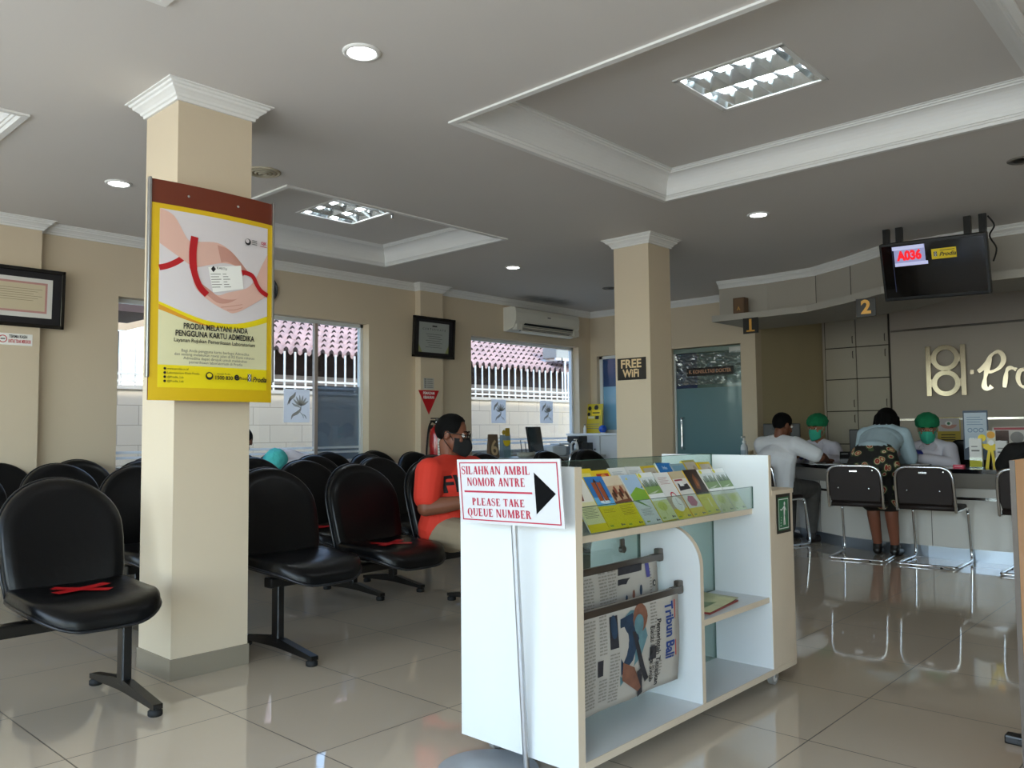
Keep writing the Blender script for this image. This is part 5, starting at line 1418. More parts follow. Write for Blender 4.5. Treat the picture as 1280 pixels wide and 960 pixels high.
# ------------------------------------------------------------------ things on and behind the counter
def on(name, label, cat, x, y, z=TOPZ, rot=0, group=None): return thing(name, label, cat, (x, y, z), rot, group)
def bottle(x, y, z, label, body='#D9DDE0', s_=1.0, rot=0):
    t = on('pump_bottle', label, 'bottle', x, y, z, rot, 'pump bottles')
    xf = Matrix.Scale(s_, 4)
    m = MB(); m.lathe([(.028, 0), (.032, .006), (.032, .11), (.026, .135), (.014, .145), (.014, .155)], mat('bottle_' + body, body, .35), 20, xf); m.build('flask', t)
    m = MB(); m.lathe([(.017, .153), (.017, .172), (.006, .175), (.006, .20)], WHITE, 14, xf); m.rbox((-.045, -.008, .198), (.014, .008, .212), .004, WHITE, xf); m.build('pump', t)
    m = MB(); vs = [(.0325 * math.cos(a), .0325 * math.sin(a), z2) for a in [math.radians(130 + 10 * k) for k in range(11)] for z2 in (.03, .09)]
    m.add(vs, [(2 * i, 2 * i + 2, 2 * i + 3, 2 * i + 1) for i in range(10)], mat('bottle_label', '#9FB0BC', .5), xf, True); m.build('sticker', t, fix=False)
bottle(8.36, 4.24, TOPZ, 'white pump bottle on the counter end by the glass door', s_=1.25)
t = on('snack_basket', 'small dark basket of pale packets behind the white pump bottle', 'basket', 8.47, 4.26)
m = MB(); m.lathe([(.05, 0), (.085, .05), (.09, .06), (.08, .055), (.048, .008)], mat('dark_wicker', '#2E211A', .6, var=.3, scale=60), 20); m.build('bowl', t)
m = MB()
for k in range(6): a = k * 1.05; m.rbox((.04 * math.cos(a) - .02, .04 * math.sin(a) - .02, .03 + .01 * (k % 2)), (.04 * math.cos(a) + .02, .04 * math.sin(a) + .02, .085 + .012 * (k % 3)), .006, mat('packet', '#C9B08A', .5, var=.2))
m.build('packet', t, kind='stuff')
def monitor(x, y, z, rot, label, w=.22, h=.14, stand=.17):
    """screen looks towards +X of its own frame; the back looks to -X"""
    t = on('monitor', label, 'monitor', x, y, z, rot, 'flat monitors')
    m = MB(); m.rbox((-.02, -w, stand), (.02, w, stand + 2 * h), .01, BLACK_PLASTIC); m.rbox((-.045, -w * .5, stand + h * .4), (-.02, w * .5, stand + h * 1.4), .01, BLACK_PLASTIC); m.build('casing', t)
    m = MB(); m.box((.0202, -w + .015, stand + .02), (.0212, w - .015, stand + 2 * h - .015), mat('monitor_panel', '#0C1018', .15, var=0, coat=.3)); m.build('panel', t)
    m = MB(); m.box((-.03, -.03, .01), (-.012, .03, stand + .05), BLACK_PLASTIC); m.lathe([(.10, 0), (.10, .008), (.03, .014), (0, .014)], BLACK_PLASTIC, 24); m.build('stand', t)
    m = MB(); ring_prism(m, 0, stand + h * 1.25, .016, .012, 0, .001, GREYINK, face_nx(-.0455, 0, 0), 20); m.build('badge', t, fix=False)
monitor(8.75, 3.98, .72, .2, 'black monitor seen from behind, between the glass door and the white shirt', .20, .10, .24)
monitor(8.35, 2.88, TOPZ - .03, .1, 'black monitor mostly hidden behind the dark hair of the woman', .20, .13, .10)
# staff desk behind the counter that carries the monitors is the counter itself, widened here by a return
ret = thing('counter_return', 'lower return desk behind the reception counter', 'desk', (8.4, 3.55, 0))
m = MB(); m.box((-.02, -.85, .695), (.75, .62, .72), GRANITE); m.build('desk_top', ret)
m = MB(); m.box((.70, -.83, 0), (.73, .60, .695), COUNTER_W); m.box((.0, -.85, 0), (.72, -.82, .695), COUNTER_W); m.build('desk_panel', ret)
t = on('sample_rack', 'small white holder with a yellow top in front of the first nurse', 'holder', 8.02, 3.33)
m = MB(); m.rbox((-.03, -.03, 0), (.03, .03, .09), .006, WHITE); m.build('cup', t); m = MB(); m.cyl((0, 0, .09), (0, 0, .15), .007, mat('swab_stick', '#D8D4C0', .5), 8); m.ell((0, 0, .165), (.026, .026, .022), mat('swab_yellow', '#B9A85A', .5), 12, 8); m.build('knob', t)
t = on('card_machine', 'small black card machine on the counter beside the patterned skirt', 'machine', 7.98, 3.0, TOPZ, .3)
m = MB(); m.prism([(-.06, 0), (.06, 0), (.06, .09), (-.01, .12), (-.06, .05)], -.045, .045, BLACK_PLASTIC, FR((0, 0, 0), (1, 0, 0), (0, 0, 1))); m.build('case', t, bevel=.006)
m = MB(); m.box((-.03, -.03, .09), (.0, .03, .1005), GREYINK); m.build('keypad', t)
def sheet(x, y, rot, w, d, label, name='paper_form', h=.004, col=PAPER):
    t = on(name, label, 'paper', x, y, TOPZ, rot, 'papers lying on the counter')
    m = MB(); m.box((-w, -d, 0), (w, d, h), col); m.build('sheets', t)
    m = MB()
    for k in range(5): m.rect(-w * .8, -d * .7 + d * .3 * k, w * .6, -d * .7 + d * .3 * k + .006, GREYINK, ID, h + .0006)
    m.build('print', t, fix=False)
sheet(7.80, 3.12, .5, .10, .15, 'white form lying under the hands of the first nurse')
sheet(7.72, 2.08, .1, .10, .14, 'white form lying on the granite in front of the second nurse')
t = on('document_tray', 'flat black folder on the counter in front of the second nurse', 'folder', 7.62, 2.27, TOPZ, .2)
m = MB(); m.rbox((-.12, -.13, 0), (.10, .13, .022), .006, BLACK_PLASTIC); m.build('cover', t); m = MB(); m.box((-.11, -.12, .0225), (.08, .02, .0245), PAPER); m.build('loose_sheet', t)
t = on('pink_box', 'small flat pink box on the granite next to the brochure holders', 'box', 7.62, 1.915, TOPZ)
m = MB(); m.rbox((-.025, -.042, 0), (.025, .042, .026), .004, mat('hot_pink', '#E0405C', .4, emit=0)); m.build('carton', t); m = MB(); m.box((-.026, -.030, .008), (-.0252, .030, .018), mat('pink_print', '#F0A0AC', .4)); m.build('print', t)
t = thing('office_chair', 'black office chair with rounded back behind the counter beside the second nurse', 'chair', (8.46, 2.06, 0))
m = MB(); ol = [(-.16, 0), (.16, 0)] + arc(.10, .30, .08, .08, 0, 90, 6) + arc(-.10, .30, .08, .08, 90, 180, 6)
m.pad(ol, .05, .08, BLACK_VINYL, lambda u, v_, h: (.17 - h, u, .60 + v_)); m.build('backrest', t)
m = MB(); m.rbox((-.24, -.22, .43), (.2, .22, .49), .03, BLACK_VINYL); m.build('seat', t)
m = MB(); m.cyl((0, 0, .08), (0, 0, .43), .025, BLACK_METAL, 12); m.box((.14, -.03, .44), (.18, .03, .66), BLACK_METAL); m.build('post', t)
for k in range(5):
    a = k * 2 * PI / 5; m = MB(); m.capsule((0, 0, .08), .02, (.25 * math.cos(a), .25 * math.sin(a), .06), .014, BLACK_METAL, 8); m.ell((.26 * math.cos(a), .26 * math.sin(a), .026), (.026, .026, .026), RUBBER, 10, 8); m.build('leg', t)
def stand_box(x, y, w, d, h, label, body, foot, name='brochure_holder'):
    t = on(name, label, 'brochure holder', x, y, TOPZ, .05, 'brochure holders on the counter')
    m = MB(); m.box((-d, -w, 0), (d, w, .006), CLEAR); m.box((-d, -w, 0), (-d + .003, w, h * .35), CLEAR); m.box((d - .003, -w, 0), (d, w, h), CLEAR); m.build('acrylic_case', t)
    m = MB(); m.box((-d + .006, -w + .004, .007), (d - .006, w - .004, h * .98), body); m.build('brochure_stack', t)
    m = MB(); xf_ = face_nx(-d + .0055, 0, 0); m.rect(-w + .004, .008, w - .004, h * .25, foot, xf_, 0); m.rect(-w * .6, h * .55, w * .6, h * .6, GREYINK, xf_, .0003); m.rect(-w * .6, h * .7, w * .3, h * .73, GREYINK, xf_, .0003); m.build('front_sheet', t, fix=False)
stand_box(7.70, 1.80, .05, .035, .25, 'clear holder of white brochures with yellow foot beside the pink box', PAPER, YELLOW)
stand_box(7.72, 1.615, .045, .03, .23, 'clear holder of white brochures close to the person in black', PAPER, WHITE)
t = on('yellow_display', 'yellow cut-out display with round smiling shapes between the brochure holders', 'display', 7.72, 1.70)
m = MB(); f3 = face_nx(0, 0, 0)
m.prism([(-.04, 0), (-.015, 0), (.01, .19), (-.01, .19)], 0, .004, YELLOW, f3); m.prism([(.045, 0), (.02, 0), (.0, .19), (.02, .19)], .006, .01, YELLOW, f3); m.build('legs_sheet', t)
m = MB(); m.prism(arc(.01, .20, .065, .06, 180, 360, 18), .011, .014, YELLOW, f3); m.prism([(-.02, .19), (.045, .19), (.045, .31), (-.02, .31)], .008, .011, mat('cutout_white', '#D9D6C0', .5), f3); m.build('front_cutout', t)
m = MB(); m.prism(arc(-.055, .25, .03, .03, 0, 360, 18), .012, .015, YELLOW, f3); m.prism(arc(.012, .275, .03, .03, 0, 360, 18), .012, .015, mat('cutout_orange', '#E0A030', .5), f3); m.prism(arc(.012, .21, .022, .022, 0, 360, 16), .015, .017, WHITE, f3); m.build('round_cutout', t)
t = on('clip_chart', 'white sheet with blue print on a standing clipboard behind the brochure holders', 'chart', 8.38, 1.955, .72, .1)
m = MB(); m.box((-.012, -.10, .08), (.0, .10, .53), mat('clipboard_blue', '#44546A', .5)); m.box((.0, -.02, 0), (.08, .02, .3), BLACK_METAL); m.box((-.05, -.09, 0), (.09, .09, .01), BLACK_METAL); m.build('board', t)
m = MB(); m.add([(-.0135, -.09 + .18 * i / 5, .20 + .31 * j - .02 * (i % 2) * (1 - j)) if True else None for i in range(6) for j in (0, 1)], [(2 * i, 2 * i + 2, 2 * i + 3, 2 * i + 1) for i in range(5)], mat('blueprint_paper', '#C9D6E2', .6)); f4 = face_nx(-.0145, 0, .3)
for k in range(3): ring_prism(m, -.045 + .045 * k, .05, .02, .014, 0, .0005, mat('blue_print', '#6F8FB0', .6), f4, 18)
for k in range(4): m.rect(-.07, .10 + .022 * k, .06 - .02 * (k % 2), .105 + .022 * k, mat('blue_print', '#6F8FB0', .6), f4)
m.build('sheet', t, fix=False)
t = on('picture_card', 'propped card with dark food picture and red edge behind the yellow display', 'card', 8.02, 1.60, .757, .1)
m = MB(); m.box((0, -.14, 0), (.004, .14, .34), mat('card_white', '#CFC8C2', .5)); m.box((.004, -.02, 0), (.08, .02, .004), PAPER); m.build('card', t)
m = MB(); f5 = face_nx(-.0005, 0, 0); m.rect(-.13, .2, -.02, .31, mat('food_dark', '#53362A', .5, var=.6, scale=30), f5); m.poly(arc(.04, .25, .05, .05, 0, 360, 14), mat('food_grey', '#8D8A88', .5, var=.3), f5); m.rect(-.13, .315, .14, .335, mat('card_red', '#A33A44', .5), f5); m.build('print', t, fix=False)

# wooden board at the edge of the picture
t = thing('wooden_partition', 'tan wooden board standing upright at the edge of the picture', 'partition', (2.785, .55, 0))
TAN = mat('tan_wood_laminate', '#E2AE80', .45, var=.08, scale=3)
m = MB(); m.rbox((0, 0, .03), (.62, .014, 1.0), .003, TAN); m.build('board', t)
m = MB(); m.box((-.004, .0, .03), (0, .014, 1.0), mat('dark_edge_band', '#564C44', .5)); m.build('edge_band', t)
m = MB()
for x in (.06, .50): m.rbox((x, -.16, 0), (x + .05, .17, .03), .006, BLACK_METAL)
m.build('foot', t)

# ------------------------------------------------------------------ nurse desk by the window
dk = thing('nurse_desk', 'grey-topped desk under the window with the leaning monitor', 'desk', (7.38, 6.42, 0))
GREYTOP = mat('grey_desk_top', '#A8A7A2', .4, var=.04)
m = MB(); m.rbox((-1.02, -.30, .775), (.98, .30, .80), .004, GREYTOP); m.build('desk_top', dk)
for x in (-.99, .94): m = MB(); m.rbox((x, -.26, 0), (x + .025, .28, .775), .003, WHITE_LAM); m.build('side_panel', dk)
m = MB(); m.box((-.965, .2, .25), (.94, .218, .775), WHITE_LAM); m.build('modesty_panel', dk)
m = MB(); m.rbox((.52, -.24, .18), (.94, .2, .775), .004, WHITE_LAM); dr = m.build('drawer_unit', dk)
DZ = .80
t = on('desk_number_stand', 'brown stand with gold numeral six on the desk by the window', 'sign', 6.60, 6.40, DZ)
m = MB(); m.prism([(-.03, 0), (.03, 0), (.004, .27), (-.004, .27)], -.075, .075, mat('brown_stand', '#6E5A48', .5, var=.1), FR((0, 0, 0), (0, -1, 0), (0, 0, 1))); m.build('stand', t)
m = MB(); f6 = FR((0, -.0225, .11), (1, 0, 0), (0, .1, 1)); m.text('6', .24, mat('pale_gold', '#D9BE93', .4), f6, bold=.004, z=.003); m.build('numeral', t, fix=False)
t = on('yellow_leaflet_stand', 'small stand of yellow cut-out leaflets next to the numeral six', 'leaflet holder', 6.83, 6.42, DZ)
m = MB(); m.box((-.075, -.05, 0), (.075, .05, .006), CLEAR); m.box((-.075, .03, 0), (.075, .033, .24), CLEAR); m.box((-.075, -.05, 0), (.075, -.047, .09), CLEAR); m.build('acrylic_case', t)
m = MB(); m.box((-.065, -.02, .007), (.065, .028, .26), mat('leaflet_blue', '#8FA6B8', .5, var=.1)); m.build('leaflet_stack', t)
m = MB(); f7 = face_ny(0, -.021, 0); m.prism(arc(0, .20, .06, .07, 180, 360, 16), 0, .003, YELLOW, f7); m.prism(arc(-.05, .29, .028, .028, 0, 360, 14), 0, .003, mat('leaf_gold', '#B79A2E', .5), f7); m.prism([(-.03, .25), (.05, .25), (.045, .34), (-.025, .34)], .001, .004, mat('leaf_gold', '#B79A2E', .5), f7); m.build('cutout', t)
t = on('wicker_tray', 'pale oval tray with two pens standing in it on the window desk', 'tray', 7.08, 6.33, DZ, .2)
m = MB(); m.lathe([(.10, 0), (.14, .012), (.15, .06), (.14, .055), (.13, .018), (0, .012)], mat('pale_wicker', '#B9B8AC', .6, var=.2, scale=50), 28, Matrix.Diagonal((1, .6, 1, 1))); m.build('tray', t)
for x, l in ((-.05, .2), (.05, .18)): m = MB(); m.cyl((x, .02, .02), (x - .02, .03, l), .005, INK, 8); m.build('pen', t)
t = on('leaning_monitor', 'black flat monitor tilted on the desk under the window', 'monitor', 7.30, 6.38, DZ, .12)
xm = FR((0, 0, .19), (1, 0, .0), (-.10, .1, 1))
m = MB(); m.rbox((-.145, -.14, -.012), (.145, .165, .012), .006, BLACK_PLASTIC, xm); m.build('casing', t)
m = MB(); m.rect(-.135, -.125, .135, .155, mat('monitor_panel2', '#141C2A', .12, var=0, coat=.4), xm, .0126); m.build('panel', t, fix=False)
m = MB(); m.box((-.03, .01, .008), (.03, .04, .2), WHITE); m.rbox((-.12, -.07, 0), (.12, .09, .014), .005, WHITE); m.build('stand', t)
t = on('label_printer', 'white rounded label machine beside the leaning monitor', 'machine', 7.70, 6.42, DZ)
m = MB(); m.rbox((-.15, -.10, 0), (.13, .10, .13), .035, mat('machine_white', '#D5DCE2', .35)); m.build('case', t)
m = MB(); m.rbox((-.02, -.105, .13), (.20, .05, .15), .008, mat('machine_white', '#D5DCE2', .35)); m.build('lid', t); m = MB(); m.rbox((.13, -.08, 0), (.20, .06, .11), .01, mat('machine_grey', '#8A9096', .4)); m.build('roller', t)
bottle(7.86, 6.20, DZ, 'white pump bottle on the window desk before the white machine', s_=.95)
t = on('dispenser_frame', 'white arched dispenser frame on the window desk beside the black boxes', 'dispenser', 8.02, 6.36, DZ)
m = MB(); m.tube([(-.06, 0, 0), (-.06, 0, .13), (-.03, 0, .16), (.03, 0, .16), (.06, 0, .13), (.06, 0, 0)], .014, WHITE, 10); m.build('arch', t); m = MB(); m.rbox((-.05, -.04, 0), (.05, .04, .06), .006, mat('machine_grey', '#8A9096', .4)); m.build('base', t)
t = on('black_printer', 'black stepped printer on the window desk in the corner', 'printer', 8.20, 6.42, DZ)
m = MB(); m.rbox((-.09, -.12, 0), (.02, .10, .16), .008, BLACK_PLASTIC); m.rbox((-.12, -.10, .16), (.04, .10, .235), .008, BLACK_PLASTIC); m.build('case', t)
m = MB(); m.rbox((.02, -.12, 0), (.13, .10, .15), .006, BLACK_PLASTIC); m.build('tower', t); m = MB(); m.cyl((.075, -.123, .03), (.075, -.119, .03), .01, CHROME, 12); m.build('button', t)
# white low cabinet in the corner
t = thing('low_cabinet', 'white low cabinet under the bluish corner window', 'cabinet', (8.72, 6.16, 0))
m = MB(); m.box((-.26, -.42, .06), (.27, .65, 1.04), WHITE_LAM); m.build('body', t)
m = MB(); m.rbox((-.29, -.44, 1.04), (.275, .66, 1.065), .004, mat('white_top', '#EDF0F2', .3)); m.build('top', t); m = MB(); m.box((-.22, -.40, 0), (.25, .64, .06), DARKSTEEL); m.build('plinth', t)
for y in (-.40, .12): m = MB(); m.rbox((-.278, y, .08), (-.262, y + .50, 1.03), .003, WHITE_LAM); d = m.build('door', t); m = MB(); m.cyl((-.278, y + .06, .86), (-.30, y + .06, .86), .01, CHROME, 12); m.build('knob', d)
t = thing('yellow_poster', 'yellow poster with small dark icons leaning in the corner window', 'poster', (8.88, 6.72, 1.066), 0)
fy = FR((0, 0, 0), (0, -1, 0), (.12, 0, 1))
m = MB(); m.box((-.15, 0, -.004), (.15, .40, 0), mat('poster_mustard', '#C9B42C', .45), fy); m.build('sheet', t)
m = MB()
for a, b, r in ((-.07, .34, .03), (.04, .35, .035), (-.08, .26, .025)): m.poly(arc(a, b, r, r, 0, 360, 14), INK, fy, .001)
m.rect(-.03, .24, .12, .32, YELLOW, fy, .0015); m.rect(-.02, .27, .1, .285, INK, fy, .002); m.rect(.03, .19, .09, .235, INK, fy, .001); m.rect(-.09, .20, .01, .23, mat('poster_cream2', '#DAD4B0', .5), fy, .001)
for k in range(3): m.rect(-.10, .12 - .03 * k, .10, .128 - .03 * k, GREYINK, fy, .001)
m.build('print', t, fix=False)
t = on('blue_ball', 'shiny blue ball on the white cabinet before the corner window', 'ball', 8.84, 6.52, 1.065)
m = MB(); m.ell((0, 0, .055), (.055, .055, .055), mat('blue_rubber', '#1E4FB0', .25, coat=.4), 24, 14); m.build('sphere', t); m = MB(); m.lathe([(.03, 0), (.03, .012), (.02, .016)], WHITE, 16); m.build('rest', t)
t = on('tissue_bottle', 'tiny white bottle on the white cabinet right by the window reveal', 'bottle', 8.80, 6.79, 1.065)
m = MB(); m.lathe([(.02, 0), (.022, .01), (.022, .07), (.01, .09), (.01, .11), (0, .112)], WHITE, 14); m.build('flask', t); m = MB(); m.cyl((0, 0, .108), (0, 0, .125), .012, GREYINK, 10); m.build('cap', t)
# ------------------------------------------------------------------ outside the windows
GROUND = mat('outdoor_concrete', '#B5AFA5', .8, var=.12, scale=1.5)
m = MB(); m.box((-14, YS - 8, -.25), (XF - .3, 16, -.13), GROUND); m.box((XF - .3, YW + .2, -.25), (16, 16, -.13), GROUND); struct(m, 'ground_outside')
BLOCK = tile_mat('boundary_block', '#EFDCC4', '#C4B29C', .42, .20, .1, .0, .008, .7, axes=('X', 'Z'), brick=True)
m = MB(); m.box((0, 8.30, -.13), (14, 8.45, 1.56), BLOCK); m.box((0, 8.285, 1.56), (14, 8.46, 1.60), mat('coping', '#D9D0C6', .7, var=.06)); struct(m, 'wall_boundary')
fn = thing('steel_fence', 'white painted steel bars standing on the boundary wall outside the windows', 'fence', (3.0, 8.36, 1.60))
FWHITE = mat('white_steel', '#ECE8E2', .5, var=.04)
for z in (.035, .105):
    m = MB(); m.box((-.6, -.014, z), (8.8, .014, z + .024), FWHITE); m.build('rail', fn)
for k in range(66):
    x = -.55 + .142 * k
    m = MB(); m.box((x - .009, -.009, 0), (x + .009, .009, .46), FWHITE); m.build('bar', fn)
# neighbour's house with a pantile roof
hs = thing('neighbour_house', 'low neighbouring house with a pink clay tile roof outside', 'house', (7.5, 9.4, 0))
SHADE = mat('eave_shade', '#43302A', .8, var=.2)  # dark tone paints the shadow under the eaves
m = MB(); m.box((-3.2, .55, -.13), (7.5, .75, 2.6), mat('neighbour_wall', '#8A8078', .8, var=.1)); m.build('wall', hs)
m = MB(); m.box((-3.2, -.10, 1.74), (7.5, .55, 1.86), mat('eave_beam', '#A08F7E', .7, var=.1)); m.build('eave_beam', hs)
m = MB(); m.box((-3.2, .02, 1.86), (7.5, .10, 2.16), SHADE); m.build('eave_shade_strip', hs)  # dark strip standing for the eave's shadow behind the bars
m = MB(); m.box((-3.2, .54, 1.86), (7.5, .56, 2.6), SHADE); m.build('eave_shade_sheet', hs)  # dark sheet before the wall, painting the same eave shadow
def tile_roof(name, x0, x1, y0, z0, rows, run, rise, mt):
    """rows of S-shaped pantiles stepping up the slope"""
    m = MB(); pitch = .135; sub = 6
    nx = int((x1 - x0) / pitch * sub)
    vs, fs, dark = [], [], []      # dark: riser faces coloured as the shade under each raised tile
    for r in range(rows):
        base = len(vs)
        for j, (t, lift) in enumerate(((0, -.020), (0, .030), (.6, .014), (1.1, .0))):
            for i in range(nx + 1):
                x = x0 + (x1 - x0) * i / nx
                ph = (i / sub + .5 * (r % 2) * 0) % 1
                w = .024 * math.sin(2 * PI * ph) + .008 * math.sin(4 * PI * ph)
                jit = .008 * noise.noise(Vector((int(i / sub) * 1.7, r * 2.3, 0)))
                vs.append((x, y0 + (r + t) * run - .02 * math.sin(2 * PI * ph) * (1 if j < 2 else 0), z0 + (r + t) * rise + lift + w + jit))
        q = nx + 1
        for j in range(3):
            for i in range(nx):
                shaded = j == 0 and (i / sub) % 1 < .42
                (dark if shaded else fs).append((base + j * q + i, base + j * q + i + 1, base + (j + 1) * q + i + 1, base + (j + 1) * q + i))
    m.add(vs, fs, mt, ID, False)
    m.f += dark; k = m._m(mat('tile_gap_shade', '#2E211D', .9, var=.2)); m.mi += [k] * len(dark); m.sm += [False] * len(dark)
    return m.build(name, hs, fix=False)
CLAY = tile_mat('clay_pantile', '#A98B83', '#8E6A62', .135, .18, 0, 0, .0, .75, var=.34)
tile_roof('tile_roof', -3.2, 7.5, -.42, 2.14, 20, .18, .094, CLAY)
# lower porch of the same house seen at the window's far end
m = MB(); m.box((-7.2, -.2, 2.47), (-3.25, 1.6, 3.4), SHADE); m.build('porch_soffit', hs)
m = MB(); m.prism([(-7.2, 2.27), (-3.83, 2.25), (-3.3, 2.42), (-3.3, 2.50), (-3.83, 2.33), (-7.2, 2.36)], .22, .26, mat('pale_timber', '#B59C7E', .7, var=.15), FR((0, 0, 0), (1, 0, 0), (0, 0, 1))); m.build('porch_rafter', hs)
m = MB(); m.box((-7.2, 1.5, -.13), (-3.22, 1.6, 2.46), mat('pale_pink_wall', '#D3C5C2', .8, var=.04)); m.build('porch_wall', hs)
# condenser unit on brackets in front of the roof
t = thing('condenser_unit', 'grey outdoor air conditioner unit on a bracket outside the corner window pane', 'air conditioner', (11.22, 9.10, 2.36))
CG = mat('condenser_grey', '#8A8780', .5, var=.06)
m = MB(); m.rbox((-.40, -.16, 0), (.40, .16, .56), .02, CG); m.build('case', t)
m = MB(); m.lathe([(.20, 0), (.20, -.012), (.18, -.014), (.18, .02), (.05, .03), (0, .03)], mat('fan_dark', '#3A3A38', .6), 28, FR((.10, -.162, .28), (1, 0, 0), (0, 0, 1)))
for k in range(4): a = k * PI / 2 + .4; stroke(m, [(0, 0), (.17 * math.cos(a), .17 * math.sin(a))], .07, mat('fan_blade', '#8C8A84', .6), FR((.10, -.166, .28), (1, 0, 0), (0, 0, 1)))
m.build('fan', t)
m = MB()
for x in (-.3, .3): m.box((x - .02, -.2, -.04), (x + .02, .34, 0), FWHITE)
m.box((-.45, -.2, -.04), (.45, -.16, 0), FWHITE); m.cyl((-.2, -.18, -.04), (-.2, -.18, -2.45), .02, FWHITE, 8); m.cyl((.3, -.18, -.04), (.3, -.18, -2.45), .02, FWHITE, 8); m.build('bracket', t)
# ------------------------------------------------------------------ people
def blob(name, parent, prims, mt, voxel=.009, smooth=3):
    """joins tapered limbs into one continuous skin"""
    m = MB(); prims(m, mt)
    me = m.make(name)
    o = bpy.data.objects.new(name, me); COL.objects.link(o)
    r = o.modifiers.new('r', 'REMESH'); r.mode, r.voxel_size, r.use_smooth_shade = 'VOXEL', voxel, True
    s_ = o.modifiers.new('s', 'SMOOTH'); s_.factor, s_.iterations = .5, smooth
    dg = bpy.context.evaluated_depsgraph_get()
    new = bpy.data.meshes.new_from_object(o.evaluated_get(dg))
    o.modifiers.clear(); o.data = new; bpy.data.meshes.remove(me)
    if not new.materials: new.materials.append(mt)
    o.parent = parent
    return o
HAIR = mat('black_hair', '#060505', .72, var=.5, scale=70, bump=.6, bscale=150, spec=.15)
EYEW = mat('eye_white', '#E6E2DA', .3, var=0); EYED = mat('eye_dark', '#120C08', .2, var=0)
def skin(h): return mat('skin_' + h, h, .5, var=.08, scale=12, spec=.4)
V = Vector
class Person:
    """joints in the person's own frame: faces -Y, right hand on the -X side"""
    def __init__(s, label, loc, rot, skin_hex, seat=.43, lean=0.0, head=(0, 0, 0), arms=None, legs=None, hc=None, group=None, build=1.0):
        s.t = thing('person', label, 'person', loc, rot, group)
        s.sk = skin(skin_hex); b = build
        s.hip = V((0, 0, seat + .075)); s.chest = V((0, -lean * .6, seat + .335)); s.nb = V((0, -lean, seat + .475))
        s.hc = V(hc) if hc else s.nb + V((0, -.03 - lean * .25, .175))
        s.sh = {-1: V((-.165 * b, -lean * .85, seat + .435)), 1: V((.165 * b, -lean * .85, seat + .435))}
        s.el = {-1: V((-.235, -.10 - lean, seat + .20)), 1: V((.235, -.10 - lean, seat + .20))}
        s.wr = {-1: V((-.10, -.30 - lean, seat + .17)), 1: V((.10, -.30 - lean, seat + .17))}
        if arms:
            for k, (e, w) in arms.items(): s.el[k], s.wr[k] = V(e), V(w)
        s.hj = {k: V((k * .095, -.02, seat + .075)) for k in (-1, 1)}
        s.kn = {k: V((k * .13, -.43, seat + .055)) for k in (-1, 1)}
        s.an = {k: V((k * .12, -.40, .085)) for k in (-1, 1)}
        if legs:
            for k, (kn, an) in legs.items(): s.kn[k], s.an[k] = V(kn), V(an)
        s.b = b; s.seat = seat
        yaw, pitch, roll = (math.radians(a) for a in head)
        s.hm = Matrix.Translation(s.hc) @ Matrix.Rotation(yaw, 4, 'Z') @ Matrix.Rotation(pitch, 4, 'X') @ Matrix.Rotation(roll, 4, 'Y')
    def torso(s, m, mt, g=0.0):
        b = s.b
        X_ = ((1, 0, 0), 1.28)
        m.capsule(s.hip + V((0, .01, .02)), .115 * b + g, s.hip + V((0, -.01, .10)), .108 * b + g, mt, 18, ((1, 0, 0), 1.42))
        m.capsule(s.hip + V((0, -.01, .08)), .112 * b + g, s.chest, .108 * b + g, mt, 18, ((1, 0, 0), 1.36))
        m.capsule(s.chest, .108 * b + g, s.nb + V((0, .0, -.085)), .080 * b + g, mt, 18, ((1, 0, 0), 1.5))
        m.capsule(s.sh[-1], .058 * b + g, s.sh[1], .058 * b + g, mt, 14)
        for k in (-1, 1): m.capsule(s.sh[k] + V((-k * .02, 0, .0)), .056 * b + g, s.nb + V((0, .005, .02)), .045 + g * .6, mt, 12)
    def arm(s, m, mt, k, g=0.0, upto=2.0):
        b = s.b
        e = s.el[k] if upto >= 1 else s.sh[k].lerp(s.el[k], upto)
        r1 = .044 * b if upto >= 1 else .044 * b + (.012 * (1 - upto))
        m.capsule(s.sh[k], .055 * b + g, e, r1 + g, mt)
        if upto > 1:
            w = s.el[k].lerp(s.wr[k], upto - 1)
            m.capsule(s.el[k], .043 * b + g, s.el[k].lerp(w, .35), .042 * b + g, mt); m.capsule(s.el[k].lerp(w, .35), .042 * b + g, w, .029 + g + (2 - upto) * .008, mt)
    def hand(s, m, mt, k, g=0.0):
        d = (s.wr[k] - s.el[k]).normalized(); side = d.cross(V((0, 0, 1))).normalized() * k; upn = side.cross(d) * k
        if upn.z < 0: upn = -upn
        p0 = s.wr[k]; p1 = p0 + d * .075
        m.capsule(p0, .027 + g, p1, .033 + g, mt, 12, (upn, .55))
        inn = -side * 1.0
        for i, (o, l) in enumerate(((.027, .070), (.009, .078), (-.009, .074), (-.026, .058))):
            a = p1 + d * .018 + side * o * -1; q = a + d * l * .5 - upn * .008; e = q + d * l * .42 - upn * .026
            m.capsule(a, .0092 + g, q, .0086 + g, mt, 8); m.capsule(q, .0086 + g, e, .0072 + g, mt, 8)
        a = p0 + d * .025 - side * .028; q = a - side * .026 + d * .030; e = q + d * .034 + side * .004 - upn * .008
        m.capsule(a, .013 + g, q, .0105 + g, mt, 8); m.capsule(q, .0105 + g, e, .0085 + g, mt, 8)
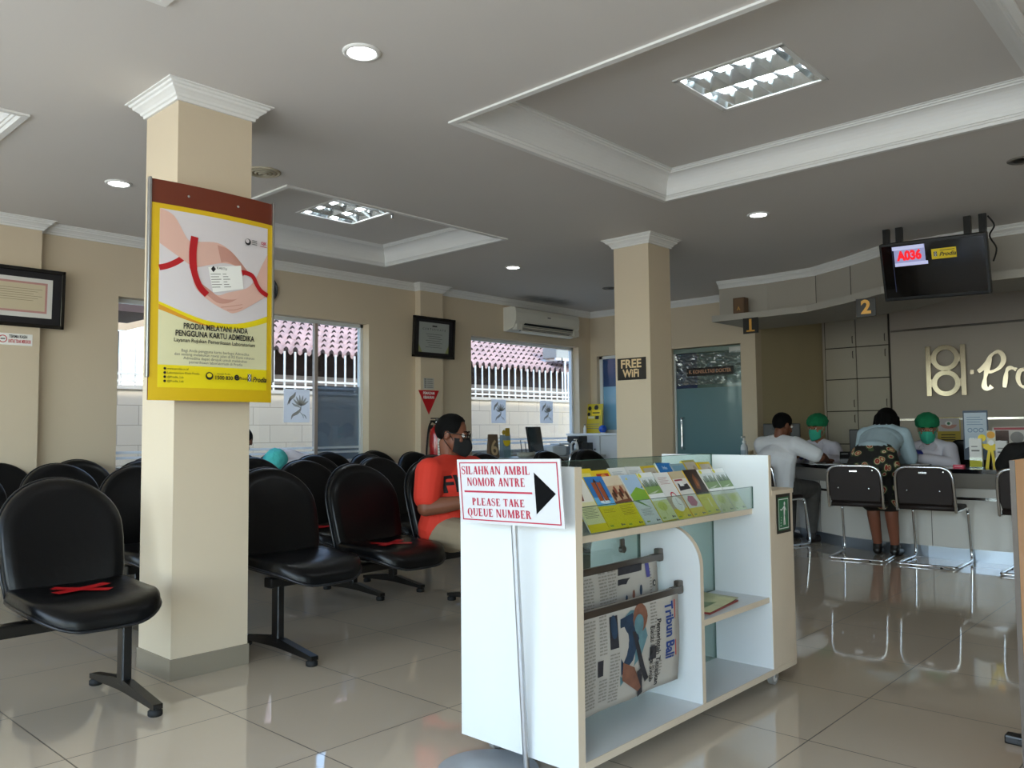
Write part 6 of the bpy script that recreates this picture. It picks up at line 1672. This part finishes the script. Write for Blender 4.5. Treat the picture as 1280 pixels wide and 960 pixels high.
    def leg(s, m, mt, k, g=0.0, upto=2.0):
        b = s.b
        if upto <= 1: m.capsule(s.hj[k], .088 * b + g, s.hj[k].lerp(s.kn[k], upto), .075 * b + g, mt); return
        m.capsule(s.hj[k], .088 * b + g, s.kn[k], .058 * b + g, mt)
        e = s.kn[k].lerp(s.an[k], upto - 1)
        c = s.kn[k].lerp(s.an[k], .3) + V((0, .018, 0))
        m.capsule(s.kn[k], .056 * b + g, c, .054 * b + g, mt); m.capsule(c, .054 * b + g, e, .036 + g + (2 - upto) * .014, mt)
    def foot(s, m, mt, k, g=0.0):
        a = s.an[k]; d = V((k * .10, -1, 0)).normalized()
        m.capsule(a + V((0, .02, -.045)), .034 + g, a + d * .09 + V((0, 0, -.052)), .030 + g, mt); m.capsule(a + d * .08 + V((0, 0, -.055)), .030 + g, a + d * .155 + V((0, 0, -.06)), .022 + g, mt); m.capsule(a, .036 + g, a + V((0, .015, -.04)), .034 + g, mt)
    def headp(s, m, mt):
        H = s.hm
        def E(c, r, fn=None): mm = MB(); mm.ell(c, r, mt, 22, 14, H, fn); m.add(mm.v, mm.f, mt, ID, True)
        E((0, .012, .032), (.074, .094, .088)); E((0, -.018, -.035), (.060, .066, .074)); E((0, -.052, -.088), (.028, .026, .024))
        E((0, -.086, .022), (.050, .014, .012)); E((-.036, -.066, -.022), (.022, .020, .020)); E((.036, -.066, -.022), (.022, .020, .020))
        m.capsule(H @ V((0, -.088, .012)), .0085, H @ V((0, -.110, -.028)), .0135, mt, 10); m.capsule(H @ V((-.011, -.098, -.034)), .0085, H @ V((.011, -.098, -.034)), .0085, mt, 8)
        m.capsule(H @ V((-.020, -.086, -.060)), .007, H @ V((.020, -.086, -.060)), .007, mt, 8); m.capsule(H @ V((-.016, -.084, -.070)), .008, H @ V((.016, -.084, -.070)), .008, mt, 8)
        for k in (-1, 1):
            mm = MB(); mm.ell((k * .077, .012, -.004), (.009, .020, .032), mt, 14, 10, H); m.add(mm.v, mm.f, mt, ID, True)
        m.capsule(s.nb + V((0, .01, -.03)), .054, H @ V((0, .022, -.06)), .050, mt, 14)
    def body(s, legs=True, forearm=True):
        def pr(m, mt):
            s.torso(m, mt); s.headp(m, mt)
            for k in (-1, 1):
                s.arm(m, mt, k); s.hand(m, mt, k)
                if legs: s.leg(m, mt, k); s.foot(m, mt, k)
        bo = blob('body', s.t, pr, s.sk, .0062, 2)
        for k in (-1, 1):
            m = MB(); c = s.hm @ V((k * .031, -.079, .012)); m.ell(c, (.0125, .0125, .0125), EYEW, 12, 8); m.ell(s.hm @ V((k * .031, -.0885, .011)), (.0062, .0062, .0062), EYED, 10, 6); m.build('eye', s.t)
            m = MB(); m.tube([s.hm @ V((k * .016, -.097, .031)), s.hm @ V((k * .032, -.095, .037)), s.hm @ V((k * .048, -.082, .032))], .0035, HAIR, 6); m.build('eyebrow', s.t)
        return bo
    def shirt(s, mt, sleeve=.62, name='shirt', g=.018, tail=True):
        def pr(m, mt_):
            s.torso(m, mt_, g)
            for k in (-1, 1): s.arm(m, mt_, k, g + (.006 if sleeve < 1 else .003), sleeve)
        return blob(name, s.t, pr, mt, .0075, 3)
    def trousers(s, mt, upto=1.92, name='trousers', g=.014):
        def pr(m, mt_):
            m.capsule(s.hip + V((0, .01, .0)), .117 * s.b + g, s.hip + V((0, -.01, .07)), .112 * s.b + g, mt_, 18, ((1, 0, 0), 1.42))
            for k in (-1, 1): s.leg(m, mt_, k, g, upto)
        return blob(name, s.t, pr, mt, .0085, 3)
    def skirt(s, mt, upto=.98, g=.02):
        def pr(m, mt_):
            m.capsule(s.hip + V((0, .015, -.0)), .128 * s.b + g, s.hip + V((0, -.01, .08)), .110 * s.b + g, mt_, 18, ((1, 0, 0), 1.42))
            for k in (-1, 1): s.leg(m, mt_, k, g, .99)
            m.capsule(s.hip + V((0, -.05, -.02)), .09, (s.kn[-1] + s.kn[1]) / 2 + V((0, .03, -.02)), .065, mt_, 16, ((1, 0, 0), 1.9))
        return blob('skirt', s.t, pr, mt, .009, 3)
    def shoes(s, mt, g=.006):
        for k in (-1, 1):
            blob('shoe', s.t, lambda m, mt_: s.foot(m, mt_, k, g), mt, .006, 2)
    def hair(s, low_back=-28, low_side=-8, front=44, fac=1.075, bob=None):
        """cap of hair with a shaped hairline; bob lets it fall below the ears"""
        m = MB(); n, k = 40, 14; vs = []; H = s.hm
        def line(a):   # a = 0 front (-Y), PI back
            c = math.cos(a)
            e = front if c > .84 else (low_side + (front - low_side) * max(0, (c - .55) / .29) ** .8 if c > .55 else (low_side if c > .05 else low_side + (low_back - low_side) * min(1, (.05 - c) / .6)))
            return math.radians(e)
        rings = []
        for inner in (0, 1):
            for i in range(k + 1):
                row = []
                for j in range(n):
                    a = 2 * PI * j / n; e0 = line(a); e = e0 + (PI / 2 - e0) * i / k
                    d = V((math.sin(a) * math.cos(e), -math.cos(a) * math.cos(e), math.sin(e)))
                    f = 1.0 if inner else fac + .022 * noise.noise(d * 5) + .022 * noise.noise(d * 19)
                    if not inner and i == 0: f = 1.02
                    p = V((d.x * .0755 * f, .012 + d.y * .097 * f, .030 + d.z * .091 * f))
                    row.append(len(vs)); vs.append(H @ p)
                rings.append(row)
        fs = []
        for base in (0, k + 1):
            for i in range(k):
                A, B = rings[base + i], rings[base + i + 1]
                fs += [(A[j], A[(j + 1) % n], B[(j + 1) % n], B[j]) if base == 0 else (A[j], B[j], B[(j + 1) % n], A[(j + 1) % n]) for j in range(n)]
        A, B = rings[0], rings[k + 1]
        fs += [(A[j], B[j], B[(j + 1) % n], A[(j + 1) % n]) for j in range(n)]
        m.add(vs, fs, HAIR, ID, True)
        if bob:
            def pr(mm, mt_):
                mm.ell(s.hm @ V((0, .022, .035)), (.092, .108, .100), mt_, 26, 16)
                for q in range(9):
                    a = math.radians(62 + 236 * q / 8); rx, ry = .078, .090
                    p0 = s.hm @ V((math.sin(a) * rx, .015 - math.cos(a) * ry, .03)); p1 = s.hm @ V((math.sin(a) * rx * 1.22, .02 - math.cos(a) * ry * 1.05, -bob + .02 * math.cos(a * 2)))
                    mm.capsule(p0, .032, p1, .026, mt_, 12)
            o = blob('hair', s.t, pr, HAIR, .007, 2); return o
        return m.build('hair', s.t)
    def mask(s, mt, name='face_mask'):
        m = MB(); n, k = 22, 10; H = s.hm; vs = []
        for i in range(k + 1):
            e = i / k
            for j in range(n + 1):
                a = math.radians(-78 + 156 * j / n); w = math.cos(a * .9)
                z = -.118 + (.118 - .012 + .016 * max(0, math.cos(a * 1.6)) ** 2) * e + .034 * (1 - e) * (1 - w)
                r = .073 + .0125 * math.sin(PI * e) ** .7
                y = -.012 - (r + .036 * math.exp(-(a / .42) ** 2) * (.55 + .45 * math.sin(PI * min(1, e * 1.1)))) * math.cos(a) - .008
                x = (.070 - .012 * (1 - e)) * math.sin(a) * 1.02
                vs.append(H @ V((x, y, z)))
        m.add(vs, [(i * (n + 1) + j, i * (n + 1) + j + 1, (i + 1) * (n + 1) + j + 1, (i + 1) * (n + 1) + j) for i in range(k) for j in range(n)], mt, ID, True)
        o = m.build(name, s.t, fix=False); q = o.modifiers.new('cloth', 'SOLIDIFY'); q.thickness = .002
        m = MB()
        for kk in (-1, 1):
            m.tube(spline([H @ V((kk * .066, -.030, -.03)), H @ V((kk * .083, .005, .012)), H @ V((kk * .086, .03, .018)), H @ V((kk * .080, .028, -.03)), H @ V((kk * .062, -.026, -.085))], 5), .0022, mt, 6)
        m.build('ear_loop', o)
    def glasses(s):
        H = s.hm; m = MB(); FRM = mat('spectacle_frame', '#0C0A0A', .25, var=.1)
        for k in (-1, 1):
            c = V((k * .033, -.104, .008)); pts = [c + V((.027 * math.cos(a), .008 * abs(math.cos(a)) ** 2 * k * math.copysign(1, math.cos(a)) * k, .018 * math.sin(a))) for a in [2 * PI * i / 20 for i in range(20)]]
            m.tube([H @ p for p in pts], .0030, FRM, 6, True)
            m.tube([H @ V((k * .060, -.098, .014)), H @ V((k * .079, -.05, .014)), H @ V((k * .084, .01, .012)), H @ V((k * .082, .028, -.005))], .0026, FRM, 6)
        m.tube([H @ V((-.008, -.106, .012)), H @ V((.008, -.106, .012))], .0028, FRM, 6)
        o = m.build('glasses', s.t)
        for k in (-1, 1):
            g = MB(); g.poly([(.025 * math.cos(2 * PI * i / 18), .016 * math.sin(2 * PI * i / 18)) for i in range(18)], CLEAR, H @ face_ny(k * .033, -.104, .008)); g.build('lens', o, fix=False)
    def bouffant(s, mt):
        m = MB()
        def fn(d):
            if d.z < -.55: return .80
            az = math.atan2(d.y, d.x); return 1.0 + .034 * math.sin(az * 19 + 2 * noise.noise(d * 3)) * max(0, 1 - abs(d.z - .1) * 1.05) + .07 * noise.noise(d * 3.2 + Vector((s.hc.x * 9, 3, 1))) + .04 * noise.noise(d * 9)
        vs0 = len(m.v)
        m.ell((0, .034, .058), (.104, .122, .092), mt, 44, 26, Matrix.Identity(4), fn)
        m.v = [s.hm @ (V((p.x, p.y, max(p.z, .030 + .28 * min(0, -(p.y + .02)) * 1.0 if p.y < .10 else p.z)))) for p in m.v]
        o = m.build('bouffant_cap', s.t)
        m = MB(); m.tube([s.hm @ V((.083 * math.sin(a), .018 - .103 * math.cos(a), .036 - .040 * (1 - math.cos(a)) / 2)) for a in [2 * PI * i / 36 for i in range(36)]], .005, mt, 6, True); m.build('elastic_edge', o)
    def gloves(s, mt):
        for k in (-1, 1):
            def pr(m, mt_):
                s.hand(m, mt_, k, .003); d = (s.el[k] - s.wr[k]).normalized(); m.capsule(s.wr[k] + d * .05, .036, s.wr[k], .032, mt_)
            blob('glove', s.t, pr, mt, .0055, 1)
    def collar(s, mt):
        m = MB()
        for k in (-1, 1):
            a = s.nb + V((k * .050, .035, .03)); b_ = s.nb + V((k * .055, -.050, .025)); c = s.nb + V((k * .012, -.098, -.035)); d = s.nb + V((k * .070, -.105, -.055)); e = s.nb + V((k * .085, -.03, .0))
            m.add([a, b_, c, d, e], [(0, 1, 2, 3, 4)], mt)
        o = m.build('collar', s.t); q = o.modifiers.new('cloth', 'SOLIDIFY'); q.thickness = .005; q.offset = 0
def project_text(shirt, parent, body, size, mt, xf, fit, bold, name='lettering', outline=None):
    """lay print on a shirt front by casting it onto the cloth along the frame's -z"""
    me = shirt.data
    bvh = BVHTree.FromPolygons([v.co.copy() for v in me.vertices], [list(p.vertices) for p in me.polygons])
    m = MB()
    layers = ((outline, .010, .003), (mt, 0, .0045)) if outline else ((mt, 0, .003),)
    n_ = -(xf.to_3x3() @ Vector((0, 0, 1))).normalized()
    for mm, extra, lift in layers:
        t = MB(); t.text(body, size, mm, ID, bold=bold + extra, fit=None if extra else fit)
        if extra:
            w = max(v.x for v in t.v) - min(v.x for v in t.v); kf = (fit + 2 * extra * .8) / w
            for v in t.v: v.x *= kf
        bm = bmesh.new(); bm.from_mesh(t.make('x'))
        for k in range(-6, 7): bmesh.ops.bisect_plane(bm, geom=list(bm.verts) + list(bm.edges) + list(bm.faces), plane_co=(k * .022, 0, 0), plane_no=(1, 0, 0))
        for k in range(-3, 4): bmesh.ops.bisect_plane(bm, geom=list(bm.verts) + list(bm.edges) + list(bm.faces), plane_co=(0, k * .018, 0), plane_no=(0, 1, 0))
        bm.verts.index_update(); vs = []
        for v in bm.verts:
            o = xf @ v.co; hit = bvh.ray_cast(o, n_)
            vs.append((hit[0] - n_ * lift) if hit[0] is not None else o)
        m.add(vs, [[v.index for v in f.verts] for f in bm.faces], mm); bm.free()
    m.build(name, parent, fix=False)

# man in the red T-shirt on the front bench
RT = mat('red_cotton', '#D23421', .8, var=.10, scale=9, bump=.25, bscale=14)
KHAKI = mat('khaki_cotton', '#8F8069', .85, var=.14, scale=10, bump=.35, bscale=12)
p = Person('man in red T-shirt with glasses and black mask sitting with a phone', (3.43, 3.70, 0), .10, '#7A4B36', seat=.425, lean=.02, head=(26, 12, 0), hc=(-.005, -.03, 1.085),
           arms={-1: ((-.265, -.05, .66), (-.06, -.27, .70)), 1: ((.25, -.10, .64), (.10, -.29, .70))}, build=1.16)
p.body(); sh = p.shirt(RT, .68, 't_shirt', .022); p.trousers(KHAKI, g=.010); p.shoes(mat('dark_shoe', '#221C19', .5)); p.hair(low_back=-50, low_side=-14, front=42); p.mask(mat('black_mask', '#0A0A0C', .8, var=.1)); p.glasses()
project_text(sh, sh, 'FLY', .135, mat('shirt_black', '#191315', .8), FR((-.055, -.40, .79), (1, .0, .05), (0, 0, 1)), .25, .004)
t = thing('mobile_phone', 'dark mobile phone held by the man in the red T-shirt', 'phone', (3.43, 3.70, 0), .10)
m = MB(); xp = FR((.02, -.385, .715), (1, .1, 0), (0, -.35, .9)); m.rbox((-.038, -.075, -.009), (.038, .075, 0), .005, BLACK_PLASTIC, xp); m.build('case', t)
m = MB(); m.rect(-.034, -.068, .034, .068, mat('phone_glass', '#10151C', .1, var=0, coat=.5), xp, .0006); m.build('screen', t, fix=False)

COAT = mat('white_coat_cotton', '#DAD5DF', .8, var=.05, scale=9, bump=.2, bscale=14)
GCAP = mat('green_cap_fabric', '#0B7A4E', .85, var=.22, scale=22, bump=.3, bscale=40)
GMASK = mat('green_mask', '#3FBFA0', .75, var=.06, scale=20, bump=.15, bscale=60)
BGLOVE = mat('blue_glove', '#27339B', .45, var=.1)
p = Person('nurse in green cap facing the man in the white shirt across the counter', (8.60, 3.48, 0), -PI / 2 + .10, '#A9765B', seat=.46, lean=.10, head=(-12, 10, 0), hc=(0, -.145, 1.105),
           arms={-1: ((-.235, -.20, .76), (-.08, -.43, .81)), 1: ((.245, -.19, .76), (.10, -.42, .80))}, build=.94, group=None)
p.body(); sh = p.shirt(COAT, 1.90, 'white_coat'); p.trousers(COAT); p.shoes(mat('white_shoe', '#CFCBC6', .6)); p.hair(-25, -5, 40, 1.04); p.bouffant(GCAP); p.mask(GMASK); p.gloves(BGLOVE); p.collar(COAT)
t = MB(); t.add([V((.07, -.27, .81)), V((.11, -.26, .81)), V((.11, -.265, .825)), V((.07, -.275, .825))], [(0, 1, 2, 3)], mat('badge_pink', '#B5707A', .5)); t.build('name_badge', p.t, fix=False)
p = Person('nurse in green cap with blue gloves facing the woman in the pale blue shirt', (8.48, 2.32, 0), -PI / 2 - .10, '#9C6A50', seat=.46, lean=.14, head=(20, 14, 0), hc=(0, -.195, 1.085),
           arms={-1: ((-.27, -.22, .79), (-.07, -.40, .86)), 1: ((.23, -.24, .76), (-.01, -.40, .82))}, build=.96)
p.body(); sh = p.shirt(COAT, 1.90, 'white_coat'); p.trousers(COAT); p.shoes(mat('white_shoe', '#CFCBC6', .6)); p.hair(-25, -5, 40, 1.04); p.bouffant(GCAP); p.mask(GMASK); p.gloves(BGLOVE); p.collar(COAT)

# man in white, leaning on the counter with one arm
WTEE = mat('white_tee', '#D5D6DA', .8, var=.05, scale=8, bump=.3, bscale=10)
p = Person('man in white T-shirt seen from behind, forearm resting on the counter', (7.45, 3.48, 0), PI / 2 - .20, '#6E4330', seat=.46, lean=.10, head=(-14, 16, 0), hc=(-.02, -.13, 1.13),
           arms={-1: ((-.36, -.22, .835), (-.27, -.45, .80)), 1: ((.22, -.26, .70), (.10, -.45, .80))}, build=1.12)
p.nb.z += .045; p.chest.z += .03
for k in (-1, 1): p.sh[k].z += .05
p.body(); p.shirt(WTEE, .80, 't_shirt'); p.trousers(mat('grey_trousers', '#4A4744', .8, var=.4, scale=18)); p.shoes(mat('dark_shoe', '#221C19', .5)); p.hair(low_back=-52, low_side=-14, front=44)

# woman in pale blue
PBLUE = mat('pale_blue_cotton', '#A9BEC8', .8, var=.06, scale=8, bump=.35, bscale=9)
def batik():
    if 'batik_print' in _mats: return _mats['batik_print']
    m = mat('batik_print', '#15130F', .8, var=0); n, l = m.node_tree.nodes, m.node_tree.links
    tc = n.new('ShaderNodeTexCoord'); vo = n.new('ShaderNodeTexVoronoi'); vo.inputs['Scale'].default_value = 13
    nz = n.new('ShaderNodeTexNoise'); nz.inputs['Scale'].default_value = 5
    l.new(tc.outputs['Object'], nz.inputs['Vector'])
    va = n.new('ShaderNodeVectorMath'); va.operation = 'ADD'; l.new(tc.outputs['Object'], va.inputs[0])
    sc_ = n.new('ShaderNodeVectorMath'); sc_.operation = 'SCALE'; sc_.inputs['Scale'].default_value = .12; l.new(nz.outputs['Color'], sc_.inputs[0]); l.new(sc_.outputs[0], va.inputs[1]); l.new(va.outputs[0], vo.inputs['Vector'])
    rp = n.new('ShaderNodeValToRGB'); rp.color_ramp.interpolation = 'CONSTANT'
    e = rp.color_ramp.elements; e[0].position = 0; e[0].color = lin('#B9A77A'); e[1].position = .18; e[1].color = lin('#8C2F24')
    for ps_, c in ((.30, '#C0B08A'), (.36, '#3B4A2A'), (.46, '#14120F')): q = e.new(ps_); q.color = lin(c)
    l.new(vo.outputs['Distance'], rp.inputs['Fac']); l.new(rp.outputs['Color'], n['Principled BSDF'].inputs['Base Color'])
    return m
p = Person('woman in pale blue shirt and floral skirt with short dark hair, bending over the counter', (7.30, 2.50, 0), PI / 2 + .06, '#7E4C38', seat=.70, head=(0, 22, 0), hc=(.0, -.46, 1.145),
           arms={-1: ((-.20, -.40, .83), (-.09, -.55, .80)), 1: ((.21, -.38, .83), (.12, -.54, .80))}, legs={-1: ((-.115, -.05, .47), (-.12, -.11, .085)), 1: ((.035, -.05, .47), (.025, -.13, .085))}, build=1.0)
p.chest = V((0, -.24, .985)); p.nb = V((0, -.37, 1.085)); p.sh = {-1: V((-.155, -.335, 1.035)), 1: V((.155, -.335, 1.035))}
p.hj = {k: V((k * .085, .0, .76)) for k in (-1, 1)}
p.body(); p.shirt(PBLUE, 1.86, 'shirt', .016); p.skirt(batik(), g=.028); p.shoes(mat('black_shoe', '#0C0B0B', .35)); p.hair(bob=.115)
m = MB(); m.tube([p.nb + V((.058 * math.sin(a), .008 - .060 * math.cos(a), .03)) for a in [2 * PI * i / 20 for i in range(20)]], .012, PBLUE, 8, True); m.build('collar', p.t)

# person in black at the picture edge
BTEE = mat('black_cotton', '#0B0A0B', .85, var=.15, bump=.2, bscale=12)
p = Person('person in black T-shirt and black trousers in sandals, half hidden by the wooden board', (7.20, 1.26, 0), PI / 2 + .05, '#6B3F2D', seat=.46, lean=.14, head=(0, 14, 0), hc=(0, -.15, 1.12),
           arms={-1: ((-.29, -.20, .76), (-.22, -.44, .81)), 1: ((.27, -.16, .77), (.14, -.40, .81))}, legs={-1: ((-.13, -.40, .50), (-.12, -.38, .085)), 1: ((.20, -.39, .52), (.30, -.40, .085))}, build=1.08)
p.body(); p.shirt(BTEE, .75, 't_shirt'); p.trousers(mat('black_trousers', '#0E0D0F', .85, var=.15), 1.80); p.hair(low_back=-52, low_side=-12, front=44)
for k in (-1, 1):
    m = MB(); a = p.an[k]; m.prism([(-.042, .05), (.042, .05), (.046, -.10), (.035, -.185), (-.035, -.185), (-.046, -.10)], -.001, .016, mat('sandal_sole', '#2A1A16', .6), Matrix.Translation((a.x, a.y, .001)))
    m.tube([(a.x - .042, a.y - .08, .012), (a.x, a.y - .09, .07), (a.x + .042, a.y - .08, .012)], .009, mat('sandal_strap', '#5E2A22', .6), 8); m.build('sandal', p.t)

# the two half-hidden people by the window
p = Person('dark-haired person by the window, peeping out beside the poster pillar', (3.50, 6.50, 0), .35, '#5E3A2B', seat=.415, lean=.03, head=(-75, 8, 0), hc=(.02, -.09, 1.035), build=.92)
p.body(); p.shirt(mat('striped_dark_shirt', '#20252E', .8, var=.3, scale=20), .7, 'shirt'); p.trousers(mat('dark_trousers', '#1B1C22', .8)); p.shoes(mat('dark_shoe', '#221C19', .5)); p.hair(-50, -12, 42)
TEALCAP = mat('teal_cap_fabric', '#4FC4BF', .75, var=.12, scale=22, bump=.3, bscale=40)
p = Person('bowed person in teal cap by the window, only the cap showing over the seats', (4.06, 6.56, 0), -.35, '#9C6A50', seat=.415, lean=.16, head=(-20, 40, 0), hc=(-.13, -.19, .80), build=.9)
p.body(); p.shirt(COAT, 1.90, 'white_coat'); p.trousers(COAT); p.shoes(mat('white_shoe', '#CFCBC6', .6)); p.hair(-25, -5, 40, 1.04); p.bouffant(TEALCAP)
